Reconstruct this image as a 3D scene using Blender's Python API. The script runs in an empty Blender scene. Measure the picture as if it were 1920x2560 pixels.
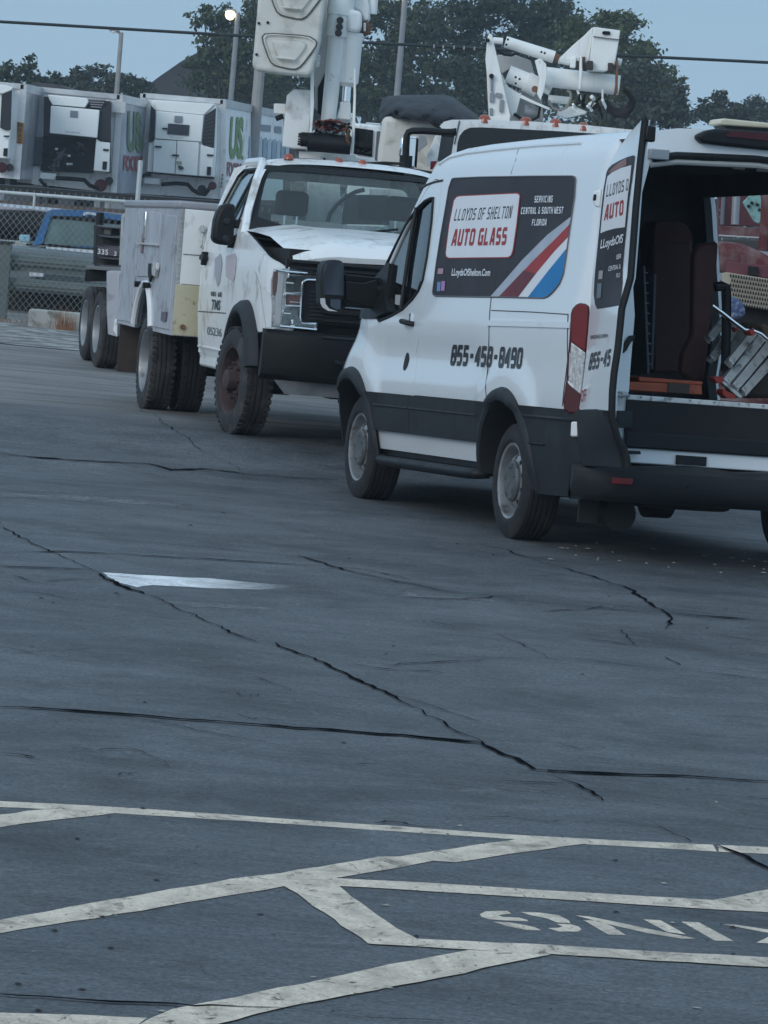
import bpy, bmesh, math, random
from mathutils import Vector, Matrix, noise as mnoise
from mathutils.geometry import delaunay_2d_cdt

scene = bpy.context.scene
COL = scene.collection
rnd = random.Random(7)

# ---------------------------------------------------------------- camera, sky, sun, exposure
CAM_F = 10500.0            # focal length in pixels of the 1920x2560 photograph
CAM_H = 2.12
ROLL = math.atan(.085)
PITCH = math.atan(830*math.cos(ROLL)/CAM_F)
CF = Vector((0, math.cos(PITCH), -math.sin(PITCH)))
CU = Vector((0, math.sin(PITCH), math.cos(PITCH)))
CR = Vector((1, 0, 0))
CC = Vector((0, 0, CAM_H))
cam = bpy.data.cameras.new('camera')
camo = bpy.data.objects.new('camera', cam); COL.objects.link(camo)
cx_ = CR*math.cos(ROLL) + CU*math.sin(ROLL)
cy_ = -CR*math.sin(ROLL) + CU*math.cos(ROLL)
m_ = Matrix((cx_, cy_, -CF)).transposed().to_4x4(); m_.translation = CC
camo.matrix_world = m_
cam.sensor_fit = 'VERTICAL'; cam.sensor_height = 24; cam.lens = CAM_F/2560*24
cam.clip_start = .5; cam.clip_end = 3000
scene.camera = camo

world = bpy.data.worlds.new('World'); scene.world = world
world.use_nodes = True
wt = world.node_tree; wt.nodes.clear()
SUN_EL, SUN_ROT = math.radians(24), math.radians(215)
sky = wt.nodes.new('ShaderNodeTexSky'); sky.sky_type = 'NISHITA'; sky.sun_disc = False
sky.sun_elevation = SUN_EL; sky.sun_rotation = SUN_ROT
sky.air_density = 1.0; sky.dust_density = 1.0; sky.ozone_density = 3.0
bg = wt.nodes.new('ShaderNodeBackground'); bg.inputs[1].default_value = .10
# thin high overcast over the clear dusk sky: bluish at the horizon, paler and brighter overhead
wtc = wt.nodes.new('ShaderNodeTexCoord'); wsp = wt.nodes.new('ShaderNodeSeparateXYZ'); wt.links.new(wtc.outputs['Generated'], wsp.inputs[0])
wr = wt.nodes.new('ShaderNodeValToRGB'); wt.links.new(wsp.outputs[2], wr.inputs[0])
e_ = wr.color_ramp.elements; e_[0].position = 0; e_[0].color = (3.0, 4.6, 6.2, 1); e_[1].position = 1; e_[1].color = (4.7, 6.4, 8.1, 1)
k_ = e_.new(.06); k_.color = (2.5, 4.1, 5.8, 1); k_ = e_.new(.30); k_.color = (3.6, 5.3, 7.0, 1)
wn = wt.nodes.new('ShaderNodeTexNoise'); wn.inputs['Scale'].default_value = 2.2; wn.inputs['Detail'].default_value = 5
wm = wt.nodes.new('ShaderNodeMapping'); wm.inputs['Scale'].default_value = (1, 1, 4); wt.links.new(wtc.outputs['Generated'], wm.inputs[0]); wt.links.new(wm.outputs[0], wn.inputs['Vector'])
wc = wt.nodes.new('ShaderNodeMapRange'); wc.inputs[1].default_value = .3; wc.inputs[2].default_value = .7; wc.inputs[3].default_value = .9; wc.inputs[4].default_value = 1.1; wt.links.new(wn.outputs['Fac'], wc.inputs[0])
wx = wt.nodes.new('ShaderNodeMix'); wx.data_type = 'RGBA'; wx.blend_type = 'MULTIPLY'; wx.inputs[0].default_value = 1; wt.links.new(wr.outputs[0], wx.inputs[6]); wt.links.new(wc.outputs[0], wx.inputs[7])
tint = wt.nodes.new('ShaderNodeMix'); tint.data_type = 'RGBA'; tint.inputs[0].default_value = .88; wt.links.new(wx.outputs[2], tint.inputs[7])
wo = wt.nodes.new('ShaderNodeOutputWorld')
wt.links.new(sky.outputs[0], tint.inputs[6]); wt.links.new(tint.outputs[2], bg.inputs[0]); wt.links.new(bg.outputs[0], wo.inputs[0])
sl = bpy.data.lights.new('sun', 'SUN'); sl.energy = .85; sl.angle = math.radians(30); sl.color = (1, .97, .93)
so = bpy.data.objects.new('sun', sl); COL.objects.link(so)
sd = Vector((math.sin(SUN_ROT)*math.cos(SUN_EL), math.cos(SUN_ROT)*math.cos(SUN_EL), math.sin(SUN_EL)))
so.rotation_euler = (-sd).to_track_quat('-Z', 'Y').to_euler()
vs = scene.view_settings
scene.display_settings.display_device = 'sRGB'
vs.view_transform = 'Standard'; vs.look = 'None'; vs.gamma = 1; vs.use_curve_mapping = False
vs.exposure = 0.28

# ---------------------------------------------------------------- mapping pixels of the photograph to real places
def ray(u, v):
    du, dv = u-960, v-1280
    a = du*math.cos(ROLL)+dv*math.sin(ROLL); b = du*math.sin(ROLL)-dv*math.cos(ROLL)
    return CF*CAM_F + CR*a + CU*b
def at(u, v, Y):
    d = ray(u, v); return CC + d*(Y/d.y)
def hgt(y):
    K = [(0, 0), (25.6, 0), (26.6, -.005), (28.9, -.07), (30.2, -.02), (32, .10), (33.4, .085), (35.6, .02), (39, 0), (3000, 0)]
    for (a, p), (b, q) in zip(K, K[1:]):
        if y <= b:
            t = max(0, (y-a)/(b-a)); t = t*t*(3-2*t); return p+(q-p)*t
    return 0
def gp(u, v, dz=0.0):
    d = ray(u, v); z = 0
    for i in range(12):
        p = CC + d*((z-CAM_H)/d.z); z = z*.5+hgt(p.y)*.5
    return Vector((p.x, p.y, z+dz))
class Frame:
    def __init__(s, o, h, pitch=0):
        n = Vector((h[0], h[1], 0)).normalized()
        s.o = Vector(o); s.l = Vector((-n.y, n.x, 0))
        s.x = n*math.cos(pitch)-Vector((0, 0, math.sin(pitch))); s.z = s.x.cross(s.l)
        s.M = Matrix((s.x, s.l, s.z)).transposed().to_4x4(); s.M.translation = s.o
        s.I = s.M.inverted()
    def w(s, x, y, z): return s.M @ Vector((x, y, z))
    def hit(s, u, v, ax, val):
        d = ray(u, v); A = {'x': s.x, 'y': s.l, 'z': s.z}[ax]
        t = (val-(CC-s.o).dot(A))/d.dot(A); return s.I @ (CC+d*t)
    def hitp(s, u, v, P, N):        # local plane
        P = s.M @ Vector(P); N = s.M.to_3x3() @ Vector(N); d = ray(u, v)
        return s.I @ (CC + d*((P-CC).dot(N)/d.dot(N)))

# ---------------------------------------------------------------- materials
MATS = {}
def lin(c):
    return tuple(c)
def mat(name, col, rough=.5, metal=0, var=.0, scale=3, col2=None, c2amt=.0, c2scale=6, bump=0, bscale=60, coat=0, spec=.5, streak=None, emit=None, trans=None):
    if name in MATS: return MATS[name]
    m = bpy.data.materials.new(name); MATS[name] = m; m.use_nodes = True
    nt = m.node_tree; N = nt.nodes; L = nt.links; p = N['Principled BSDF']
    p.inputs['Roughness'].default_value = rough; p.inputs['Metallic'].default_value = metal
    p.inputs['Specular IOR Level'].default_value = spec
    if coat: p.inputs['Coat Weight'].default_value = coat; p.inputs['Coat Roughness'].default_value = .08
    tc = N.new('ShaderNodeTexCoord'); out = None
    def noise_(sc, det=5, dist=0, vec=None, rgh=.6):
        n = N.new('ShaderNodeTexNoise'); n.inputs['Scale'].default_value = sc; n.inputs['Detail'].default_value = det
        n.inputs['Roughness'].default_value = rgh; n.inputs['Distortion'].default_value = dist
        L.new(vec or tc.outputs['Object'], n.inputs['Vector']); return n.outputs['Fac']
    def ramp(fac, a, b, c0=(0, 0, 0, 1), c1=(1, 1, 1, 1)):
        r = N.new('ShaderNodeValToRGB'); r.color_ramp.elements[0].position = a; r.color_ramp.elements[1].position = b
        r.color_ramp.elements[0].color = c0; r.color_ramp.elements[1].color = c1; L.new(fac, r.inputs[0]); return r.outputs[0]
    def mix(f, a, b):
        x = N.new('ShaderNodeMix'); x.data_type = 'RGBA'
        if isinstance(f, float): x.inputs[0].default_value = f
        else: L.new(f, x.inputs[0])
        for s_, k in ((a, 6), (b, 7)):
            if isinstance(s_, tuple): x.inputs[k].default_value = s_
            else: L.new(s_, x.inputs[k])
        return x.outputs[2]
    c = tuple(col)+(1,)
    cur = c
    if var:
        lo = tuple(max(0, x*(1-var)) for x in col)+(1,); hi = tuple(min(1, x*(1+var)) for x in col)+(1,)
        cur = ramp(noise_(scale), .3, .7, lo, hi)
    if col2:
        f = ramp(noise_(c2scale, 8, .3), .62-c2amt*.4, .72-c2amt*.25)
        cur = mix(f, cur, tuple(col2)+(1,))
    if streak:
        mp = N.new('ShaderNodeMapping'); mp.inputs['Scale'].default_value = (9, 9, .6); L.new(tc.outputs['Object'], mp.inputs[0])
        f = ramp(noise_(1.6, 6, 0, mp.outputs[0]), .56, .82)
        cur = mix(f, cur, tuple(streak)+(1,))
    if isinstance(cur, tuple): p.inputs['Base Color'].default_value = cur
    else: L.new(cur, p.inputs['Base Color'])
    if bump:
        b = N.new('ShaderNodeBump'); b.inputs['Strength'].default_value = bump; b.inputs['Distance'].default_value = .01
        L.new(noise_(bscale, 6), b.inputs['Height']); L.new(b.outputs[0], p.inputs['Normal'])
    if rough > .12 and metal < .5:
        r = N.new('ShaderNodeMapRange'); r.inputs[3].default_value = rough*.8; r.inputs[4].default_value = min(1, rough*1.25)
        L.new(noise_(scale*2.3, 4), r.inputs[0]); L.new(r.outputs[0], p.inputs['Roughness'])
    if emit:
        p.inputs['Emission Color'].default_value = tuple(emit[0])+(1,); p.inputs['Emission Strength'].default_value = emit[1]
    return m
def glass(name, tint=(.6, .65, .66), refl=.10, rough=.02):
    if name in MATS: return MATS[name]
    m = bpy.data.materials.new(name); MATS[name] = m; m.use_nodes = True
    nt = m.node_tree; N = nt.nodes; L = nt.links; N.clear()
    t = N.new('ShaderNodeBsdfTransparent'); t.inputs[0].default_value = tuple(tint)+(1,)
    g = N.new('ShaderNodeBsdfGlossy'); g.inputs['Roughness'].default_value = rough; g.inputs[0].default_value = (.95, .95, .95, 1)
    fr = N.new('ShaderNodeLayerWeight'); fr.inputs[0].default_value = .5
    pw = N.new('ShaderNodeMath'); pw.operation = 'POWER'; pw.inputs[1].default_value = 4; L.new(fr.outputs['Facing'], pw.inputs[0])
    a = N.new('ShaderNodeMath'); a.operation = 'MULTIPLY_ADD'; a.inputs[1].default_value = .9; a.inputs[2].default_value = refl; L.new(pw.outputs[0], a.inputs[0])
    mx = N.new('ShaderNodeMixShader'); o = N.new('ShaderNodeOutputMaterial')
    L.new(a.outputs[0], mx.inputs[0]); L.new(t.outputs[0], mx.inputs[1]); L.new(g.outputs[0], mx.inputs[2]); L.new(mx.outputs[0], o.inputs[0])
    return m
WHITE = mat('van_paint', (.72, .75, .77), .2, 0, .03, .8, (.66, .66, .65), .0, 3, coat=.8)
WTRUCK = mat('truck_paint', (.80, .81, .80), .32, 0, .05, 1.2, (.45, .43, .40), .2, 4, coat=.3, streak=(.50, .49, .47))
WBOX = mat('utility_body_paint', (.42, .43, .46), .42, .1, .14, 1.1, (.26, .26, .28), .25, 5, streak=(.58, .59, .62), bump=.05, bscale=12)
WBOOM = mat('boom_paint', (.82, .82, .79), .42, 0, .06, 2, (.30, .20, .13), -.12, 7, streak=(.62, .58, .52))
FGLASS = mat('fibreglass', (.62, .61, .56), .6, 0, .06, 3, (.40, .38, .33), .22, 4, bump=.05)
CREAM = mat('cream_paint', (.52, .49, .34), .5, 0, .05, 2, (.30, .25, .15), .1, 14)
CLAD = mat('grey_cladding', (.017, .019, .022), .6, 0, .2, 4, spec=.35, bump=.1, bscale=300)
BLACK = mat('black_plastic', (.006, .007, .008), .5, 0, .2, 5, spec=.3)
DARK = mat('dark_cavity', (.008, .008, .009), .9)
RUBBER = mat('tyre_rubber', (.012, .012, .014), .85, 0, .25, 9, (.026, .025, .024), .2, 7, bump=.15, bscale=120)
DRUBBER = mat('dusty_tyre_rubber', (.026, .026, .028), .9, 0, .25, 6, (.065, .062, .06), .3, 5, bump=.15, bscale=90)
STEEL = mat('wheel_steel', (.28, .29, .30), .42, .5, .2, 7, (.12, .11, .10), .2, 9)
GSTEEL = mat('galvanised_steel', (.30, .32, .34), .5, .4, .15, 6)
ALU = mat('aluminium', (.60, .60, .58), .4, .25, .15, 9, (.18, .17, .16), .25, 13)
CHROME = mat('chrome', (.85, .86, .88), .10, 1)
RUST = mat('rusty_rim', (.055, .030, .030), .8, 0, .3, 8, (.05, .04, .04), .3, 10)
RUSTED = mat('rust', (.17, .085, .05), .85, 0, .4, 9)
VINYL = mat('vinyl_wrap', (.020, .013, .016), .45, 0, .3, 1.2, spec=.22)
VWHITE = mat('vinyl_white', (.70, .70, .72), .3, 0, .03, 4)
VRED = mat('vinyl_red', (.33, .018, .016), .4, 0, .1, 3, spec=.2)
VDRED = mat('vinyl_dark_red', (.13, .012, .018), .4, 0, .1, 3, spec=.2)
VBLUE = mat('vinyl_blue', (.004, .17, .42), .4, 0, .1, 3, spec=.2)
VSILV = mat('vinyl_silver', (.40, .41, .46), .3, .2, .15, 3)
VBLACK = mat('vinyl_black', (.015, .015, .02), .4)
LAMPRED = mat('lamp_red', (.14, .003, .008), .3, 0, .2, 6, coat=.15, spec=.3)
LAMPDRED = mat('lamp_dark_red', (.055, .003, .006), .3, 0, .15, 6, coat=.2, spec=.3)
LAMPCLR = mat('lamp_clear', (.40, .41, .42), .25, .3, .5, 45, coat=1)
AMBER = mat('amber_lens', (.32, .055, .018), .3, 0, .2, 20, coat=.5)
GLASS = glass('window_glass', (.84, .88, .87), .025)
DGLASS = glass('tinted_glass', (.16, .17, .19), .05)
SEAT = mat('seat_cloth', (.035, .032, .032), .9, 0, .1, 20)
TARP = mat('black_tarp', (.007, .008, .011), .5, 0, .4, 3, bump=.9, bscale=5, spec=.25)
ORANGE = mat('orange_paint', (.36, .07, .025), .55, 0, .2, 6, (.10, .03, .02), .25, 8)
REDP = mat('faded_red_paint', (.11, .034, .036), .75, 0, .3, 2, (.21, .15, .145), .4, 3, spec=.2)
TAN = mat('tan_grille', (.38, .33, .25), .6, 0, .1, 4)
TEAL = mat('teal_paint', (.22, .42, .40), .5, 0, .15, 5, (.12, .14, .13), .25, 12)
BLUEP = mat('blue_paint', (.02, .12, .30), .4, 0, .25, 3, (.10, .15, .2), .2, 5)
WOOD = mat('weathered_wood', (.13, .10, .085), .85, 0, .3, 4, bump=.2, bscale=20)
BROWN = mat('brown_panel', (.20, .085, .075), .6, 0, .2, 3)

# ---------------------------------------------------------------- mesh building
class MB:
    def __init__(s): s.v = []; s.f = []
    def add(s, vs_, fs):
        o = len(s.v); s.v += [Vector(p) for p in vs_]; s.f += [tuple(i+o for i in f) for f in fs]; return s
    def box(s, c, d, R=None):
        h = Vector(d)*.5; c = Vector(c); P = []
        for x in (-1, 1):
            for y in (-1, 1):
                for z in (-1, 1):
                    q = Vector((x*h.x, y*h.y, z*h.z)); P.append(c+(R @ q if R else q))
        return s.add(P, [(0, 1, 3, 2), (4, 6, 7, 5), (0, 4, 5, 1), (2, 3, 7, 6), (0, 2, 6, 4), (1, 5, 7, 3)])
    def bb(s, a, b):
        a = Vector(a); b = Vector(b); return s.box((a+b)/2, (abs(b.x-a.x), abs(b.y-a.y), abs(b.z-a.z)))
    def bar(s, a, b, w, h, up=(0, 0, 1)):
        a = Vector(a); b = Vector(b); d = b-a; L_ = d.length; d.normalize(); u = Vector(up)
        if abs(d.dot(u)) > .97: u = Vector((1, 0, 0))
        r = d.cross(u).normalized(); u = r.cross(d)
        R = Matrix((d, r, u)).transposed(); return s.box((a+b)/2, (L_, w, h), R)
    def cyl(s, a, b, r, r2=None, n=16, cap=True):
        a = Vector(a); b = Vector(b); r2 = r if r2 is None else r2; d = (b-a).normalized()
        u = d.orthogonal().normalized(); w = d.cross(u); P = []
        for k in range(n):
            t = 2*math.pi*k/n; e = u*math.cos(t)+w*math.sin(t); P += [a+e*r, b+e*r2]
        F_ = [(2*k, 2*((k+1) % n), 2*((k+1) % n)+1, 2*k+1) for k in range(n)]
        if cap: F_ += [tuple(2*k for k in range(n))[::-1], tuple(2*k+1 for k in range(n))]
        return s.add(P, F_)
    def tube(s, pts, r, n=8, closed=False, cap=True):
        pts = [Vector(p) for p in pts]; N_ = len(pts); P = []; F_ = []; u = None
        rr = r if isinstance(r, (list, tuple)) else [r]*N_
        for i, p in enumerate(pts):
            a = pts[(i-1) % N_] if (closed or i > 0) else p; b = pts[(i+1) % N_] if (closed or i < N_-1) else p
            d = (b-a).normalized()
            u = (u-d*u.dot(d)).normalized() if u is not None and (u-d*u.dot(d)).length > 1e-5 else d.orthogonal().normalized()
            w = d.cross(u)
            for k in range(n):
                t = 2*math.pi*k/n; P.append(p+(u*math.cos(t)+w*math.sin(t))*rr[i])
        for i in range(N_ if closed else N_-1):
            j = (i+1) % N_
            for k in range(n):
                l = (k+1) % n; F_.append((i*n+k, i*n+l, j*n+l, j*n+k))
        if cap and not closed: F_ += [tuple(range(n))[::-1], tuple((N_-1)*n+k for k in range(n))]
        return s.add(P, F_)
    def lathe(s, prof, c, ax, n=40):       # prof: (along axis, radius)
        c = Vector(c); ax = Vector(ax).normalized(); u = ax.orthogonal().normalized(); w = ax.cross(u); P = []
        for (t, r) in prof:
            for k in range(n):
                a = 2*math.pi*k/n; P.append(c+ax*t+(u*math.cos(a)+w*math.sin(a))*r)
        F_ = []
        for i in range(len(prof)-1):
            for k in range(n):
                l = (k+1) % n; F_.append((i*n+k, i*n+l, (i+1)*n+l, (i+1)*n+k))
        return s.add(P, F_)
    def prism(s, poly, off):
        n = len(poly); P = [Vector(p) for p in poly]; o = Vector(off)
        s.add(P+[p+o for p in P], [tuple(range(n)), tuple(range(2*n-1, n-1, -1))]+[((i+1) % n, i, i+n, (i+1) % n+n) for i in range(n)]); return s
    def tri(s, poly2, fn, holes=(), step=.1, off=None):
        """flat polygon with holes, refined, bent by fn(a,b)->point; off = vector for the back side"""
        V, T = cdt(poly2, holes, step)
        P = [Vector(fn(a, b)) for a, b in V]
        if off is None: return s.add(P, T)
        o = off; Q = [p+(Vector(o(p)) if callable(o) else Vector(o)) for p in P]; n = len(P)
        ed = {}
        for t in T:
            for i in range(3):
                e = (t[i], t[(i+1) % 3]); ed[e] = ed.get(e, 0)+1
        B = [e for e in ed if (e[1], e[0]) not in ed]
        return s.add(P+Q, list(T)+[(t[2]+n, t[1]+n, t[0]+n) for t in T]+[(b, a, a+n, b+n) for a, b in B])
    def build(s, name, m=None, par=None, smooth=True, ang=35, bev=0, world=False, kind=None, seg=2):
        me = bpy.data.meshes.new(name); V = s.v
        if world and par is not None:
            r_ = par
            while r_.parent: r_ = r_.parent
            I = r_.matrix_world.inverted(); V = [I @ p for p in V]
        me.from_pydata([tuple(p) for p in V], [], s.f); me.update()
        o = bpy.data.objects.new(name, me); COL.objects.link(o)
        if m: me.materials.append(m)
        bm = bmesh.new(); bm.from_mesh(me); bmesh.ops.recalc_face_normals(bm, faces=bm.faces); bm.to_mesh(me); bm.free()
        if smooth:
            me.shade_smooth(); me.set_sharp_from_angle(angle=math.radians(ang))
        if bev:
            b = o.modifiers.new('bevel', 'BEVEL'); b.width = bev; b.segments = seg; b.limit_method = 'ANGLE'; b.angle_limit = math.radians(40)
        if par is not None: o.parent = par
        if kind: o['kind'] = kind
        return o
def inside(p, poly):
    x, y = p; c = False; n = len(poly); j = n-1
    for i in range(n):
        xi, yi = poly[i]; xj, yj = poly[j]
        if (yi > y) != (yj > y) and x < (xj-xi)*(y-yi)/(yj-yi)+xi: c = not c
        j = i
    return c
def resample(poly, step):
    out = []; n = len(poly)
    for i in range(n):
        a = poly[i]; b = poly[(i+1) % n]; d = math.hypot(b[0]-a[0], b[1]-a[1]); k = max(1, int(math.ceil(d/step)))
        for j in range(k): out.append((a[0]+(b[0]-a[0])*j/k, a[1]+(b[1]-a[1])*j/k))
    return out
def cdt(poly, holes, step):
    loops = [resample(poly, step)]+[resample(h, step) for h in holes]
    V = []; E_ = []
    for l in loops:
        o = len(V); V += l; E_ += [(o+i, o+(i+1) % len(l)) for i in range(len(l))]
    xs = [p[0] for p in poly]; ys = [p[1] for p in poly]
    x = min(xs)+step*.5
    while x < max(xs):
        y = min(ys)+step*.5
        while y < max(ys):
            if inside((x, y), poly) and not any(inside((x, y), h) for h in holes): V.append((x, y))
            y += step
        x += step
    r = delaunay_2d_cdt([Vector(p) for p in V], E_, [], 0, 1e-6)
    W = [(p[0], p[1]) for p in r[0]]; T = []
    for t in r[2]:
        c = (sum(W[i][0] for i in t)/3, sum(W[i][1] for i in t)/3)
        if inside(c, poly) and not any(inside(c, h) for h in holes): T.append(tuple(t))
    return W, T
def inset(poly, d):
    n = len(poly); A = sum(poly[i][0]*poly[(i+1) % n][1]-poly[(i+1) % n][0]*poly[i][1] for i in range(n)); sg = 1 if A > 0 else -1
    out = []
    for i in range(n):
        a, b, c = Vector(poly[i-1]), Vector(poly[i]), Vector(poly[(i+1) % n])
        e1 = (b-a).normalized(); e2 = (c-b).normalized(); n1 = Vector((-e1.y, e1.x))*sg; n2 = Vector((-e2.y, e2.x))*sg
        m = (n1+n2); m = m.normalized() if m.length > 1e-6 else n1
        q = b+m*(d/max(.35, m.dot(n1))); out.append((q.x, q.y))
    return out
def rrect(x0, y0, x1, y1, r, n=5):
    P = []
    for cx, cy, a0 in ((x1-r, y1-r, 0), (x0+r, y1-r, 90), (x0+r, y0+r, 180), (x1-r, y0+r, 270)):
        for k in range(n+1):
            a = math.radians(a0+90*k/n); P.append((cx+r*math.cos(a), cy+r*math.sin(a)))
    return P
def arc(cx, cy, r, a0, a1, n=14, ry=None):
    ry = ry or r
    return [(cx+r*math.cos(math.radians(a0+(a1-a0)*k/n)), cy+ry*math.sin(math.radians(a0+(a1-a0)*k/n))) for k in range(n+1)]
def smoothpoly(poly, k=2):
    for _ in range(k):
        o = []; n = len(poly)
        for i in range(n):
            a = poly[i]; b = poly[(i+1) % n]
            o += [(a[0]*.8+b[0]*.2, a[1]*.8+b[1]*.2), (a[0]*.2+b[0]*.8, a[1]*.2+b[1]*.8)]
        poly = o
    return poly
def tag(o, label, cat, group=None):
    o['label'] = label; o['category'] = cat
    if group: o['group'] = group
    return o
def thing(name, label, cat, loc=(0, 0, 0), frame=None, group=None):
    o = bpy.data.objects.new(name, None); COL.objects.link(o); o.empty_display_size = .2
    if frame: o.matrix_world = frame.M
    else: o.location = loc
    o.matrix_world = frame.M if frame else Matrix.Translation(Vector(loc))
    return tag(o, label, cat, group)
_tc = {}
def textmesh(body, off=.0, shear=0):
    k = (body, off, shear)
    if k in _tc: return _tc[k]
    cu = bpy.data.curves.new('lettering', 'FONT'); cu.body = body; cu.offset = off; cu.shear = shear; cu.resolution_u = 3
    ob = bpy.data.objects.new('lettering', cu); COL.objects.link(ob)
    dg = bpy.context.evaluated_depsgraph_get(); me = bpy.data.meshes.new_from_object(ob.evaluated_get(dg))
    V = [(v.co.x, v.co.y) for v in me.vertices]; F_ = [tuple(p.vertices) for p in me.polygons]
    bpy.data.objects.remove(ob); bpy.data.curves.remove(cu); bpy.data.meshes.remove(me)
    x0 = min(p[0] for p in V); x1 = max(p[0] for p in V); y0 = min(p[1] for p in V); y1 = max(p[1] for p in V)
    _tc[k] = ([((x-x0)/(x1-x0), (y-y0)/(y1-y0)) for x, y in V], F_); return _tc[k]
def text_px(body, q, fn, name, m, par, off=.0, shear=0, world=False):
    """q: corners BL BR TR TL; fn maps their plane to 3D"""
    V, F_ = textmesh(body, off, shear); P = []
    for s_, t in V:
        a = (q[0][0]*(1-s_)+q[1][0]*s_, q[0][1]*(1-s_)+q[1][1]*s_); b = (q[3][0]*(1-s_)+q[2][0]*s_, q[3][1]*(1-s_)+q[2][1]*s_)
        P.append(fn(a[0]*(1-t)+b[0]*t, a[1]*(1-t)+b[1]*t))
    b_ = MB().add(P, F_); return b_.build(name, m, par, smooth=False, world=world)
def Z(ox, oy, sc):                 # zoomed-crop coordinates to photograph pixels
    return lambda *p: [(ox+x/sc, oy+y/sc) for x, y in p]

# square condensed sign-writer's capitals: centre lines on a 4 x 6 grid
_a, _b, _c, _d, _m = .6, 3.4, .6, 5.4, 3.0
GL = {'A': [[(.5, 0), (1.75, 5.4), (2.6, 5.4), (3.5, 0)], [(1.35, 1.7), (2.75, 1.7)]], 'B': [[(_a, 0), (_a, 6)], [(1.1, 5.4), (3.1, 5.4), (3.4, 5), (3.4, 3)], [(1.1, 3), (2.8, 3)], [(1.1, .6), (3.4, .6), (3.4, 2.5)]],
 'C': [[(3.6, 5.4), (1, 5.4), (_a, 5), (_a, 1), (1, .6), (3.6, .6)]], 'D': [[(_a, 0), (_a, 6)], [(1.15, 5.4), (2.9, 5.4), (3.4, 4.8), (3.4, 1.2), (2.9, .6), (1.15, .6)]],
 'E': [[(3.6, 5.4), (_a, 5.4), (_a, .6), (3.6, .6)], [(1.15, 3), (3.2, 3)]], 'F': [[(3.6, 5.4), (_a, 5.4), (_a, 0)], [(1.15, 3), (3.2, 3)]],
 'G': [[(3.6, 5.4), (1, 5.4), (_a, 5), (_a, 1), (1, .6), (3.4, .6), (3.4, 3), (2.2, 3)]], 'H': [[(_a, 0), (_a, 6)], [(3.4, 0), (3.4, 6)], [(1.15, 3), (2.85, 3)]],
 'I': [[(2, 0), (2, 6)]], 'L': [[(_a, 6), (_a, .6), (3.5, .6)]], 'N': [[(_a, 0), (_a, 5.4), (1.2, 5.4), (2.8, .6), (3.4, .6), (3.4, 6)]],
 'O': [[(2, 5.4), (1, 5.4), (_a, 5), (_a, 1), (1, .6), (3, .6), (3.4, 1), (3.4, 5), (3, 5.4), (2, 5.4)]], 'R': [[(_a, 0), (_a, 6)], [(1.15, 5.4), (3.1, 5.4), (3.4, 5), (3.4, 3), (1.15, 3)], [(2.3, 2.45), (3.4, 0)]],
 'S': [[(3.6, 5.4), (1, 5.4), (_a, 5), (_a, 3.4), (1, 3), (3, 3), (3.4, 2.6), (3.4, 1), (3, .6), (.4, .6)]], 'T': [[(0, 5.4), (4, 5.4)], [(2, 4.85), (2, 0)]],
 'U': [[(_a, 6), (_a, 1), (1, .6), (3, .6), (3.4, 1), (3.4, 6)]], 'V': [[(.4, 6), (1.8, .6), (2.2, .6), (3.6, 6)]], 'W': [[(.2, 6), (.9, .6), (1.4, .6), (2, 4), (2.6, .6), (3.1, .6), (3.8, 6)]],
 'Y': [[(.5, 6), (1.9, 3), (2.1, 3), (3.5, 6)], [(2, 2.6), (2, 0)]], '0': None, '4': [[(2.9, 0), (2.9, 6)], [(2.3, 5.3), (.6, 2.4), (.6, 1.9), (2.35, 1.9)]],
 '5': [[(3.6, 5.4), (_a, 5.4), (_a, 3.2), (3, 3.2), (3.4, 2.8), (3.4, 1), (3, .6), (.4, .6)]], '8': [[(2, 5.4), (1, 5.4), (_a, 5), (_a, 1), (1, .6), (3, .6), (3.4, 1), (3.4, 5), (3, 5.4), (2, 5.4)], [(1.15, 3), (2.85, 3)]],
 '9': [[(2.85, 3), (_a, 3), (_a, 5), (1, 5.4), (3, 5.4), (3.4, 5), (3.4, 1), (3, .6), (.4, .6)]], '-': [[(.8, 3), (3.2, 3)]], '&': [[(3.4, 3.2), (3.4, 1), (3, .6), (1, .6), (_a, 1), (_a, 2.6), (1.2, 3), (1.2, 5.4), (2.8, 5.4)]], ' ': [], '.': [[(2, 0), (2, 1)]]}
GL['0'] = GL['O']
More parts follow.
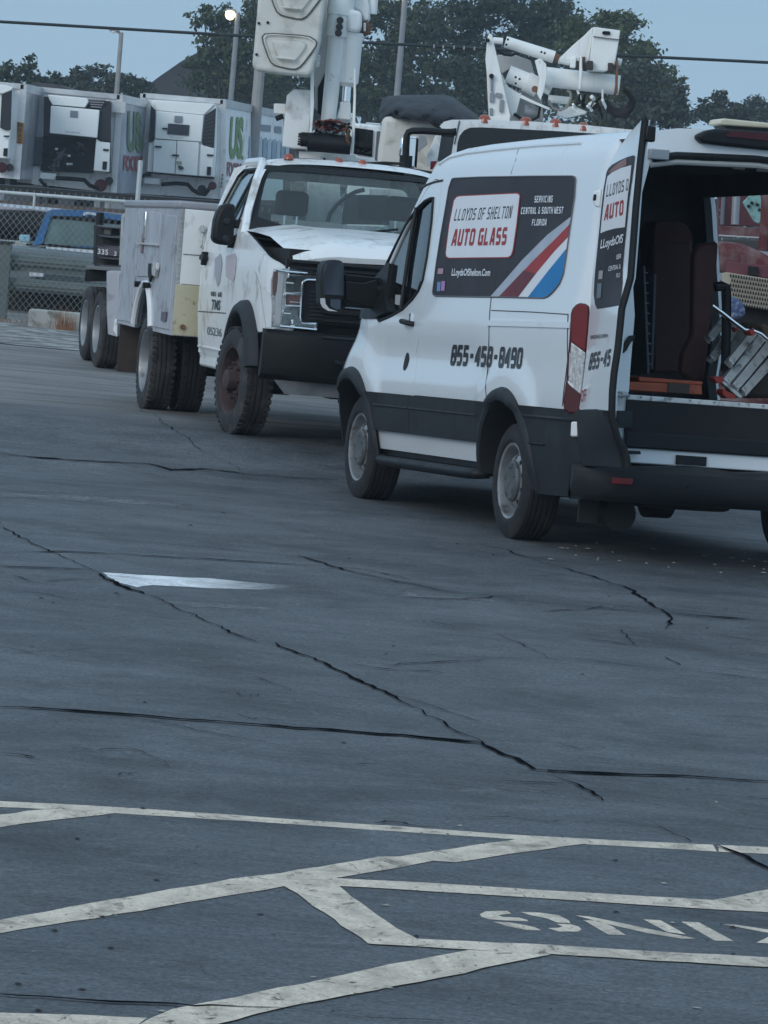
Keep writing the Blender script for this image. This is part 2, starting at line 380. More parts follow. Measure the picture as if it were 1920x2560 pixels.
def block_px(body, q, fn, name, m, par, sw=1.1, slant=.12, world=False):
    V = []; F_ = []; cx0 = 0; adv = []
    for ch in body: adv.append(cx0); cx0 += 2.4 if ch == ' ' else (3.2 if ch == 'I' else 5.0)
    W = cx0-1
    for ci, ch in enumerate(body):
        for li, pl in enumerate(GL[ch]):
            pts = [Vector(p) for p in pl]; n = len(pts); o = len(V); closed = (pts[0]-pts[-1]).length < 1e-6
            for i in range(n):
                a = pts[i-1] if i > 0 else (pts[-2] if closed else None); c = pts[i+1] if i < n-1 else (pts[1] if closed else None)
                d1 = (pts[i]-a).normalized() if a is not None else (c-pts[i]).normalized(); d2 = (c-pts[i]).normalized() if c is not None else d1
                n1 = Vector((-d1.y, d1.x)); n2 = Vector((-d2.y, d2.x)); mm = (n1+n2).normalized(); k = (sw*.5)/max(.5, mm.dot(n1))
                for sg in (1, -1): V.append(pts[i]+mm*k*sg+Vector((adv[ci]-(.9 if ch == 'I' else 0), 0)))
            F_ += [(o+2*i, o+2*i+1, o+2*i+3, o+2*i+2) for i in range(n-1)]
    P = []
    for p in V:
        s_, t = p.x/W, p.y/6
        a = (q[0][0]*(1-s_)+q[1][0]*s_, q[0][1]*(1-s_)+q[1][1]*s_); b = (q[3][0]*(1-s_)+q[2][0]*s_, q[3][1]*(1-s_)+q[2][1]*s_)
        P.append(fn(a[0]*(1-t)+b[0]*t, a[1]*(1-t)+b[1]*t))
    return MB().add(P, F_).build(name, m, par, smooth=False, world=world)

# ---------------------------------------------------------------- ground
def ground_material():
    m = bpy.data.materials.new('worn_asphalt'); m.use_nodes = True; nt = m.node_tree; N = nt.nodes; L = nt.links; p = N['Principled BSDF']
    tc = N.new('ShaderNodeTexCoord')
    def nz(sc, det=6, mp=None, dist=0, r=.6):
        n = N.new('ShaderNodeTexNoise'); n.inputs['Scale'].default_value = sc; n.inputs['Detail'].default_value = det
        n.inputs['Distortion'].default_value = dist; n.inputs['Roughness'].default_value = r
        if mp:
            k = N.new('ShaderNodeMapping'); k.inputs['Scale'].default_value = mp[0]; k.inputs['Rotation'].default_value = (0, 0, mp[1]); L.new(tc.outputs['Object'], k.inputs[0]); L.new(k.outputs[0], n.inputs['Vector'])
        else: L.new(tc.outputs['Object'], n.inputs['Vector'])
        return n.outputs['Fac']
    def rp(f, a, b, c0, c1):
        r = N.new('ShaderNodeValToRGB'); e = r.color_ramp.elements; e[0].position = a; e[1].position = b
        e[0].color = tuple(c0)+(1,); e[1].color = tuple(c1)+(1,); L.new(f, r.inputs[0]); return r.outputs[0]
    def mx(f, a, b, mode='MIX'):
        x = N.new('ShaderNodeMix'); x.data_type = 'RGBA'; x.blend_type = mode
        if isinstance(f, float): x.inputs[0].default_value = f
        else: L.new(f, x.inputs[0])
        for s_, k in ((a, 6), (b, 7)):
            if isinstance(s_, tuple): x.inputs[k].default_value = s_+(1,)
            else: L.new(s_, x.inputs[k])
        return x.outputs[2]
    base = rp(nz(.6, 8, None, .9, .7), .34, .66, (.030, .034, .038), (.080, .087, .095))
    base = mx(rp(nz(1.3, 9, ((.6, .9, 1), .12), .8, .7), .42, .75, (0, 0, 0), (.7, .7, .7)), base, (.135, .142, .148))
    base = mx(rp(nz(2.6, 9, ((.7, 1.1, 1), -.1), .8, .7), .55, .8, (0, 0, 0), (.75, .75, .75)), base, (.020, .022, .024))
    agg = rp(nz(48, 6, None, 0, .85), .34, .68, (.30, .30, .30), (2.1, 2.1, 2.1))
    base = mx(1.0, base, agg, 'MULTIPLY')
    base = mx(1.0, base, rp(nz(16, 7, ((.5, 1.5, 1), .15), .3, .8), .34, .68, (.72, .72, .72), (1.3, 1.3, 1.3)), 'MULTIPLY')
    base = mx(rp(nz(7, 8, ((.8, .8, 1), .2), 1.2, .75), .56, .72, (0, 0, 0), (.7, .7, .7)), base, (.155, .162, .17))
    base = mx(rp(nz(.9, 9, ((.8, 1, 1), .7), 1.5, .7), .60, .72, (0, 0, 0), (.7, .7, .7)), base, (.030, .032, .036))
    sp = rp(nz(38, 2), .70, .76, (0, 0, 0), (.8, .8, .8)); base = mx(sp, base, (.19, .185, .175))
    # dusty, gravelly part of the yard beyond the asphalt
    sx = N.new('ShaderNodeSeparateXYZ'); L.new(tc.outputs['Object'], sx.inputs[0])
    a = N.new('ShaderNodeMath'); a.operation = 'MULTIPLY_ADD'; a.inputs[1].default_value = 5.0; L.new(nz(.5, 6), a.inputs[0]); L.new(sx.outputs[1], a.inputs[2])
    mr = N.new('ShaderNodeMapRange'); mr.inputs[1].default_value = 35.2; mr.inputs[2].default_value = 37.2; L.new(a.outputs[0], mr.inputs[0])
    dust = rp(nz(1.1, 9, ((.35, 1.3, 1), .5), 1.2, .7), .32, .7, (.085, .080, .076), (.29, .275, .26))
    dust = mx(1.0, dust, rp(nz(55, 4, None, 0, .8), .35, .68, (.5, .5, .5), (1.6, 1.6, 1.6)), 'MULTIPLY')
    fin = mx(mr.outputs[0], base, dust); L.new(fin, p.inputs['Base Color'])
    r = N.new('ShaderNodeMapRange'); r.inputs[3].default_value = .50; r.inputs[4].default_value = .90; L.new(nz(1.3, 6, ((.5, 1.5, 1), .1)), r.inputs[0]); L.new(r.outputs[0], p.inputs['Roughness'])
    p.inputs['Specular IOR Level'].default_value = .42
    b = N.new('ShaderNodeBump'); b.inputs['Strength'].default_value = .75; b.inputs['Distance'].default_value = .006; L.new(nz(60, 6, None, 0, .75), b.inputs['Height'])
    b2 = N.new('ShaderNodeBump'); b2.inputs['Strength'].default_value = .35; b2.inputs['Distance'].default_value = .05; L.new(nz(2.2, 5, ((.5, 1.4, 1), .1)), b2.inputs['Height']); L.new(b.outputs[0], b2.inputs['Normal'])
    L.new(b2.outputs[0], p.inputs['Normal'])
    return m
GROUND = ground_material()
ys = [1, 3, 6, 9, 12, 15, 18, 20, 22, 24]+[24.5+.25*i for i in range(64)]+[42, 46, 50, 56, 64, 80, 110, 160, 260, 500, 1000, 1800]
xs = [-1500, -500, -200, -90, -40, -20, -12]+[-10+1*i for i in range(21)]+[12, 20, 40, 90, 200, 500, 1500]
g = MB(); g.add([(x, y, hgt(y)) for y in ys for x in xs], [(j*len(xs)+i, j*len(xs)+i+1, (j+1)*len(xs)+i+1, (j+1)*len(xs)+i) for j in range(len(ys)-1) for i in range(len(xs)-1)])
asphalt = g.build('asphalt_yard', GROUND, kind='structure', ang=180)
def paintmat(name, col, cover=.4, fade=None):
    """paint with real gaps: where it has worn off the sheet is transparent and the asphalt below shows"""
    m = bpy.data.materials.new(name); MATS[name] = m; m.use_nodes = True; nt = m.node_tree; N = nt.nodes; L = nt.links; p = N['Principled BSDF']
    p.inputs['Roughness'].default_value = .65
    tc = N.new('ShaderNodeTexCoord')
    def nz(sc, ms, det=9, r=.72, rot=0, dist=0):
        k = N.new('ShaderNodeMapping'); k.inputs['Scale'].default_value = ms; k.inputs['Rotation'].default_value = (0, 0, rot); L.new(tc.outputs['Object'], k.inputs[0])
        n = N.new('ShaderNodeTexNoise'); n.inputs['Scale'].default_value = sc; n.inputs['Detail'].default_value = det; n.inputs['Roughness'].default_value = r; n.inputs['Distortion'].default_value = dist; L.new(k.outputs[0], n.inputs['Vector']); return n.outputs['Fac']
    def mr(f, a_, b_, lo=0.0, hi=1.0):
        r = N.new('ShaderNodeMapRange'); r.inputs[1].default_value = a_; r.inputs[2].default_value = b_; r.inputs[3].default_value = lo; r.inputs[4].default_value = hi; L.new(f, r.inputs[0]); return r.outputs[0]
    def op(o, a_, b_):
        x = N.new('ShaderNodeMath'); x.operation = o; L.new(a_, x.inputs[0]); 
        if isinstance(b_, float): x.inputs[1].default_value = b_
        else: L.new(b_, x.inputs[1])
        return x.outputs[0]
    wear = op('MAXIMUM', mr(nz(2.4, (1, .8, 1), rot=.3, dist=.6), .58-cover*.12, .74), op('MAXIMUM', mr(nz(34, (1, .55, 1)), .61-cover*.06, .68), mr(nz(10, (1, .6, 1), rot=-.2, dist=1.2), .60-cover*.08, .68)))
    grime = mr(nz(6, (1, .6, 1), rot=.2, dist=1), .40, .72, 1.0, .5); gr2 = mr(nz(60, (1, 1, 1), 6, .8), .35, .65, .78, 1.12)
    g_ = op('MULTIPLY', grime, gr2); x = N.new('ShaderNodeMix'); x.data_type = 'RGBA'; x.blend_type = 'MULTIPLY'; x.inputs[0].default_value = 1; x.inputs[6].default_value = tuple(col)+(1,); L.new(g_, x.inputs[7]); L.new(x.outputs[2], p.inputs['Base Color'])
    al = mr(wear, 0, 1, 1.0, .12)
    if fade:          # fades out along x between fade[0] and fade[1] (metres)
        sx = N.new('ShaderNodeSeparateXYZ'); L.new(tc.outputs['Object'], sx.inputs[0]); f_ = mr(sx.outputs[0], fade[0], fade[1], 1.0, 0.0); al = op('MULTIPLY', al, op('MULTIPLY', f_, mr(nz(6, (.3, 3, 1)), .2, .6, .6, 1.15)))
    L.new(al, p.inputs['Alpha'])
    b_ = N.new('ShaderNodeBump'); b_.inputs['Strength'].default_value = .5; b_.inputs['Distance'].default_value = .004; L.new(nz(70, (1, 1, 1), 5), b_.inputs['Height']); L.new(b_.outputs[0], p.inputs['Normal'])
    return m
PAINT = paintmat('worn_line_paint', (.78, .645, .50))
fx0, fx1 = gp(450, 1450).x, gp(740, 1465).x
WPATCH = paintmat('white_patch', (.93, .93, .92), -.9, (fx0, fx1))
FPATCH = paintmat('faint_patch', (.19, .195, .205), 1.6)
def flat(name, px, m, dz, par=asphalt, rough=0, step=.5):
    pts = [gp(u, v) for u, v in px]
    P2 = [(p.x, p.y) for p in pts]
    if rough:
        R_ = []; P2 = resample(P2, .12)
        for i, (x, y) in enumerate(P2):
            R_.append((x+rnd.uniform(-rough, rough), y+rnd.uniform(-rough, rough)))
        P2 = R_
    b = MB().tri(P2, lambda a, b_: (a, b_, hgt(b_)+dz), (), step); return b.build(name, m, par, smooth=False)
zb = Z(0, 1600, .8641)
LINES = [
 [(-60, 344), (0, 348), (250, 361), (700, 392), (1130, 422), (1270, 430), (1540, 443), (1545, 457), (1270, 442), (1110, 431), (850, 414), (600, 396), (250, 375), (100, 366), (0, 361), (-60, 357)],
 [(1548, 443), (2100, 469), (2100, 482), (1553, 458)],
 [(-60, 397), (0, 378), (60, 371), (100, 366), (250, 375), (130, 389), (60, 396), (0, 405), (-60, 416)],
 [(-60, 619), (0, 605), (240, 562), (500, 518), (600, 505), (820, 470), (860, 469), (1130, 429), (1270, 441), (1100, 464), (985, 481), (940, 479), (715, 518), (610, 534), (300, 586), (0, 635), (-60, 648)],
 [(717, 516), (940, 527), (1250, 546), (1540, 564), (2100, 597), (2100, 618), (1400, 574), (1000, 548), (860, 540), (725, 532)],
 [(1540, 564), (1600, 553), (1720, 528), (1720, 575)],
 [(590, 520), (715, 519), (780, 570), (860, 624), (905, 650), (890, 657), (795, 657), (760, 634), (700, 592), (640, 550), (600, 527)],
 [(795, 658), (890, 648), (1010, 653), (1190, 661), (1400, 674), (2100, 712), (2100, 736), (1400, 694), (1190, 681), (1010, 671), (880, 664)],
 [(1012, 672), (1190, 682), (1000, 722), (700, 780), (550, 812), (470, 834), (300, 834), (318, 821), (370, 800), (500, 775), (650, 745), (850, 703)],
 [(-60, 804), (0, 808), (180, 814), (318, 820), (300, 834), (-60, 834)],
]
for i, l in enumerate(LINES): flat('painted_line', zb(*l), PAINT, 0.0010+.0004*i, rough=.006, step=1)
zl = Z(1100, 2200, 2.023)
GLY = {'G': [[(200, 175), (230, 160), (290, 157), (340, 158), (362, 172), (325, 175), (292, 179), (320, 188), (400, 192), (440, 203), (448, 210), (330, 206), (250, 200), (210, 188)],
             [(265, 212), (350, 216), (420, 228), (480, 240), (513, 256), (440, 255), (350, 237)],
             [(408, 163), (500, 166), (600, 180), (650, 205), (660, 220), (590, 216), (540, 195), (450, 178)],
             [(590, 224), (655, 224), (700, 236), (716, 250), (700, 262), (600, 262), (545, 245), (600, 243), (620, 236)]],
       'N': [[(683, 180), (750, 185), (960, 228), (1180, 275), (1300, 298), (1220, 298), (1050, 270), (850, 225)],
             [(725, 204), (800, 208), (870, 235), (940, 280), (850, 277)], [(1027, 200), (1115, 205), (1245, 277), (1150, 265)]],
       'I': [[(1220, 212), (1310, 216), (1485, 310), (1390, 308)]],
       'K': [[(1428, 224), (1500, 228), (1659, 252), (1740, 264), (1740, 280), (1659, 268), (1560, 250)], [(1600, 318), (1659, 290), (1740, 258), (1760, 300), (1659, 322)]]}
for k, polys in GLY.items():
    b = MB()
    for poly in polys:
        P2 = [(gp(*q).x, gp(*q).y) for q in zl(*poly)]; b.tri(P2, lambda a, c: (a, c, hgt(c)+.001), (), 1)
    o = b.build('painted_letter', PAINT, asphalt, smooth=False)
zr = Z(0, 950, .8641)
flat('pale_patch', zr((222, 416), (330, 423), (450, 429), (560, 439), (680, 449), (560, 453), (450, 450), (330, 443), (292, 448), (250, 436)), WPATCH, .0015, rough=.012)  # white patch on the ground, fading out to the right
flat('pale_patch', zr((340, 478), (430, 480), (520, 487), (600, 496), (500, 495), (420, 490)), FPATCH, .0015, rough=.03)  # fainter grey streaks, here and in the next lines
flat('pale_patch', zr((860, 452), (905, 464), (1060, 476), (1060, 479), (930, 472), (880, 466)), FPATCH, .0015, rough=.03)
flat('pale_patch', zr((0, 246), (200, 252), (420, 268), (380, 272), (180, 262), (0, 252)), FPATCH, .0015, rough=.03)
CRACK = mat('crack_shadowed_gap', (.008, .009, .011), 1.0, spec=0.0)
def crack(px, w, jag=1.0):
    """w: width in metres; px: traced course"""
    pts = [gp(u, v) for u, v in px]; Q = []
    for a, b in zip(pts, pts[1:]):
        k = max(2, int((b-a).length/.07))
        for j in range(k): Q.append(a.lerp(b, j/k))
    Q.append(pts[-1]); L_ = []; R_ = []; n = len(Q); off = 0
    for i, p in enumerate(Q):
        d = (Q[min(n-1, i+1)]-Q[max(0, i-1)]).normalized(); nn = Vector((-d.y, d.x, 0))
        off = off*.80+rnd.uniform(-.014, .014)*jag*(1+w*8)
        t = i/(n-1); ww = w*.50*(.35+.65*min(1, 8*t, 8*(1-t)))*rnd.uniform(.45, 1.3)*(.8+.35*math.sin(i*.13+px[0][0])+.25*math.sin(i*.41))
        for S, s_ in ((L_, .5), (R_, -.5)):
            q = p+nn*(off+s_*ww); S.append(Vector((q.x, q.y, hgt(q.y)+.0062)))
    b = MB(); b.add(L_+R_, [(i, i+1, n+i+1, n+i) for i in range(n-1)]); b.build('crack', CRACK, asphalt, smooth=False)
S_ = lambda *p: [(x*1.1573, y*1.1573) for x, y in p]
for w, pts in ((.075, [(0, 982), (140, 993), (320, 1004), (370, 1016), (440, 1014), (520, 1024), (640, 1035), (732, 1038)]),
               (.022, [(320, 1007), (380, 1014), (450, 1018), (560, 1022)]),
               (.015, [(300, 880), (370, 930), (430, 968), (490, 1000), (530, 1028)]),
               (.016, [(0, 1062), (110, 1064), (240, 1075), (420, 1092)]),
               (.022, [(0, 1135), (60, 1168), (130, 1205), (200, 1235), (225, 1243)]),
               (.06, [(222, 1241), (250, 1256), (275, 1270), (320, 1285)]),
               (.02, [(320, 1285), (420, 1330), (500, 1368), (575, 1392)]),
               (.04, [(592, 1390), (680, 1428), (740, 1455), (830, 1495), (900, 1530), (1000, 1585), (1050, 1606)]),
               (.075, [(0, 1529), (120, 1535), (260, 1547), (480, 1562), (640, 1575), (760, 1582), (870, 1590), (1050, 1605)]),
               (.05, [(870, 1591), (960, 1599), (1048, 1606)]),
               (.085, [(1046, 1605), (1120, 1640), (1170, 1664), (1220, 1672)]),
               (.09, [(1180, 1665), (1300, 1673), (1440, 1679), (1560, 1685), (1700, 1690)]),
               (.02, [(1200, 1680), (1260, 1705), (1310, 1733)]),
               (.012, [(1400, 1775), (1450, 1797), (1500, 1822)]),
               (.05, [(1545, 1828), (1600, 1852), (1670, 1884)]),
               (.05, [(0, 1195), (60, 1194), (140, 1192), (250, 1198), (420, 1208), (600, 1218), (790, 1232), (900, 1255)]),
               (.05, [(0, 1225), (40, 1228), (120, 1230), (200, 1234)]),
               (.03, [(90, 1257), (160, 1254), (230, 1254)]), (.02, [(30, 1245), (90, 1262)]),
               (.016, [(0, 1150), (160, 1160), (380, 1178), (600, 1200), (820, 1218), (1000, 1230)]),
               (.035, [(636, 1200), (720, 1225), (780, 1242), (880, 1262), (960, 1278), (1080, 1290), (1200, 1305), (1320, 1318), (1450, 1327)]),
               (.055, [(1450, 1327), (1550, 1336), (1660, 1343)]),
               (.04, [(1040, 1178), (1090, 1188), (1150, 1210), (1210, 1228), (1290, 1250), (1370, 1275), (1395, 1300), (1440, 1322), (1465, 1335), (1450, 1352), (1420, 1362)]),
               (.018, [(1340, 1360), (1355, 1378), (1380, 1398)]), (.02, [(1300, 1390), (1380, 1397)]),
               (.03, [(1520, 1455), (1580, 1462), (1660, 1474)]), (.016, [(1430, 1420), (1480, 1440)]),
               (.016, [(260, 1547), (400, 1572), (520, 1598), (625, 1616)]),
               (.022, [(1070, 1688), (1130, 1690), (1220, 1694)]), (.02, [(1520, 1546), (1660, 1554)]),
               (.02, [(710, 1652), (760, 1655), (820, 1653)]),
               (.042, [(-30, 2152), (100, 2160), (240, 2168), (380, 2176), (460, 2178), (600, 2182), (700, 2192), (860, 2206), (960, 2214)]),
               (.03, [(0, 1630), (40, 1634), (70, 1640)])):
    crack(S_(*pts), w)
for i in range(34):                      # hairline cracks all over the old surface
    u0 = rnd.uniform(-50, 1850); v0 = rnd.choice([rnd.uniform(1180, 1500), rnd.uniform(1300, 2100), rnd.uniform(1150, 1950)])
    if v0 < 1420 and u0 > 800: v0 += 260
    L0 = rnd.uniform(60, 330); pts_ = [(u0, v0)]; sl_k = rnd.choice([.05, .07, .09, .12, .35, -.05]); 
    for k in range(5): pts_.append((pts_[-1][0]+L0/5, pts_[-1][1]+L0/5*sl_k+rnd.uniform(-5, 5)))
    crack(pts_, rnd.choice([.010, .014, .018, .024]), 1.3)
# loose stones, leaves and scraps on the asphalt: nobody could count them
deb = MB(); dbw = MB()
for i in range(260):
    v = rnd.uniform(1000, 2540); u = rnd.uniform(0, 1920)
    if v < 1350 and u > 860: continue
    p = gp(u, v); r = rnd.choice([.003, .004, .004, .006, .011])*(1.0 if v > 1500 else 1.35); a = rnd.uniform(0, 6)
    t = (deb if rnd.random() < .78 else dbw); h = rnd.uniform(.3, .9)*r
    P = [p+Vector((r*math.cos(a+k*1.57)*rnd.uniform(.7, 1.5), r*math.sin(a+k*1.57), .003)) for k in range(4)]
    t.add(P+[p+Vector((0, 0, .003+h*.5))], [(0, 1, 4), (1, 2, 4), (2, 3, 4), (3, 0, 4)])
for i in range(26):                      # pale scraps behind the van
    u = rnd.uniform(1350, 1920); v = 1385+(u-1350)*.05+rnd.gauss(0, 16); p = gp(u, v); r = rnd.uniform(.006, .02); a = rnd.uniform(0, 6)
    P = [p+Vector((r*math.cos(a+k*1.57)*1.4, r*math.sin(a+k*1.57), .007)) for k in range(4)]; dbw.add(P+[p+Vector((0, 0, .012))], [(0, 1, 4), (1, 2, 4), (2, 3, 4), (3, 0, 4)])
deb.build('loose_debris', mat('dark_debris', (.02, .018, .016), .9), kind='stuff', smooth=False)['label'] = 'small dark leaves and grit scattered over the asphalt'
dbw.build('pale_grit', mat('pale_debris', (.30, .29, .26), .9), kind='stuff', smooth=False)['label'] = 'pale scraps of grit scattered over the asphalt behind the van'

# ================================================================ wheels
def wheel(name, C0, ax, R, W, par, tyre_m, kind, front=False):
    """C0 centre in world, ax = outward axle direction (world)."""
    ax = Vector(ax).normalized(); b = MB(); r0 = R*.62 if kind == 'van' else R*.60
    prof = [(-W/2*.7, r0), (-W/2, r0+.03), (-W/2, R*.80), (-W/2*.93, R*.93), (-W/2*.80, R*.985)]
    ng = 5 if kind == 'van' else 4
    for i in range(ng):
        t = -W/2*.72+W*.72*(i+.5)/ng; e = .004+.001*(i % 2)
        prof += [(t-W*.036-e, R), (t-e, R-.001), (t-e+.001, R-.011), (t+e, R-.011), (t+e+.001, R)]
    prof += [(W/2*.80, R*.985), (W/2*.93, R*.93), (W/2, R*.80), (W/2+.002, R*.74), (W/2, r0+.03), (W/2*.85, r0+.008), (W/2*.7, r0)]
    b.lathe(prof, C0, ax, 56)
    if kind == 'truck':                 # shoulder lugs
        u = ax.orthogonal().normalized(); w = ax.cross(u)
        for k in range(44):
            a = 2*math.pi*k/44; e = u*math.cos(a)+w*math.sin(a); tt = ax.cross(e)
            for sgn in (-1, 1):
                c = C0+e*(R-.004)+ax*sgn*W*.36; b.box(c, (W*.2, .03, .018), Matrix((ax, tt, e)).transposed())
    root = b.build(name, tyre_m, par, world=True, ang=28)
    return root
def disc_map(C0, ax, prof):             # maps (a,b) in wheel plane to dished surface
    ax = Vector(ax).normalized(); u = Vector((0, 0, 1)); u = (u-ax*u.dot(ax)).normalized(); w = ax.cross(u)
    def f(a, b):
        r = math.hypot(a, b); t = prof[-1][1]
        for (r1, t1), (r2, t2) in zip(prof, prof[1:]):
            if r <= r2: t = t1+(t2-t1)*max(0, (r-r1)/(r2-r1)); break
        return C0+ax*t+w*a+u*b
    return f
def rim(C0, ax, par, Rr, W, m, kind):
    b = MB(); ax = Vector(ax).normalized()
    if kind == 'van':
        b.lathe([(-W*.4, Rr), (W*.30, Rr-.012), (W*.44, Rr-.004), (W*.47, Rr+.010), (W*.45, Rr+.014)], C0, ax, 48)
        f = disc_map(C0, ax, [(0, W*.40), (.075, W*.40), (.085, W*.37), (.150, W*.35), (.178, W*.18), (Rr-.01, W*.10)])
        holes = [arc(.147*math.cos(2*math.pi*(k+.5)/10), .147*math.sin(2*math.pi*(k+.5)/10), .0165, 0, 330, 10) for k in range(10)]
        b.tri(arc(0, 0, Rr-.008, 0, 352.5, 47), f, holes, .022, off=-ax*.006)
        r = b.build('rim', m, par, world=True)
        c = MB(); c.lathe([(W*.36, .128), (W*.42, .126), (W*.47, .112), (W*.475, .07), (W*.46, .045), (W*.46, .001)], C0, ax, 40)
        u = ax.orthogonal().normalized(); w = ax.cross(u)
        for k in range(5):
            a = 2*math.pi*k/5; e = u*math.cos(a)+w*math.sin(a); c.cyl(C0+ax*W*.45+e*.085, C0+ax*(W*.50)+e*.085, .016, .012, 10)
        c.build('hub_cap', mat('hub_cap_grey', (.10, .105, .11), .45, .2, .25, 12, (.035, .035, .04), .2, 20), par, world=True)
        return r
    if kind == 'truck':
        b.lathe([(-W*.4, Rr), (W*.34, Rr-.014), (W*.46, Rr-.004), (W*.48, Rr+.010), (W*.46, Rr+.014)], C0, ax, 48)
        f = disc_map(C0, ax, [(0, W*.30), (.10, W*.30), (.15, W*.27), (Rr-.03, W*.0)])
        holes = [arc(.178*math.cos(2*math.pi*(k+.5)/6), .178*math.sin(2*math.pi*(k+.5)/6), .030, 0, 330, 10, ) for k in range(6)]
        b.tri(arc(0, 0, Rr-.008, 0, 352.5, 47), f, holes, .03, off=-ax*.008)
        r = b.build('rim', m, par, world=True)
        c = MB(); c.lathe([(W*.28, .085), (W*.62, .078), (W*.66, .06), (W*.66, .001)], C0, ax, 28)
        u = ax.orthogonal().normalized(); w = ax.cross(u)
        for k in range(8):
            a = 2*math.pi*k/8; e = u*math.cos(a)+w*math.sin(a); c.cyl(C0+ax*W*.28+e*.128, C0+ax*(W*.44)+e*.128, .016, .014, 8)
        c.build('hub', m, par, world=True); return r
    # dished-in dual rim
    b.lathe([(W*.47, Rr+.012), (W*.47, Rr), (W*.35, Rr-.012), (-W*.25, Rr-.03), (-W*.36, Rr-.07), (-W*.38, .10), (-W*.1, .085), (-W*.08, .001)], C0, ax, 44)
    u = ax.orthogonal().normalized(); w = ax.cross(u)
    for k in range(8):
        a = 2*math.pi*k/8; e = u*math.cos(a)+w*math.sin(a); b.cyl(C0-ax*W*.38+e*.13, C0-ax*(W*.26)+e*.13, .015, .013, 8)
    return b.build('rim', m, par, world=True)

# ================================================================ VAN
VB = Frame((1.684, 25.99, 0), (-.293, .956), math.radians(2.6))
VWF = Frame((1.684, 25.99, 0), (-.293, .956), math.radians(1.27))
VPROF = [(.30, .94), (.45, .985), (.6, 1.01), (.85, 1.03), (1.1, 1.03), (1.4, 1.012), (1.47, 1.0), (2.2, .90), (2.38, .86), (2.5, .74)]
def interp(P, x):
    if x <= P[0][0]: return P[0][1]
    for (a, p), (b, q) in zip(P, P[1:]):
        if x <= b: return p+(q-p)*(x-a)/(b-a)
    return P[-1][1]
def sm_interp(P, x, h=.05): return (interp(P, x-h)+2*interp(P, x)+interp(P, x+h))/4
ACF, ACR = (3.33, .43), (.02, .375)
def vS(x, z):
    y = sm_interp(VPROF, z)
    x0 = 3.4-.25*max(0, min(1, (z-.95)/.3))
    t = max(0, (x-x0)/.95); y -= .55*t**2.2
    if z > 1.3: y -= .03*max(0, min(1, (x-2.2)/.8))*min(1, (z-1.3)/.2)
    if x < -1.06: y -= .10*((-1.06-x)/.17)**2
    # pressed swage: sides dip slightly between the arches
    if .88 < z < 1.28: y -= .030*math.sin(math.pi*(z-.88)/.40)**2*max(.2, min(1, (x-.3)/.5, (3.1-x)/.4))
    for (ax_, az_), lim in ((ACF, 0), (ACR, 0)):
        r_ = math.hypot(x-ax_, (z-az_)*1.05); k_ = max(0, min(1, (.80-r_)/.13)); k_ = k_*k_*(3-2*k_)
        if z > .80: y += .020*k_
    return y
def vhit(u, v):
    z = 1.0; p = None; y = 1.0
    for i in range(24):
        p = VB.hit(u, v, 'y', y); y = y*.4+vS(p.x, p.z)*.6
    return p
def vxz(px): return [(p.x, p.z) for p in (vhit(u, v) for u, v in px)]
van = thing('cargo_van', 'white cargo van with black vinyl side graphics and its rear door swung open', 'van', frame=VB)
def Lf(off=0): return lambda x, z: Vector((x, vS(x, z)+off, z))
def Rf(off=0): return lambda x, z: Vector((x, -vS(x, z)-off, z))
ACF, ACR, RO, RI = (3.33, .43), (.02, .375), .545, .465
def arc_cut(C_, r, zlim, from_front):
    a = math.degrees(math.asin((zlim-C_[1])/r)); return arc(C_[0], C_[1], r, 180-a, a, 20) if not from_front else arc(C_[0], C_[1], r, a, 180-a, 20)
zt = .822
top = [(-1.235, zt), (-1.235, 1.4), (-1.23, 1.8), (-1.215, 2.15), (-1.18, 2.30), (-1.12, 2.40), (-1.0, 2.455), (-.3, 2.475), (.6, 2.48), (1.4, 2.475), (1.9, 2.46), (2.15, 2.43), (2.30, 2.37), (2.42, 2.26), (2.56, 2.12), (2.78, 1.93), (3.0, 1.68), (3.14, 1.51), (3.26, 1.385), (3.6, 1.30), (3.9, 1.22), (4.12, 1.10), (4.22, .96), (4.26, zt)]
aF = [p for p in arc_cut(ACF, RO, zt, True)]; aR = [p for p in arc_cut(ACR, RO, zt, True)]
body = top+aF+aR
cq = Z(780, 300, 2.37); cw = Z(700, 380, 3.6065)
door = vxz([(1107, 452), (1098, 520), (1083.8, 595), (1071, 680), (1056, 747), (1050, 789), (1047, 855), (1040, 884), (1041.6, 926), (1035, 985)])
door += [(door[-1][0], zt-.02), (2.95, zt-.02), (3.08, .95), (3.12, 1.1), (3.10, 1.24), (3.20, 1.36)]
door += [(3.10, 1.50), (2.96, 1.67), (2.74, 1.91), (2.52, 2.10), (2.38, 2.20), (2.24, 2.26)]
dwin = vxz(cq((722, 462), (712, 600), (700, 700), (684, 820), (660, 950), (635, 1010), (600, 1060), (540, 1120), (470, 1160), (400, 1190), (380, 1160), (400, 1000), (432, 880), (500, 740), (560, 620), (620, 530), (672, 480), (700, 466)))
for fn, sd_, off in ((Lf(), 1, Vector((0, -.03, 0))), (Rf(), -1, Vector((0, .03, 0)))):
    holes = [door]
    if sd_ < 0: holes = [door, [(1.62, .60), (1.62, 2.28), (.30, 2.30), (.30, .85), (.9, .85), (.9, .60)][0:0] or [(1.66, .86), (1.68, 2.30), (.30, 2.32), (.30, .86)]]
    MB().tri(body, fn, holes, .045, off=off).build('body_side', WHITE, van)
    d_ = MB().tri(inset(door, .006), fn, [dwin], .045, off=off).build('front_door', WHITE, van)
    if sd_ > 0: fdoor = d_
    MB().tri(inset(dwin, -.01), (Lf(-.012) if sd_ > 0 else Rf(-.012)), (), .08, off=off*.15).build('door_window', DGLASS, d_)
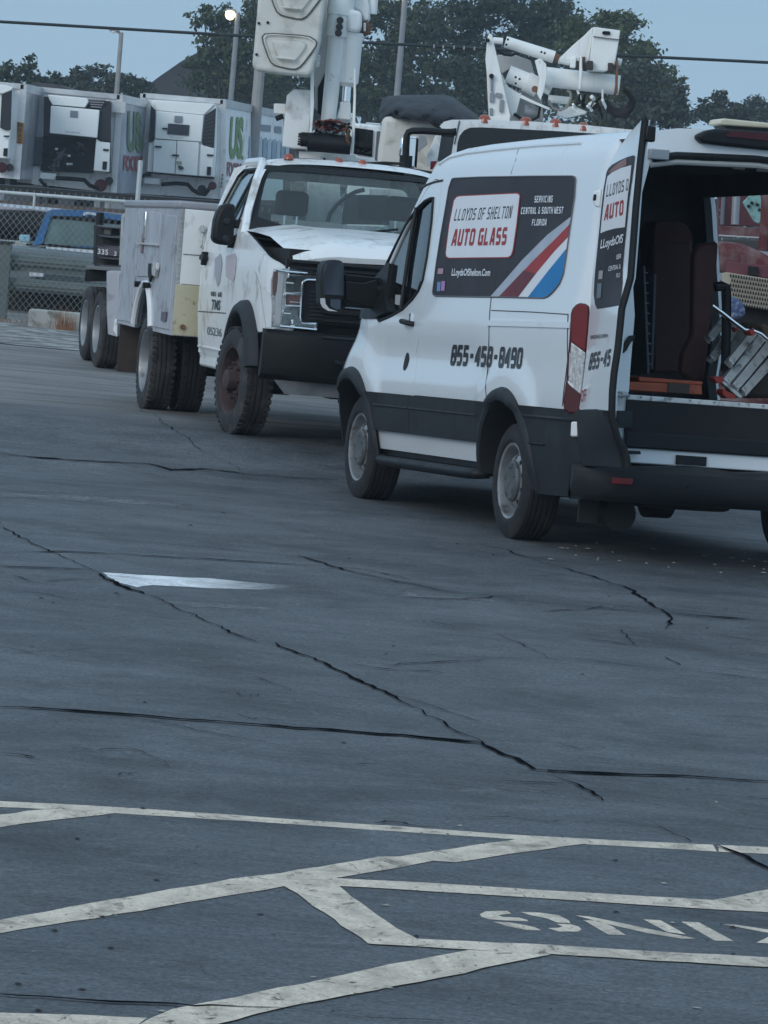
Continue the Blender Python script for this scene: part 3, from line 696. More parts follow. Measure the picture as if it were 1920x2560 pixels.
# rubber rim round the door window, and its divider
p3 = [Lf(.002)(*q) for q in dwin]
MB().tube(p3, .011, 6, closed=True).build('window_seal', BLACK, fdoor)
dv = vxz(cq((622, 520), (590, 700), (560, 900), (530, 1125)))
MB().tube([Lf(.004)(*q) for q in dv], .016, 6).build('window_divider', BLACK, fdoor)
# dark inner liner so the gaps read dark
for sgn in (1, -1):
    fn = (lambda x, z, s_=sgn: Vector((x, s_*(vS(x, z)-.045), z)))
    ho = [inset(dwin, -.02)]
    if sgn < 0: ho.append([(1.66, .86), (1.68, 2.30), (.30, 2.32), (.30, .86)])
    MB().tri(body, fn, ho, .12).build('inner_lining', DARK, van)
# roof / windscreen / bonnet strip between the two sides
def strip(pts, m, name, crown=.05, off=0, n=14, inx=0):
    b = MB(); V = []
    for (x, z) in pts:
        yw = vS(x, z)-.012
        for k in range(n+1):
            s_ = -1+2*k/n; V.append((x+inx*(1-s_*s_), s_*yw, z+crown*(1-abs(s_)**2.4)))
    w = n+1
    b.add(V, [(i*w+k, i*w+k+1, (i+1)*w+k+1, (i+1)*w+k) for i in range(len(pts)-1) for k in range(n)]); return b.build(name, m, van, ang=60)
roofpts = top[5:15]
strip(roofpts, WHITE, 'roof', .075)
strip([(2.36, 2.335), (2.56, 2.125), (2.78, 1.93), (3.0, 1.68), (3.27, 1.39)], DGLASS, 'windscreen', .0, inx=.22)
strip([(3.24, 1.40), (3.6, 1.30), (3.9, 1.22), (4.12, 1.10), (4.22, .96), (4.26, zt)], WHITE, 'bonnet', .03, inx=.12)
strip([(4.26, zt), (4.30, .6), (4.27, .42), (4.2, .33)], CLAD, 'front_bumper', .0, inx=.12)
# drip rail and raised roof bead
for sgn in (1, -1):
    MB().tube([Vector((x, sgn*(vS(x, z)+.004), z)) for x, z in ((2.25, 2.36), (2.1, 2.405), (1.8, 2.425), (1.2, 2.432), (.4, 2.435), (-.45, 2.425))], .011, 6).build('drip_rail', WHITE, van)
# shallow pressed line and shut seams
SEAM = mat('seam', (.05, .05, .055), .8)
def seam(pts, m=SEAM, w=.005, name='shut_line', off=.0015, par=van):
    P = [Lf(off)(*q) for q in resample_open(pts, .08)]; MB().tube(P, w, 5).build(name, m, par)
def resample_open(pts, step):
    o = []
    for a, b in zip(pts, pts[1:]):
        k = max(1, int(math.hypot(b[0]-a[0], b[1]-a[1])/step)); o += [(a[0]+(b[0]-a[0])*j/k, a[1]+(b[1]-a[1])*j/k) for j in range(k)]
    return o+[pts[-1]]
seam(vxz([(1303, 363), (1290, 400), (1277, 436)]), w=.0014); seam(vxz([(1250, 600), (1235, 700), (1229, 743), (1223, 848), (1221, 905), (1217, 998)]), w=.0035)
seam(vxz(cq((640, 412), (680, 385), (720, 370), (776, 358))), w=.008)
seam(vxz([(1229, 776), (1330, 780), (1421, 786)]), w=.003)
seam(vxz([(1421, 786), (1420, 900), (1407, 1016)]), w=.004)
MB().tri([(-1.06, 1.30), (.50, 1.295), (.49, 1.33), (-1.06, 1.335)], Lf(.0), (), .1, off=Vector((0, .012, 0))).build('body_ledge', WHITE, van, bev=.004)
# cladding
zb_, zr_ = .563, .44
def side_panel(poly, m, name, off=.012, step=.07, both=True, par=van, th=.02):
    o = MB().tri(poly, Lf(off), (), step, off=Vector((0, -th, 0))).build(name, m, par)
    if both: MB().tri(poly, Rf(off), (), step, off=Vector((0, th, 0))).build(name, m, par)
    return o
def arcx(C_, r, z, side): return C_[0]+side*math.sqrt(max(0, r*r-(z-C_[1])**2))
mid = []
def arcbetween(C_, r, z0, z1, side, n=6): return [(arcx(C_, r, z0+(z1-z0)*k/n, side), z0+(z1-z0)*k/n) for k in range(n+1)]
side_panel(arcbetween(ACR, RI+.02, zt-.004, zb_, 1)+[(1.99, zb_), (1.985, .70), (1.99, zt-.004)], CLAD, 'side_cladding', .014)
side_panel([(1.997, zt-.004), (1.992, .70), (1.997, zb_)]+arcbetween(ACF, RI+.02, zb_, zt-.004, -1), CLAD, 'side_cladding', .014)
side_panel(arcbetween(ACR, RI+.02, zb_-.002, zr_, 1)+arcbetween(ACF, RI+.02, zr_, zb_-.002, -1), WHITE, 'sill_panel', -.022)
side_panel([(3.6+.1, .36)]+arcbetween(ACF, RI+.02, .40, zt-.004, 1)+[(4.25, zt-.004), (4.29, .6), (4.26, .40), (4.2, .34)], CLAD, 'side_cladding', .010)
side_panel(arcbetween(ACR, RI+.02, .30, zt-.004, -1)+[(-1.25, zt-.004), (-1.27, .56), (-1.25, .345), (-1.1, .31), (-.7, .30)], CLAD, 'rear_corner_cladding', .012, both=True)
# ridge lines of cladding and arch flares
for C_ in (ACF, ACR):
    for fn, sg in ((Lf(), 1), (Rf(), -1)):
        a0, a1, n = (2 if C_ is ACF else 0), (186 if C_ is ACR else 188), 40; b = MB(); V = []
        for k in range(n+1):
            a = math.radians(a0+(a1-a0)*k/n)
            for r, o in ((RO+.004, .002), (RO-.008, .026), (RO-.03, .036), (RI+.02, .040), (RI, .030), (RI-.004, -.03), (RI, -.40)):
                x = C_[0]+r*math.cos(a); z = C_[1]+r*math.sin(a); y = vS(x, max(z, .30))+o; V.append((x, sg*y, z))
        b.add(V, [(k*7+j, k*7+j+1, (k+1)*7+j+1, (k+1)*7+j) for k in range(n) for j in range(6)]); b.build('wheel_arch', CLAD, van, ang=50)
        MB().prism([(C_[0]+(RI+.03)*math.cos(t*math.pi/16), sg*.60, C_[1]+(RI+.03)*math.sin(t*math.pi/16)) for t in range(17)], (0, sg*.03, 0)).build('wheel_housing', DARK, van)
seam([(-.34, .60), (-.75, .60)], BLACK, .008, 'cladding_groove', .014)
seam([(-.35, .76), (-1.22, .762)], CLAD, .012, 'cladding_ridge', .012)
for a, b_ in ((.55, 1.985), (2.0, 2.78)): seam([(a, .735), (b_, .735)], CLAD, .010, 'cladding_ridge', .016)
# side step tube
MB().tube([(.62, .90, .375), (.66, .97, .365), (.8, .985, .362), (2.6, .985, .362), (2.74, .97, .366), (2.80, .90, .38)], .036, 12).build('side_step', BLACK, van)
MB().bb((.55, .86, .40), (2.85, .93, .445)).build('sill_flange', BLACK, van)
# vinyl side window graphic
wz = Z(780, 300, 2.37)
wpx = wz((832, 352), (845, 345), (1000, 338), (1300, 333), (1545, 332), (1560, 338), (1566, 352), (1560, 450), (1542, 570), (1525, 690), (1508, 820), (1492, 915), (1470, 970), (1430, 1020), (1400, 1046), (1375, 1055), (1100, 1049), (735, 1044), (722, 1036), (718, 1020), (740, 850), (765, 690), (795, 520), (815, 400))
wg = vxz(wpx)
gr = MB().tri(wg, Lf(.003), (), .06, off=Vector((0, -.01, 0))).build('side_graphic_panel', VINYL, van)
MB().tube([Lf(.004)(*q) for q in wg], .005, 5, closed=True).build('panel_edge', mat('graphic_edge', (.10, .10, .11), .5), gr)
def vdec(px, m, name, off, par=gr): return MB().tri(vxz(px), Lf(off), (), .06).build(name, m, par)
vdec(wz((1062, 1046), (1115, 1048), (1320, 830), (1440, 712), (1528, 625), (1540, 572), (1400, 680), (1250, 830)), VSILV, 'stripe', .0055)
vdec(wz((1115, 1048), (1225, 1050), (1340, 900), (1440, 780), (1522, 692), (1530, 620), (1440, 712), (1320, 830)), VRED, 'stripe', .0065)
vdec(wz((1112, 1048), (1225, 1050), (1330, 910), (1262, 890)), VDRED, 'stripe', .0075)
vdec(wz((1225, 1050), (1282, 1052), (1400, 900), (1512, 762), (1522, 694), (1440, 780), (1340, 900)), VWHITE, 'stripe', .0055)
vdec(wz((1282, 1052), (1380, 1054), (1430, 1020), (1470, 968), (1492, 912), (1508, 800), (1512, 764), (1400, 900)), VBLUE, 'stripe', .0065)
sgn_ = wz((860, 452), (880, 447), (1215, 431), (1234, 434), (1241, 447), (1222, 620), (1200, 775), (1190, 805), (1170, 818), (815, 822), (797, 812), (793, 790), (815, 620), (842, 475))
vdec(sgn_, VRED, 'sign_border', .0058)
s2 = wz((862, 459), (880, 453), (1213, 437), (1228, 440), (1235, 450), (1216, 620), (1194, 772), (1184, 800), (1168, 812), (818, 816), (803, 808), (799, 790), (820, 620), (848, 478))
vdec(s2, VWHITE, 'sign_face', .0068)
tf = lambda off: (lambda u, v: (lambda p: Vector((p.x, vS(p.x, p.z)+off, p.z)))(vhit(u, v)))
block_px('LLOYDS OF SHELTON', wz((845, 600), (1184, 585), (1200, 506), (862, 527)), tf(.0082), 'lettering', VBLACK, gr, .75)
block_px('AUTO GLASS', wz((830, 746), (1154, 740), (1168, 636), (848, 648)), tf(.0082), 'lettering', VRED, gr, 1.3)
block_px('SERVICING', wz((1322, 490), (1430, 488), (1436, 448), (1328, 450)), tf(.0072), 'lettering', VWHITE, gr, 1.15)
block_px('CENTRAL & SOUTH WEST', wz((1243, 558), (1492, 555), (1498, 514), (1248, 518)), tf(.0072), 'lettering', VWHITE, gr, 1.15)
block_px('FLORIDA', wz((1308, 626), (1394, 626), (1400, 586), (1313, 588)), tf(.0072), 'lettering', VWHITE, gr, 1.15)
text_px('LLoydsOfShelton.Com', wz((830, 936), (1058, 938), (1066, 882), (838, 880)), tf(.0072), 'lettering', VWHITE, gr, .02)
vdec(wz((752, 880), (784, 880), (780, 912), (748, 912)), mat('sticker_pink', (.40, .22, .28), .5), 'sticker', .006)
vdec(wz((748, 960), (768, 960), (764, 1015), (744, 1015)), mat('sticker_blue', (.12, .22, .42), .5), 'sticker', .006)
vdec(wz((772, 955), (794, 955), (790, 1012), (768, 1012)), mat('sticker_violet', (.35, .18, .38), .5), 'sticker', .006)
block_px('855-458-8490', [(780+820/2.37, 800+268/2.37), (780+1240/2.37, 800+288/2.37), (780+1254/2.37, 800+165/2.37), (780+836/2.37, 800+147/2.37)], tf(.004), 'lettering', VBLACK, van, 1.35)
# door handle, lock, fuel flap
h = vhit(1025, 808); MB().tube([h+Vector((.09, .0, .005)), h+Vector((.08, .035, .01)), h+Vector((-.07, .04, .0)), h+Vector((-.09, .0, -.005))], .018, 8).build('door_handle', BLACK, fdoor)
h = vhit(1028, 795); MB().box(h, (.03, .02, .06)).build('lock_barrel', CHROME, fdoor)
h = vhit(1017, 904); MB().tri(arc(0, 0, .05, 0, 350, 16, .06), lambda a, b_: (h.x+a, vS(h.x+a, h.z+b_)+.004, h.z+b_), (), .05, off=Vector((0, -.01, 0))).build('badge', BLACK, fdoor)
# mirror with arm
mz = Z(700, 380, 3.6065)
mir = MB()
def mp(u, v, d): q = mz((u, v))[0]; return VB.hit(q[0], q[1], 'x', d)
hz = [(378, 1300), (372, 1190), (378, 1090), (392, 1020), (430, 980), (500, 970), (560, 978), (582, 1010), (586, 1100), (584, 1200), (580, 1300), (578, 1400), (560, 1450), (490, 1443), (420, 1420), (372, 1370)]
MX = 2.98
mir.prism([mp(u, v, MX) for u, v in hz], (.16, 0, 0)); mo = mir.build('mirror', BLACK, van, bev=.02, seg=3)
MB().prism([mp(u, v, MX)-Vector((.006, 0, 0)) for u, v in [(398, 1285), (394, 1100), (415, 1010), (440, 992), (545, 990), (568, 1010), (574, 1100), (572, 1292)]], (.004, 0, 0)).build('mirror_glass', mat('mirror_face', (.07, .085, .11), .12, .6), mo, bev=.001)
MB().prism([mp(u, v, MX)-Vector((.01, 0, 0)) for u, v in [(362, 1318), (402, 1318), (408, 1370), (440, 1412), (520, 1438), (430, 1432), (378, 1398), (362, 1360)]], (.008, 0, 0)).build('turn_lamp', mat('lamp_housing_silver', (.65, .65, .66), .3, .3), mo)
MB().prism([mp(u, v, MX)-Vector((.008, 0, 0)) for u, v in [(450, 1325), (545, 1330), (540, 1420), (500, 1420), (455, 1390)]], (.006, 0, 0)).build('spot_mirror', mat('mirror_face', (.1, .12, .15), .12, .8), mo)
arm = MB()
a1 = mp(590, 1130, MX); a2 = mp(880, 1170, MX+.05); b1 = mp(590, 1360, MX); b2 = mp(850, 1380, MX+.05)
arm.bar(a1+Vector((.06, 0, 0)), a2+Vector((.06, -.12, 0)), .05, .05); arm.bar(b1+Vector((.06, 0, 0)), b2+Vector((.06, -.12, 0)), .05, .05)
arm.prism([mp(u, v, MX+.03) for u, v in [(590, 1160), (760, 1180), (880, 1150), (900, 1420), (760, 1390), (590, 1340)]], (.07, 0, 0))
arm.build('mirror_arm', BLACK, mo, bev=.01)
side_panel(vxz(mz((880, 1130), (985, 1000), (1010, 1010), (965, 1300), (1000, 1440), (860, 1500), (740, 1500), (760, 1400), (850, 1340))), BLACK, 'mirror_base', .02, both=False, th=.05)
MB().tri(vxz(mz((1030, 1285), (1100, 1290), (1090, 1390), (1025, 1370))), Lf(-.008), (), .1).build('window_sticker', mat('sticker_grey', (.3, .3, .3), .6), fdoor)
# cab seats (seen through the glass)
for y in (.42, -.42):
    s_ = MB().box((2.25, y, 1.35), (.14, .42, .75), Matrix.Rotation(.12, 3, 'Y')).box((2.2, y, 1.82), (.10, .24, .2)).build('seat', SEAT, van, bev=.04, seg=3)
MB().bb((2.9, -.9, 1.2), (3.4, .9, 1.36)).build('dashboard', BLACK, van, bev=.03)
MB().tube([Vector((2.86, .42, 1.38))+Vector((.10*math.sin(a)*.4, .19*math.cos(a), .17*math.sin(a))) for a in [2*math.pi*k/20 for k in range(20)]], .014, 6, closed=True).build('steering_wheel', BLACK, van)

# rear end ---------------------------------------------------------
XR = -1.22
def rp_(u, v, x=XR): return VB.hit(u, v, 'x', x)
# rear frame: corner pillar, header; opening between y=-.70 and .70
def prof_w(z): return vS(XR, z)-.01
opn = [(.69, .93), (.685, 1.4), (.72, 1.65), (.70, 2.1), (.66, 2.30), (.3, 2.345), (-.3, 2.345), (-.66, 2.30), (-.70, 2.1), (-.72, 1.65), (-.685, 1.4), (-.69, .93)]
outer_ = [(prof_w(z), z) for z in (.50, .7, .93, 1.2, 1.5, 1.8, 2.1, 2.28, 2.40)]+[(.74, 2.47), (.5, 2.515), (.2, 2.53), (-.2, 2.53), (-.5, 2.515), (-.74, 2.47)]+[(-prof_w(z), z) for z in (2.40, 2.28, 2.1, 1.8, 1.5, 1.2, .93, .7, .50)]
rf_full = outer_+[(-.69, .50), (-.69, .93)]+opn[::-1][1:-1]+[(.69, .93), (.69, .50)]
MB().tri(rf_full, lambda y, z: (XR-.015*(1-abs(y)), y, z), (), .08, off=Vector((.05, 0, 0))).build('rear_frame', WHITE, van, ang=30)
MB().bb((-1.24, -.70, .535), (-1.16, .70, .625)).build('rear_sill_panel', WHITE, van, bev=.008)
MB().bb((-1.27, -.70, .625), (-1.15, .70, .72)).build('rear_step', BLACK, van, bev=.01)
MB().bb((-1.245, -.70, .70), (-1.10, .70, .905)).build('sill_riser', DARK, van)
MB().bb((-1.25, -.70, .905), (-1.17, .70, .935)).build('sill_trim', ALU, van, bev=.004)
for k in range(9): MB().cyl((-1.252, .62-.155*k, .925), (-1.258, .62-.155*k, .925), .007, None, 8).build('rivet', GSTEEL, van)
MB().bb((-1.262, .18, .545), (-1.24, .37, .60)).build('door_latch', BLACK, van, bev=.004)
MB().tube([(-1.235, .65, 2.325), (-1.235, .5, 2.355), (-1.235, 0, 2.375), (-1.235, -.5, 2.355), (-1.235, -.65, 2.325)], .022, 8).build('header_seal', BLACK, van)
MB().tube([(-1.24, .66, 2.285), (-1.24, .5, 2.315), (-1.24, 0, 2.335), (-1.24, -.5, 2.315), (-1.24, -.66, 2.285)], .016, 8).build('header_trim', mat('trim_grey', (.30, .31, .30), .5), van)
for y in (.62, -.62): MB().box((-1.25, y, 2.35), (.05, .12, .06)).build('door_check_bracket', GSTEEL, van, bev=.006)
# bumper
bp = MB()
def bsec(y): 
    c = .20*abs(y)**6; return [(-1.20, .52), (-1.40+c, .515), (-1.44+c, .49), (-1.44+c, .44), (-1.42+c, .38), (-1.37+c, .33), (-1.2, .30)]
n_ = 26; V = []
for k in range(n_+1):
    y = -1.0+2.0*k/n_
    for x, z in bsec(y): V.append((x, y, z+(.02*math.exp(-((abs(y)-.28)/.2)**2) if z > .5 else 0)))
bp.add(V, [(k*7+j, k*7+j+1, (k+1)*7+j+1, (k+1)*7+j) for k in range(n_) for j in range(6)]); bp.add([V[j] for j in range(7)], [tuple(range(7))]); bp.add([V[n_*7+j] for j in range(7)], [tuple(range(7))])
bumper = bp.build('rear_bumper', CLAD, van, ang=40)
rf0 = rp_(1554, 1203, -1.42)
MB().box((-1.435+.20*.55**6, rf0.y, rf0.z), (.02, .13, .038)).build('reflector', LAMPRED, bumper, bev=.006)
MB().cyl((-1.44, rp_(1723, 1218, -1.44).y, rp_(1723, 1218, -1.44).z), (-1.455, rp_(1723, 1218, -1.44).y, rp_(1723, 1218, -1.44).z), .014, None, 12).build('parking_sensor', BLACK, bumper)
# tail lamp left, traced then given depth
def tl(px, m, name, off, par, th=.05):
    N_ = (-.75, .66, 0); P_ = (XR+.04+off*-.75, .985+off*.66, 1.1)
    pts = [VB.hitp(u, v, P_, N_) for u, v in px]; return MB().prism(pts, Vector((.75, -.66, 0))*th).build(name, m, par, bev=.01, seg=3)
tz = Z(1380, 740, 3.95)
tlamp = tl(tz((180, 175), (195, 125), (230, 85), (270, 68), (320, 75), (355, 100), (362, 160), (352, 350), (336, 570), (310, 780), (292, 950), (280, 1140), (250, 1168), (165, 1160), (112, 1120), (105, 1040), (135, 830), (155, 560), (172, 330)), LAMPDRED, 'tail_lamp', 0, van, .07)
tl(tz((190, 180), (210, 125), (240, 92), (272, 78), (318, 84), (350, 108), (355, 160), (346, 350), (328, 545), (260, 500), (190, 445), (185, 330)), LAMPRED, 'lamp_lens', .006, tlamp, .01)
tl(tz((188, 455), (330, 560), (315, 700), (302, 820), (285, 975), (215, 920), (160, 850), (165, 700), (178, 560)), LAMPCLR, 'lamp_lens', .006, tlamp, .01)
tl(tz((150, 842), (162, 838), (215, 895), (208, 912), (165, 872)), VWHITE, 'lamp_trim', .009, tlamp, .006)
for k in range(4): tl(tz((172+k*32, 560+k*20), (178+k*32, 562+k*20), (168+k*30, 790+k*45), (162+k*30, 788+k*45)), mat('lens_rib', (.6, .6, .62), .3), 'lens_rib', .009, tlamp, .004)
# same lamp on the other corner, simple shape
MB().tri(rrect(-1.21, .86, -1.05, 1.47, .06), Rf(.012), (), .1, off=Vector((0, .04, 0))).build('tail_lamp', LAMPDRED, van)
# white hinge cover below the lamp
tl(tz((185, 1240), (262, 1240), (262, 1375), (250, 1392), (178, 1388)), VWHITE, 'hinge_cover', .05, van, .04)
# upper hinge on the pillar
tl(Z(1400, 300, 4.254)((345, 760), (440, 730), (430, 930), (370, 925), (335, 850)), WHITE, 'door_hinge', .03, van, .05)
tl(Z(1400, 300, 4.254)((352, 790), (378, 785), (372, 850), (345, 860)), BLACK, 'hinge_pin', .045, van, .03)
# inner jamb face seen inside the opening, latch and striker
MB().prism([(-1.236, .765, 1.48), (-1.236, .70, 1.48), (-1.236, .69, .95), (-1.236, .765, .95)], (.004, 0, 0)).build('door_jamb', WHITE, van)
jl = Z(1400, 800, 3.19)
MB().prism([rp_(u, v, -1.25) for u, v in jl((545, 125), (598, 120), (590, 155), (565, 175), (550, 200), (530, 240), (505, 265), (485, 258), (490, 215), (515, 165))], (-.012, 0, 0)).build('grab_handle', BLACK, van, bev=.005)
MB().prism([rp_(u, v, -1.25) for u, v in jl((450, 720), (575, 728), (568, 862), (440, 858))], (-.02, 0, 0)).build('hinge_plate', CLAD, van, bev=.005)
MB().prism([rp_(u, v, -1.25) for u, v in jl((445, 592), (550, 592), (548, 612), (445, 612))], (-.03, 0, 0)).build('door_check_arm', GSTEEL, van, bev=.004)
MB().cyl(rp_(1548, 990, -1.24), rp_(1548, 990, -1.246), .026, None, 16).build('bolt', ALU, van)
MB().cyl(rp_(1548, 1005, -1.24), rp_(1548, 1005, -1.246), .020, None, 16).build('bolt', ALU, van)
MB().prism([rp_(u, v, -1.26) for u, v in jl((520, 1040), (620, 1042), (625, 1068), (525, 1068))], (-.05, 0, 0)).build('hinge_plate', BLACK, van, bev=.004)
# high brake lamp and amber bar on the roof
bz = Z(1500, 260, 3.95)
bl = MB().prism([rp_(u, v, -1.30) for u, v in bz((962, 330), (985, 300), (1060, 262), (1140, 246), (1300, 250), (1659, 275), (2300, 320), (2660, 350), (2740, 400), (2660, 470), (2300, 470), (1659, 455), (1300, 418), (1020, 385))], (.12, 0, 0)).build('high_brake_lamp', BLACK, van, bev=.02, seg=3)
MB().prism([rp_(u, v, -1.30)-Vector((.008, 0, 0)) for u, v in bz((1240, 305), (1300, 265), (1659, 290), (2300, 335), (2280, 400), (1659, 365), (1245, 318))], (.006, 0, 0)).build('lamp_lens', LAMPDRED, bl)
lb = MB().prism([rp_(u, v, -1.20) for u, v in bz((1175, 190), (1190, 150), (1230, 142), (1659, 185), (2300, 245), (2330, 300), (1659, 240), (1180, 208))], (.18, 0, 0)).build('beacon_bar', mat('beacon_cream', (.62, .56, .42), .4, 0, .15, 5), van, bev=.02, seg=3)
MB().prism([rp_(u, v, -1.19) for u, v in bz((1210, 212), (1659, 245), (2300, 305), (2300, 325), (1659, 275), (1250, 240))], (.16, 0, 0)).build('beacon_base', BLACK, lb)
# open rear door
DP = [(2.47, -.005), (2.39, .0), (2.12, .012), (1.80, .012), (1.6, .013), (1.42, .052), (1.21, .057), (1.05, .07), (.95, .072), (.80, .065), (.69, .022), (.63, -.02), (.57, -.045), (.52, -.05)]
DPi = sorted(DP)
DH = [(.52, .942), (.6, .974), (.8, .999), (1.0, .982), (1.35, .972), (1.59, .975), (1.92, .962), (2.13, .955), (2.245, .94), (2.41, .87), (2.5, .83)]
DW = .70
def dpos(w, z, o=0):     # w: 0 hinge .. DW free edge
    hy = interp(DH, z)
    fy = 1.0+interp(DPi, z); t = w/DW
    return Vector((XR-.03-w, hy+(fy-hy)*t+o, z))
dtop = [(.0, .50), (.0, 1.4), (.005, 2.05), (.02, 2.22), (.08, 2.34), (.22, 2.42), (.45, 2.47), (DW, 2.50), (DW, 1.4), (DW, .50), (.55, .50), (.25, .515)]
ZC = .83
rdoor = MB().tri(dtop[:1][0:0]+[(.0, ZC), (.0, 1.4), (.005, 2.05), (.02, 2.22), (.08, 2.34), (.22, 2.42), (.45, 2.47), (DW, 2.50), (DW, 1.6), (DW, ZC+.01), (.4, ZC+.01)], lambda w, z: dpos(w, z), [], .07, off=Vector((0, -.05, 0))).build('rear_door', WHITE, van)
MB().tri([(.0, .50), (.0, ZC-.004), (.4, ZC+.006), (DW-.10, ZC+.006), (DW-.03, .70), (DW-.02, .52), (.3, .515)], lambda w, z: dpos(w, z, .012), [], .07, off=Vector((0, -.05, 0))).build('door_cladding', CLAD, rdoor)
MB().tube([dpos(DW+.004, z, -.018) for z in (2.50, 2.4, 2.25, 2.0, 1.8, 1.6, 1.5, 1.42, 1.3, 1.2, 1.05, .95, .85, .8, .75, .69, .63, .57, .52)], .022, 8).build('door_seal', BLACK, rdoor)
MB().tube([dpos(w, z, -.02) for w, z in ((DW+.012, 2.5), (.45, 2.475), (.22, 2.425), (.09, 2.35), (.02, 2.24))], .014, 8).build('door_seal', BLACK, rdoor)
MB().box(dpos(DW+.02, 2.42, -.05), (.06, .06, .09)).build('top_latch', BLACK, rdoor, bev=.01)
dz_ = Z(1400, 300, 4.254)
def dhit(u, v, o=0):
    w = .4; y = 1.0; p = None
    for i in range(24):
        p = VB.hit(u, v, 'y', y); q = dpos(max(-.1, min(DW+.1, XR-.03-p.x)), max(.5, min(2.5, p.z))); y = y*.5+q.y*.5
    return Vector((p.x, y+o, p.z))
def dwz(px): return [((XR-.03-p.x), p.z) for p in (dhit(u, v) for u, v in px)]
dg = MB().tri(dwz(dz_((500, 560), (515, 525), (560, 475), (640, 430), (720, 395), (785, 375), (800, 385), (790, 470), (770, 640), (740, 850), (715, 1100), (690, 1350), (668, 1600), (655, 1850), (650, 1965), (520, 1990), (400, 2008), (378, 1960), (365, 1850), (380, 1600), (415, 1250), (450, 900), (485, 650))), lambda w, z: dpos(w, z, .004), [], .06).build('door_window', VINYL, rdoor)
def ddec(px, m, name, o): return MB().tri(dwz(px), lambda w, z: dpos(w, z, o), (), .06).build(name, m, dg)
ddec(dz_((515, 600), (560, 560), (660, 510), (770, 480), (752, 650), (725, 860), (700, 1140), (590, 1155), (500, 1180), (440, 1205), (455, 1050), (485, 780)), VWHITE, 'sign_face', .006)
ddec(dz_((520, 560), (560, 520), (640, 450), (715, 405), (720, 480), (640, 515), (560, 555)), mat('vinyl_brown', (.22, .08, .06), .4), 'sign_border', .006)
ft = lambda o: (lambda u, v: dhit(u, v, o))
block_px('LLOYDS O', dz_((500, 825), (735, 750), (745, 618), (518, 690)), ft(.0075), 'lettering', VBLACK, dg, .75)
block_px('AUTO', dz_((478, 1070), (682, 1010), (690, 848), (500, 905)), ft(.0075), 'lettering', VRED, dg, 1.2)
text_px('LLoydsOfS', dz_((438, 1400), (678, 1335), (688, 1210), (448, 1275)), ft(.0075), 'lettering', VWHITE, dg, .02, .1)
text_px('SER', dz_((610, 1485), (662, 1470), (668, 1420), (615, 1435)), ft(.0075), 'lettering', VWHITE, dg, .01)
text_px('CENTRAL &', dz_((524, 1610), (655, 1580), (660, 1530), (530, 1558)), ft(.0075), 'lettering', VWHITE, dg, .01)
text_px('FLO', dz_((610, 1680), (650, 1670), (655, 1625), (615, 1632)), ft(.0075), 'lettering', VWHITE, dg, .01)
ddec(dz_((425, 1605), (470, 1600), (462, 1690), (418, 1695)), mat('sticker_grey', (.3, .3, .3), .6), 'sticker', .007)
ddec(dz_((410, 1740), (455, 1735), (445, 1890), (400, 1895)), mat('sticker_slate', (.12, .15, .18), .5), 'sticker', .007)
block_px('855-45', tz((358, 735), (568, 690), (590, 522), (388, 565)), ft(.003), 'lettering', VBLACK, rdoor, 1.3)
text_px('WINDSHIELD REPAIR', tz((378, 428), (552, 408), (556, 372), (384, 388)), ft(.003), 'lettering', VBLACK, rdoor, .02, .1)
text_px('OFF', tz((288, 1050), (336, 1035), (342, 915), (296, 930)), ft(.004), 'lettering', VRED, rdoor, .0)
# interior
inn = MB(); XF = 1.95
def vwall(sg, hole=None):
    b = MB(); b.tri([(-1.18, .80), (XF, .80), (XF, 2.42), (-1.18, 2.42)], lambda x, z: (x, sg*(vS(x, z)-.07), z), hole or [], .15, off=Vector((0, -sg*.01, 0))); return b
VINT = mat('van_interior', (.022, .020, .024), .75, 0, .3, 3)
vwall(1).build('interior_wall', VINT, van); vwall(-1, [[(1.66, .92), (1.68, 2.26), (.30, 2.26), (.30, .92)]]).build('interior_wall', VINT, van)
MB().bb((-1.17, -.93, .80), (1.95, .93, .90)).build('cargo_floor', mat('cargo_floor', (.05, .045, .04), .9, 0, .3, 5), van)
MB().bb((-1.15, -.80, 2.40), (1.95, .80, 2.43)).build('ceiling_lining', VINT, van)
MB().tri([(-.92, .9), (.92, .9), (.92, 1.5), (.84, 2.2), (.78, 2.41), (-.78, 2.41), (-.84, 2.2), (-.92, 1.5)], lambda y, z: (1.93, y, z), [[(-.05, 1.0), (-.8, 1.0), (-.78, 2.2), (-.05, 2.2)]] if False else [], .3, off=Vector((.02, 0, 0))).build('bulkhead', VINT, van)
for u, v in ((1847, 419), (1906, 425)):
    q = VB.hit(u, v, 'x', -.6); MB().box(q, (.02, .075, .022)).build('ceiling_lamp', mat('dome_lamp', (.55, .52, .45), .4), van, bev=.004)
# opening frame of the sliding door
MB().tri([(1.74, .90), (1.76, 2.34), (.22, 2.36), (.22, .90)], lambda x, z: (x, -(vS(x, z)-.02), z), [[(1.66, .93), (1.68, 2.28), (.30, 2.28), (.30, .93)]], .15, off=Vector((0, .06, 0))).build('sliding_door_frame', CLAD, van)
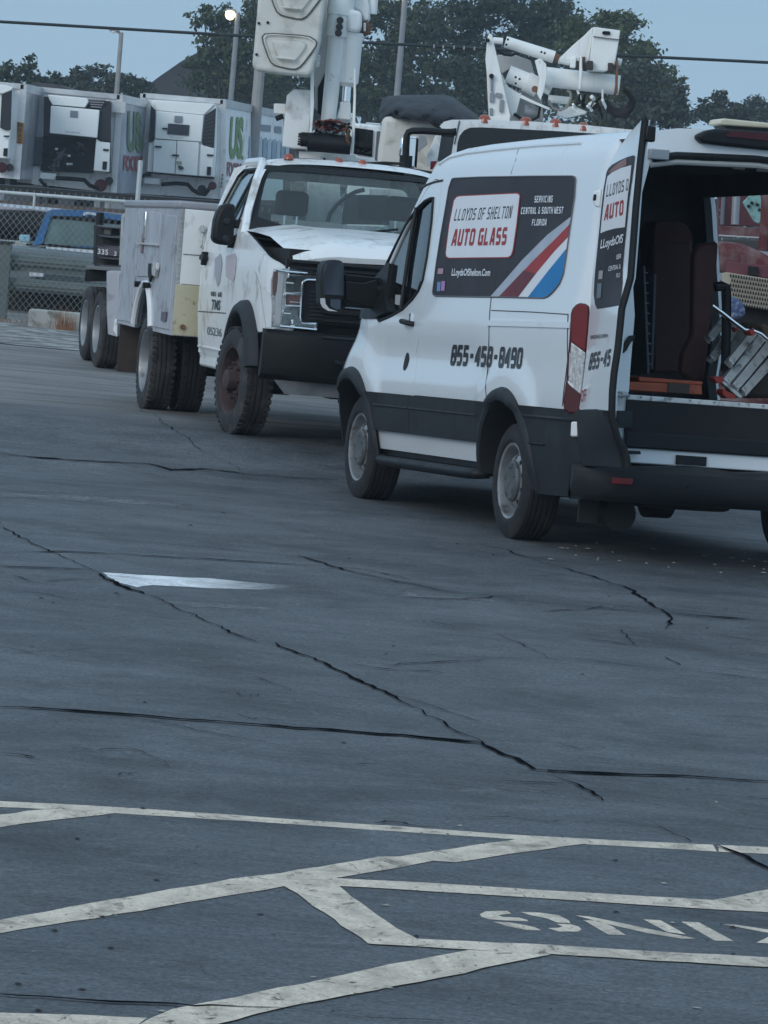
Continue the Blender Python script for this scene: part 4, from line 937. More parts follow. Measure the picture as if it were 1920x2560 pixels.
# underbody: exhaust, spare tyre, shock absorber, hitch bracket, axle
MB().cyl((-.7, .15, .27), (-.7, .15, .42), .34, None, 32).build('spare_tyre', RUBBER, van, bev=.03)
MB().bb((-1.2, -.70, .34), (4.0, .70, .43)).build('underbody', DARK, van)
MB().bb((.62, -.90, .36), (2.78, .90, .42)).build('underbody', DARK, van)  # wider slab between the wheels, added to block light and deepen the shade below
MB().cyl((-1.0, .60, .22), (-.6, .62, .24), .10, None, 20).build('exhaust_silencer', DARK, van)
MB().bar((-1.0, .80, .45), (-.98, .80, .16), .12, .03).build('mud_flap', DARK, van)
MB().bar((-1.25, -.28, .30), (-1.25, -.33, .16), .06, .03).bar((-1.25, -.44, .30), (-1.25, -.37, .16), .06, .03).bar((-1.25, -.30, .16), (-1.25, -.40, .16), .05, .04).build('tow_eye', BLACK, van)
MB().cyl((0, -.8, .33), (0, .8, .33), .06, None, 12).lathe([(-.13, .05), (-.08, .15), (.08, .15), (.13, .05)], (0, 0, .33), (0, 1, 0), 16).build('rear_axle', DARK, van)
for x, y, s_ in ((0, .862, 1), (0, -.93, -1), (3.3, .862, 1), (3.3, -.862, -1)):
    C0 = VWF.w(x, y, .352); ax = VWF.l*s_
    t = wheel('wheel', C0, ax, .357, .235, van, RUBBER, 'van')
    rim(C0, ax, t, .222, .235, STEEL, 'van')

# ================================================================ BUCKET TRUCK (front truck)
TF = Frame((-1.002, 35.9, .02), (.2188, -.9758), math.radians(-1.2))
truck = thing('bucket_truck', 'white pickup-cab bucket truck with utility body, tall boom and damaged bonnet', 'truck', frame=TF, group=None)
TPROF = [(.45, .94), (.6, .985), (.9, 1.01), (1.25, 1.01), (1.5, .985), (1.62, .965), (2.0, .80), (2.08, .74), (2.13, .62)]
def tS(x, z):
    y = sm_interp(TPROF, z, .04)
    t = max(0, (x-4.15)/.60); y -= .28*t**2.4
    return y
def Tn(off=0): return lambda x, z: Vector((x, -(tS(x, z)+off), z))     # near side (image left)
def Tp(off=0): return lambda x, z: Vector((x, (tS(x, z)+off), z))
def thit(u, v):
    y = -1.0; p = None
    for i in range(24):
        p = TF.hit(u, v, 'y', y); y = y*.4-tS(p.x, p.z)*.6
    return p
def txz(px): return [(p.x, p.z) for p in (thit(u, v) for u, v in px)]
def tx(u, v, x): return TF.hit(u, v, 'x', x)
# cab side: rear wall x=1.55, door 1.68..2.72, cowl/fender to 4.62
FA, FRO, FRI = (3.73, .42), .60, .50
RAr = lambda z, r=FRI: FA[0]-math.sqrt(max(0, r*r-(z-FA[1])**2))
RAf = lambda z, r=FRI: FA[0]+math.sqrt(max(0, r*r-(z-FA[1])**2))
aa = math.degrees(math.asin((.52-FA[1])/(FRO-.03)))
cab = [(1.56, .52), (1.56, 1.60), (1.62, 2.03), (1.70, 2.10), (2.42, 2.12), (2.62, 2.04), (3.02, 1.68), (3.10, 1.56), (3.5, 1.50), (4.1, 1.40), (4.45, 1.33), (4.62, 1.27), (4.64, .86), (4.60, .80)]+[(RAf(.80, FRO-.03), .80)]+arc(FA[0], FA[1], FRO-.03, 40, 180-aa, 20)
wn_ = [(1.80, 1.62), (1.80, 1.99), (1.86, 2.045), (2.36, 2.055), (2.50, 1.99), (2.86, 1.665), (2.86, 1.62)]
dr_ = [(1.68, .60), (1.66, 1.3), (1.70, 1.62), (1.72, 2.02), (1.80, 2.085), (2.40, 2.095), (2.56, 2.03), (2.93, 1.69), (2.90, 1.40), (2.86, 1.1), (2.80, .60)]
for fn, sg in ((Tn, -1), (Tp, 1)):
    of = Vector((0, -sg*.03, 0))
    MB().tri(cab, fn(), [dr_], .09, off=of).build('cab_side', WTRUCK, truck)
    d_ = MB().tri(inset(dr_, .006), fn(), [wn_], .09, off=of).build('door', WTRUCK, truck)
    MB().tri(inset(wn_, -.01), fn(-.014), (), .1, off=of*.2).build('door_window', GLASS, d_)
    MB().tube([fn(.003)(*q) for q in wn_], .012, 6, closed=True).build('window_seal', BLACK, d_)
    MB().tri(cab, (lambda x, z, s_=sg: Vector((x, s_*(tS(x, z)-.05), z))), [inset(wn_, -.03)], .15).build('inner_lining', DARK, truck)
    if sg < 0:
        MB().tube([fn(.0)(2.46, 1.99), fn(.0)(2.44, 1.64)], .014, 6).build('window_divider', BLACK, d_)
        h = thit(518, 645); MB().bb((h.x-.09, -(tS(h.x, 1.3)+.05), h.z-.02), (h.x+.09, -(tS(h.x, 1.3)+.015), h.z+.025)).bb((h.x-.03, -(tS(h.x, 1.3)+.045), h.z-.06), (h.x+.02, -(tS(h.x, 1.3)-.01), h.z+.05)).build('door_handle', BLACK, d_, bev=.008)
        tq = Z(480, 380, 2.765)
        tfh = lambda o: (lambda u, v: (lambda p: Vector((p.x, -(tS(p.x, p.z)+o), p.z)))(thit(u, v)))
        text_px('TMS', tq((135, 1088), (196, 1096), (200, 1024), (140, 1018)), tfh(.004), 'lettering', VBLACK, d_, .03)
        text_px('081 68', tq((132, 996), (206, 1004), (208, 968), (134, 962)), tfh(.004), 'lettering', VBLACK, d_, .03)
        MB().tri(txz(tq((160, 740), (200, 700), (212, 770), (195, 900), (178, 930), (165, 880))), Tn(.004), (), .1).build('faded_emblem', mat('emblem_grey', (.38, .38, .42), .5), d_)
        MB().tri(txz(tq((238, 720), (300, 700), (310, 730), (300, 860), (286, 900), (236, 860))), Tn(.004), (), .1).build('faded_emblem', mat('emblem_pale', (.50, .44, .46), .5), d_)
        text_px('05236', tq((106, 1262), (206, 1278), (208, 1222), (108, 1206)), tfh(.004), 'lettering', mat('vinyl_slate', (.12, .13, .16), .5), d_, .01)
        # dented lower fender corner
        MB().tube([Tn(.0)(*q) for q in resample_open([(1.58, .60), (2.86, .60)], .1)], .012, 6).build('sill_edge', WTRUCK, truck)
        MB().tube([Tn(.002)(*q) for q in resample_open([(1.60, .88), (2.85, .90)], .1)], .004, 5).build('crease', SEAM, d_)
# rocker below the doors
MB().bb((1.6, -.97, .44), (3.15, .97, .53)).build('rocker', WTRUCK, truck, bev=.02)
# roof, cowl, rear wall
b = MB(); V = []; rx = [1.58, 1.72, 2.0, 2.3, 2.46]; n = 16
for x, z0 in ((1.56, 2.02), (1.62, 2.09), (1.75, 2.125), (2.1, 2.14), (2.38, 2.135), (2.52, 2.09)):
    for k in range(n+1):
        s_ = -1+2*k/n; V.append((x+(.05*(1-s_*s_) if x > 2.3 else 0), s_*tS(x, min(z0, 2.07)), z0-.0+.035*(1-abs(s_)**2.6)-.04*abs(s_)**8))
w = n+1; b.add(V, [(i*w+k, i*w+k+1, (i+1)*w+k+1, (i+1)*w+k) for i in range(5) for k in range(n)]); b.build('roof', WTRUCK, truck, ang=60)
ws_o = [(-.93, 1.56), (-.72, 2.045), (.72, 2.045), (.93, 1.56)]
def wsf(y, z): t = (z-1.56)/.5; return Vector((3.12-.58*t+.10*(1-(y/.95)**2), y, z))
ws_frame = smoothpoly([(-.965, 1.50), (-.965, 1.56), (-.765, 2.06), (-.70, 2.095), (.70, 2.095), (.765, 2.06), (.965, 1.56), (.965, 1.50)], 1)
ws_in = smoothpoly([(-.88, 1.585), (-.725, 2.02), (-.67, 2.055), (.67, 2.055), (.725, 2.02), (.88, 1.585)], 1)
MB().tri(ws_frame, lambda y, z: wsf(y, z), [ws_in], .08, off=Vector((-.03, 0, 0))).build('windscreen_surround', BLACK, truck)
MB().tri(inset(ws_in, -.01), lambda y, z: wsf(y, z)+Vector((-.01, 0, 0)), (), .12, off=Vector((-.004, 0, 0))).build('windscreen', GLASS, truck)
for sg in (-1, 1):
    MB().tube([wsf(sg*.965, 1.52)+Vector((-.02, 0, 0)), wsf(sg*.90, 1.73)+Vector((-.02, 0, 0)), wsf(sg*.80, 1.98)+Vector((-.02, 0, 0)), wsf(sg*.75, 2.07)+Vector((-.04, 0, .01)), Vector((2.3, sg*.71, 2.115)), Vector((1.7, sg*.71, 2.11))], .036, 8).build('windscreen_pillar', WTRUCK, truck)
MB().tri([(-.98, .55), (.98, .55), (.98, 1.55), (.80, 2.06), (.68, 2.11), (-.68, 2.11), (-.80, 2.06), (-.98, 1.55)], lambda y, z: (1.575, y, z), [rrect(-.66, 1.60, .66, 2.0, .08)], .2, off=Vector((.03, 0, 0))).build('rear_wall', WTRUCK, truck)
MB().tri(rrect(-.67, 1.59, .67, 2.01, .08), lambda y, z: (1.58, y, z), (), .3, off=Vector((.004, 0, 0))).build('rear_window', GLASS, truck)
MB().bb((2.85, -.90, 1.30), (3.12, .90, 1.50)).build('dashboard', BLACK, truck, bev=.03)
MB().bb((2.4, -.9, 1.1), (3.0, .9, 1.30)).bb((1.62, -.90, .80), (1.75, .90, 1.55)).build('cab_lining', SEAT, truck)
for u, v in (((620, 352)), ((1450, 395))):
    q = TF.hit(480+(690 if u == 620 else 1455)/2.765, 380+(355 if u == 620 else 395)/2.765, 'x', 2.12)
    st = MB().box((2.12, q.y, q.z-.36), (.14, .50, .34), Matrix.Rotation(.12, 3, 'Y')).build('seat', SEAT, truck, bev=.05, seg=3)
    MB().box((2.12, q.y, q.z), (.10, .27, .20)).build('headrest', SEAT, st, bev=.045, seg=3)
    MB().cyl((2.12, q.y-.05, q.z-.22), (2.12, q.y-.05, q.z-.08), .008, None, 6).cyl((2.12, q.y+.05, q.z-.22), (2.12, q.y+.05, q.z-.08), .008, None, 6).build('headrest_post', CHROME, st)
q = tx(950, 580, 3.0); MB().tube([q+Vector((0, -.05, 0)), q+Vector((.02, 0, .03)), q+Vector((0, .06, .025)), q+Vector((0, .11, 0))], .008, 6).build('cord_on_dash', TEAL, truck)
wc_ = MB(); wc_.tube([Vector((2.75, .60, 1.47))+Vector((.07*math.sin(a), .19*math.cos(a), .17*math.sin(a))) for a in [2*math.pi*k/22 for k in range(22)]], .014, 6, closed=True).build('steering_wheel', BLACK, truck)
MB().tube([(3.16, -.55, 1.565), (3.20, -.1, 1.60), (3.14, .25, 1.66)], .010, 5).build('wiper', BLACK, truck)
MB().tube([(3.16, .55, 1.565), (3.20, .75, 1.60)], .010, 5).build('wiper', BLACK, truck)
# clearance lamps on the cab roof
for u, v in ((722, 407), (848, 413), (907, 419)):
    q = tx(u, v, 2.44); MB().lathe([(-.01, .040), (.012, .036), (.034, .022), (.040, .001)], (2.42, q.y, 2.158), (0, 0, 1), 14).build('clearance_lamp', AMBER, truck)
# black hoses lying on the roof
for pts, r in (([(690, 402), (760, 408), (850, 417), (930, 425), (1010, 434)], .013), ([(810, 405), (900, 410), (960, 407), (1010, 410)], .012), ([(930, 408), (1010, 421), (1090, 434)], .013)):
    MB().tube([tx(u, v, 2.25) for u, v in pts], r, 7).build('roof_hose', BLACK, truck)
q0, q1 = tx(912, 419, 2.35), tx(1010, 433, 2.40); MB().cyl(q0, q1, .022, None, 10).build('roof_hose', BLACK, truck)
# bonnet (sprung and bent) with raised middle
b = MB(); V = []
hx = [(3.12, 1.585), (3.5, 1.575), (3.9, 1.55), (4.25, 1.505), (4.45, 1.465), (4.56, 1.425), (4.60, 1.37), (4.585, 1.33)]
for i, (x, z) in enumerate(hx):
    wl = .955-.085*max(0, (x-3.3)/1.0)
    for k in range(21):
        s_ = -1+2*k/20; zz = z+.045*(1-abs(s_)**2)-.03*abs(s_)**10
        zz += .018*math.exp(-((abs(s_)-.62)/.12)**2)*(1 if x < 4.5 else .4)
        if s_ < -.7: zz -= .03*(1-min(1, abs(x-4.3)/.4))*(abs(s_)-.7)/.3
        V.append((x+.07*(1-s_*s_)*(x > 4.2), s_*wl, zz))
b.add(V, [(i*21+k, i*21+k+1, (i+1)*21+k+1, (i+1)*21+k) for i in range(len(hx)-1) for k in range(20)]); b.build('bonnet', WTRUCK, truck, ang=50)
# engine bay, grille, lamps, bumper
MB().bb((3.2, -.87, .60), (4.55, .87, 1.44)).build('engine_bay', DARK, truck)
XG = 4.60
gl = [(-.90, .90), (-.90, 1.36), (.90, 1.36), (.90, .90)]
gb = MB().tri(gl, lambda y, z: (XG+.06*(1-y*y), y, z), (), .1, off=Vector((-.04, 0, 0))).build('grille', BLACK, truck)
for z, hh, mm in ((1.345, .018, BLACK), (1.30, .014, BLACK), (1.265, .014, BLACK)):
    MB().tube([(XG+.02+.06*(1-y*y), y, z) for y in [-.88+.16*k for k in range(12)]], hh, 6).build('grille_bar', mm, gb)
for z, w_ in ((1.19, .055), (1.10, .055), (1.00, .055), (.93, .03)):
    V = []; b = MB()
    for k in range(17):
        y = -.62+1.24*k/16; x = XG+.035+.06*(1-y*y); V += [(x, y, z-w_/2), (x+.02, y, z-w_/3), (x+.02, y, z+w_/3), (x, y, z+w_/2)]
    b.add(V, [(k*4+j, k*4+j+1, (k+1)*4+j+1, (k+1)*4+j) for k in range(16) for j in range(3)]); b.build('grille_bar', BLACK, gb)
for z in (1.165, 1.035):
    MB().tube([(XG+.058+.06*(1-y*y), y, z) for y in [-.45+.1*k for k in range(10)]], .006, 5).build('chrome_strip', CHROME, gb)
for k in range(8):
    MB().tube([(XG+.055, -.71+.0*k, 1.13-.028*k), (XG+.062, -.60, 1.135-.028*k)], .006, 4).build('grille_slat', CLAD, gb)
# C-shaped headlamps, traced on the nose plane
hq = Z(640, 640, 6.381)
def hl(px, m, name, off, par, th=.03, bev=.004): return MB().prism([tx(u, v, XG+.035+off) for u, v in px], (-th, 0, 0)).build(name, m, par, bev=bev)
hlamp = hl(hq((300, 205), (470, 195), (1005, 285), (1000, 385), (830, 375), (780, 390), (748, 430), (735, 600), (720, 640), (712, 800), (700, 980), (720, 1040), (760, 1065), (990, 1075), (965, 1180), (600, 1140), (380, 1120), (262, 1135), (262, 760), (258, 400)), LAMPCLR, 'headlamp', 0, truck, .06, .008)
hl(hq((520, 178), (1015, 222), (1018, 262), (520, 222)), CHROME, 'chrome_strip', .01, hlamp, .03)
hl(hq((275, 245), (345, 240), (350, 330), (325, 560), (300, 640), (262, 620), (262, 400)), mat('lamp_side_amber', (.14, .085, .07), .3, coat=.6), 'side_marker', .006, hlamp, .01)
hl(hq((360, 250), (455, 250), (440, 420), (420, 640), (390, 1080), (300, 1090), (320, 700), (350, 420)), mat('lamp_frost', (.42, .44, .44), .3, coat=.6), 'reflector', .004, hlamp, .01)
for pp in (((480, 300), (960, 330), (960, 370), (830, 365), (760, 395), (735, 440), (722, 575), (480, 570)), ((440, 830), (690, 835), (685, 990), (705, 1050), (760, 1085), (930, 1095), (930, 1150), (600, 1110), (400, 1090))):
    hl(hq(*pp), mat('lamp_bowl', (.13, .15, .15), .15, .7, .5, 30, coat=1), 'reflector', .005, hlamp, .01)
for pp in (((515, 275), (540, 275), (538, 330), (520, 355), (500, 350)), ((485, 415), (605, 425), (605, 450), (485, 440)), ((445, 905), (560, 908), (560, 935), (445, 925)), ((565, 1015), (600, 1015), (600, 1090), (565, 1085))):
    hl(hq(*pp), mat('lamp_bright', (.75, .77, .77), .12, .4), 'bulb_reflector', .012, hlamp, .008)
for px in (((462, 625), (480, 592), (700, 612), (722, 625)), ((462, 625), (458, 770), (480, 800), (715, 810))):
    MB().tube([tx(u, v, XG+.052) for u, v in hq(*px)], .008, 6).build('lamp_trim', CHROME, hlamp)
MB().tube([tx(u, v, XG+.052) for u, v in hq((1000, 385), (830, 378), (780, 392), (748, 430), (735, 600), (722, 640), (712, 800), (702, 980), (720, 1040), (762, 1068), (960, 1078), (965, 1175), (600, 1138), (380, 1118))], .009, 6).build('lamp_trim', CHROME, hlamp)
MB().tube([tx(u, v, XG+.052) for u, v in hq((300, 212), (470, 240), (1003, 290))], .007, 6).build('lamp_trim', CHROME, hlamp)
hl(hq((480, 620), (715, 640), (708, 780), (478, 765)), mat('lamp_turn', (.12, .05, .045), .3, coat=.8), 'turn_lamp', .010, hlamp, .01)
hl(hq((545, 725), (710, 735), (710, 748), (545, 742)), CHROME, 'lamp_trim', .014, hlamp, .006)
# mirror-image lamp on the far side
MB().bb((XG-.02, .62, .86), (XG+.04, .97, 1.28)).build('headlamp', LAMPCLR, truck, bev=.01)
# fender edge beside the lamp
hl(hq((0, 240), (40, 260), (120, 500), (250, 640), (262, 800), (250, 1150), (165, 1145), (120, 800), (80, 480)), WTRUCK, 'fender_edge', -.01, truck, .05)
# wheel arch flares
for fn, sg in ((Tn, -1), (Tp, 1)):
    n = 30; b = MB(); V = []
    for k in range(n+1):
        a = math.radians(12+(178-12)*k/n)
        for r, o in ((FRO+.01, .0), (FRO, .05), (FRO-.03, .085), (FRI+.02, .095), (FRI, .08), (FRI-.005, 0), (FRI, -.3)):
            x = FA[0]+r*math.cos(a); z = FA[1]+r*math.sin(a)*1.0; V.append((x, sg*(1.0+o), z))
    b.add(V, [(k*7+j, k*7+j+1, (k+1)*7+j+1, (k+1)*7+j) for k in range(n) for j in range(6)]); b.build('wheel_arch', CLAD, truck, ang=50)
    MB().prism([(FA[0]+(FRI+.02)*math.cos(t*math.pi/16), sg*.62, FA[1]+(FRI+.02)*math.sin(t*math.pi/16)) for t in range(17)], (0, sg*.03, 0)).build('wheel_housing', DARK, truck)
# front bumper with valance
b = MB(); V = []; n = 20
for k in range(n+1):
    y = -1.03+2.06*k/n; c = .16*abs(y)**5
    for x, z in ((4.55, .835), (4.76-c, .83), (4.80-c, .80), (4.80-c, .56), (4.77-c, .50), (4.70-c, .47), (4.5, .46)): V.append((x, y, z))
b.add(V, [(k*7+j, k*7+j+1, (k+1)*7+j+1, (k+1)*7+j) for k in range(n) for j in range(6)]); b.add(V[:7], [tuple(range(7))]); b.add(V[-7:], [tuple(range(7))])
fb = b.build('front_bumper', BLACK, truck, ang=40)
MB().tube([(4.80, y, .805) for y in (-.62, -.4, .4, .62)], .012, 6).build('bumper_ridge', CLAD, fb)
for y in (-.42, .42): MB().tube([(4.80, y-.09, .63), (4.86, y-.06, .62), (4.86, y+.06, .62), (4.80, y+.09, .63)], .016, 8).build('tow_hook', BLACK, fb)
MB().prism([(4.62, -.93, .46), (4.62, .93, .46), (4.66, .85, .36), (4.66, -.85, .36)], (.02, 0, 0)).build('air_dam', mat('dam_grey', (.10, .105, .11), .6, 0, .3, 6), truck)
MB().cyl((3.72, -.9, .40), (3.72, .9, .40), .06, None, 10).bb((3.4, -.45, .34), (4.4, -.35, .5)).bb((3.4, .35, .34), (4.4, .45, .5)).bb((-1.3, -.45, .50), (3.4, -.33, .68)).bb((-1.3, .33, .50), (3.4, .45, .68)).cyl((0, -.9, .40), (0, .9, .40), .09, None, 12).lathe([(-.2, .06), (-.1, .2), (.1, .2), (.2, .06)], (0, 0, .4), (0, 1, 0), 14).bb((4.0, -.3, .30), (4.3, .2, .36)).bb((1.4, -.7, .40), (2.6, .7, .56)).build('chassis', DARK, truck)
# door mirror (near side), tall black
tm = Z(480, 380, 2.765)
mo = MB().prism([tx(u, v, 2.95) for u, v in tm((205, 372), (245, 355), (305, 360), (300, 470), (292, 600), (275, 650), (200, 640), (155, 625), (147, 590), (160, 470), (180, 410))], (-.16, 0, 0)).build('mirror', BLACK, truck, bev=.03, seg=3)
MB().bar(tx(480+225/2.765, 380+495/2.765, 2.90), tx(480+400/2.765, 380+500/2.765, 2.90), .06, .07).bar(tx(480+250/2.765, 380+620/2.765, 2.90), tx(480+360/2.765, 380+560/2.765, 2.9), .05, .04).prism([tx(u, v, 2.88) for u, v in tm((330, 480), (410, 430), (405, 520), (380, 600), (330, 670), (240, 660), (300, 600))], (-.04, 0, 0)).build('mirror_arm', BLACK, mo, bev=.012)
for k, (u, v) in enumerate(((240, 480), (235, 600))): MB().lathe([(-.01, .03), (.012, .028), (.02, .018), (.021, .001)], tx(480+u/2.765, 380+v/2.765, 2.96), (1, 0, 0), 16).build('mirror_boss', CLAD, mo)
# utility body -----------------------------------------------------
UY = 1.19; UF, UB = 1.42, -1.50
ua = [p for p in arc(0, .46, .50, 4, 176, 26, .60) if p[1] > .675]
us = [(UB, .665), (UB, 1.73), (UF, 1.70), (UF, .665)]
poly_u = [(UF, 1.70), (UB, 1.745), (UB, .68)]+[(-.50, .67)]+ua[::-1]+[(.50, .67), (UF, .665)]
for sg in (-1, 1):
    ub = MB().tri(poly_u, lambda x, z, s_=sg: (x, s_*UY, z), (), .3, off=Vector((0, -sg*.04, 0))).build('box_side', WBOX, truck, bev=.006)
    if sg < 0:
        def dpan(pts, name='compartment_door', o=.012): return MB().tri(inset(pts, .008), lambda x, z: (x, -(UY+o), z), (), .4, off=Vector((0, .014, 0))).build(name, WBOX, ub, bev=.004)
        arch_f = [p for p in ua if p[0] > .0][::-1]
        d1 = dpan([(.56, .70), (.56, 1.06), (.56, 1.66), (1.34, 1.645), (1.34, .70)])
        d2 = dpan([(-.55, 1.10), (-.55, 1.69), (.52, 1.665), (.52, 1.12)])
        d3 = dpan([(-1.44, .70), (-1.44, 1.705), (-.60, 1.69), (-.60, .70)])
        # handles
        h = TF.hit(371, 558, 'y', -UY); MB().bb((h.x-.05, -(UY+.035), h.z-.13), (h.x+.02, -(UY+.012), h.z+.10)).build('latch', CHROME, d2, bev=.006)
        h = TF.hit(362, 610, 'y', -UY); MB().bb((h.x-.03, -(UY+.03), h.z-.08), (h.x+.03, -(UY+.012), h.z+.09)).build('latch', mat('latch_red_grey', (.22, .15, .17), .5), d2, bev=.006)
        h = TF.hit(386, 665, 'y', -UY)
        MB().prism([TF.hit(u, v, 'y', -(UY+.016)) for u, v in Z(0, 400, 2.9625)((1115, 768), (1150, 765), (1140, 850), (1122, 905), (1112, 850))], (0, -.02, 0)).build('latch_recess', DARK, d1)
        MB().prism([TF.hit(u, v, 'y', -(UY+.016)) for u, v in Z(0, 400, 2.9625)((1148, 762), (1185, 762), (1182, 815), (1168, 868), (1150, 855))], (0, -.03, 0)).build('latch', ALU, d1, bev=.004)
        MB().prism([TF.hit(u, v, 'y', -(UY+.016)) for u, v in Z(0, 400, 2.9625)((1203, 1122), (1238, 1126), (1232, 1196), (1198, 1192))], (0, -.01, 0)).build('placard', mat('placard_grey', (.12, .10, .13), .5), d1)
        # bright arch trim and drip ledge
        pts = [(x*1.0, -(UY+.012), z) for x, z in ua if z > .66]
        MB().tube(pts, .030, 8).build('arch_trim', mat('trim_white', (.78, .79, .80), .2, 0, .05, 5, coat=.5), ub)
        for dx in (-.22, .22): MB().cyl((dx, -(UY+.01), 1.045), (dx, -(UY+.07), 1.045), .026, None, 10).build('rubber_stop', BLACK, ub)
        MB().bb((-.5, -(UY+.04), 1.385), (.56, -UY, 1.40)).build('door_ledge', ALU, ub)
MB().bb((UB, -UY-.02, 1.70), (UF, -UY+.42, 1.765)).build('box_lid', mat('lid_paint', (.30, .30, .33), .5, 0, .2, 3), truck, bev=.02)
MB().bb((UF-.04, -UY, .665), (UF, -.55, 1.70)).build('box_front', WTRUCK, truck, bev=.006)
MB().bb((UF-.04, .55, .665), (UF, UY, 1.70)).build('box_front', WTRUCK, truck, bev=.006)
MB().bb((UF-.0, -UY+.01, .67), (UF+.012, -.78, 1.085)).build('cream_panel', CREAM, truck, bev=.003)
MB().cyl((UF+.012, -1.10, .74), (UF+.03, -1.10, .74), .022, None, 12).build('drain_plug', RUSTED, truck)
MB().bb((UB, -.77, .66), (UF, .77, .76)).bb((UB, -.80, .76), (UF, -.77, 1.70)).bb((UB, .77, .76), (UF, .80, 1.70)).bb((UB, -UY, .665), (UB+.04, -.77, 1.7)).bb((UB, .77, .665), (UB+.04, UY, 1.7)).build('deck', WBOX, truck)
MB().tube([(UF+.016, -1.0, 1.52), (UF+.05, -1.0, 1.50), (UF+.05, -1.0, 1.42), (UF+.016, -1.0, 1.40)], .008, 6).cyl((UF+.01, -1.0, 1.55), (UF+.03, -1.0, 1.55), .03, None, 12).build('padlock', ALU, truck)
MB().bb((UF+.001, -1.14, 1.085), (UF+.006, -.6, 1.09)).bb((UF+.001, -1.14, 1.33), (UF+.006, -.6, 1.335)).build('panel_seam', SEAM, truck)
MB().bb((UB+.0, -1.16, .25), (UB+.02, -.86, .66)).build('mud_flap', mat('flap_brown', (.055, .040, .034), .9, 0, .2, 8), truck)
# wheels
for x, y, sg in ((0, 1.06, 1), (0, 1.06, -1), (0, .79, 1), (0, .79, -1)):
    C0 = TF.w(x, sg*y, .405-.0); C0.z = .405+hgt(C0.y)
    t = wheel('wheel', C0, TF.l*sg, .407, .225, truck, DRUBBER if y > 1 else RUBBER, 'truck')
    if y > 1: rim(C0, TF.l*sg, t, .255, .225, STEEL, 'dual')
st_ = Matrix.Rotation(math.radians(7.0), 3, 'Z')
for sg in (-1, 1):
    C0 = TF.w(3.72, sg*.985, .405); C0.z = .405+hgt(C0.y)
    t = wheel('wheel', C0, (st_ @ TF.l)*sg, .407, .235, truck, DRUBBER, 'truck')
    rim(C0, (st_ @ TF.l)*sg, t, .255, .235, RUST, 'truck')
# pedestal, turret and boom behind the cab --------------------------
YT = 35.2
q2 = Z(600, 0, 3.1904)
def A(u, v, Y): p_ = q2((u, v))[0]; return at(p_[0], p_[1], Y)
def plate(px, Y, th, m, name, par, bev=.006):
    return MB().prism([A(u, v, Y) for u, v in px], (0, th, 0)).build(name, m, par, bev=bev, world=True)
pd = plate([(470, 1205), (925, 1230), (930, 1255), (1070, 1265), (1075, 1300), (930, 1290), (470, 1262)], YT-.2, .7, WBOOM, 'turret_base', truck)
plate([(638, 1242), (800, 1250), (800, 1285), (640, 1278)], YT-.24, .04, WBOOM, 'base_bracket', pd)
for u in (672, 775): MB().cyl(A(u, 1268, YT-.25), A(u, 1268, YT-.27), .011, None, 10).build('bolt', DARK, pd, world=True)
plate([(440, 1190), (860, 1200), (850, 1500), (450, 1500)], YT-.1, .5, mat('pedestal_grey', (.25, .24, .25), .6, 0, .2, 4), 'pedestal', truck)
tur = plate([(372, 760), (432, 710), (560, 718), (572, 800), (560, 1020), (540, 1160), (530, 1195), (410, 1185), (335, 1170), (352, 980)], YT-.28, .30, WTRUCK, 'turret_box', truck, .012)
plate([(270, 825), (365, 828), (365, 912), (268, 905)], YT-.2, .16, WBOOM, 'control_box', tur, .008)
MB().cyl(A(285, 948, YT-.15), A(345, 925, YT-.15), .022, None, 10).build('control_lever', BLACK, tur, world=True)
plate([(562, 560), (578, 480), (585, 480), (590, 820), (575, 1060), (540, 1200), (528, 1200), (560, 1000)], YT-.42, .06, WBOOM, 'turret_plate', truck)
plate([(905, 560), (922, 540), (925, 760), (918, 1000), (905, 1225), (885, 1225), (895, 980), (905, 760)], YT-.42, .06, WBOOM, 'turret_plate', truck)
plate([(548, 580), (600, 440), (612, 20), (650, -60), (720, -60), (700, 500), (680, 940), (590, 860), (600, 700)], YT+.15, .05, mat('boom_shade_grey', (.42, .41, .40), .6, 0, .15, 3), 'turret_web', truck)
plate([(620, 700), (690, 560), (690, 960), (620, 900)], YT+.13, .02, DARK, 'opening', truck)
plate([(690, 925), (890, 945), (890, 1010), (690, 1000)], YT-.1, .3, WBOOM, 'cross_member', truck)
lower = MB().cyl(A(702, 975, YT-.2), A(775, 290, YT-.2), .062, .072, 20)
lower.cyl(A(775, 290, YT-.2), A(800, 60, YT-.2), .10, .10, 20).cyl(A(795, 120, YT-.2), A(822, -90, YT-.2), .11, .11, 20)
lo = lower.build('boom_link', WBOOM, truck, world=True)
for u, v in ((798, 163), (793, 215), (785, 264)): MB().cyl(A(u, v, YT-.32), A(u, v, YT-.345), .030, None, 14).build('pin', mat('pin_dark', (.06, .055, .055), .5, .5), lo, world=True)
plate([(742, 20), (880, 20), (865, 110), (860, 250), (835, 300), (760, 300), (722, 255), (730, 200), (745, 110)], YT-.22, .12, WBOOM, 'boom_yoke', lo, .02)
MB().cyl(A(855, 660, YT-.15), A(895, 260, YT-.15), .092, .092, 24).cyl(A(852, 690, YT-.15), A(856, 655, YT-.15), .060, .092, 24).build('hydraulic_cylinder', WBOOM, truck, world=True)
MB().cyl(A(845, 810, YT-.15), A(855, 670, YT-.15), .035, None, 14).build('cylinder_rod', CHROME, truck, world=True)
plate([(800, 810), (880, 812), (885, 960), (780, 950), (770, 930), (795, 860)], YT-.18, .14, WBOOM, 'rod_clevis', truck, .01)
plate([(860, 70), (970, 90), (972, 200), (955, 260), (855, 250), (850, 150)], YT-.3, .3, WTRUCK, 'cylinder_head', truck, .03)
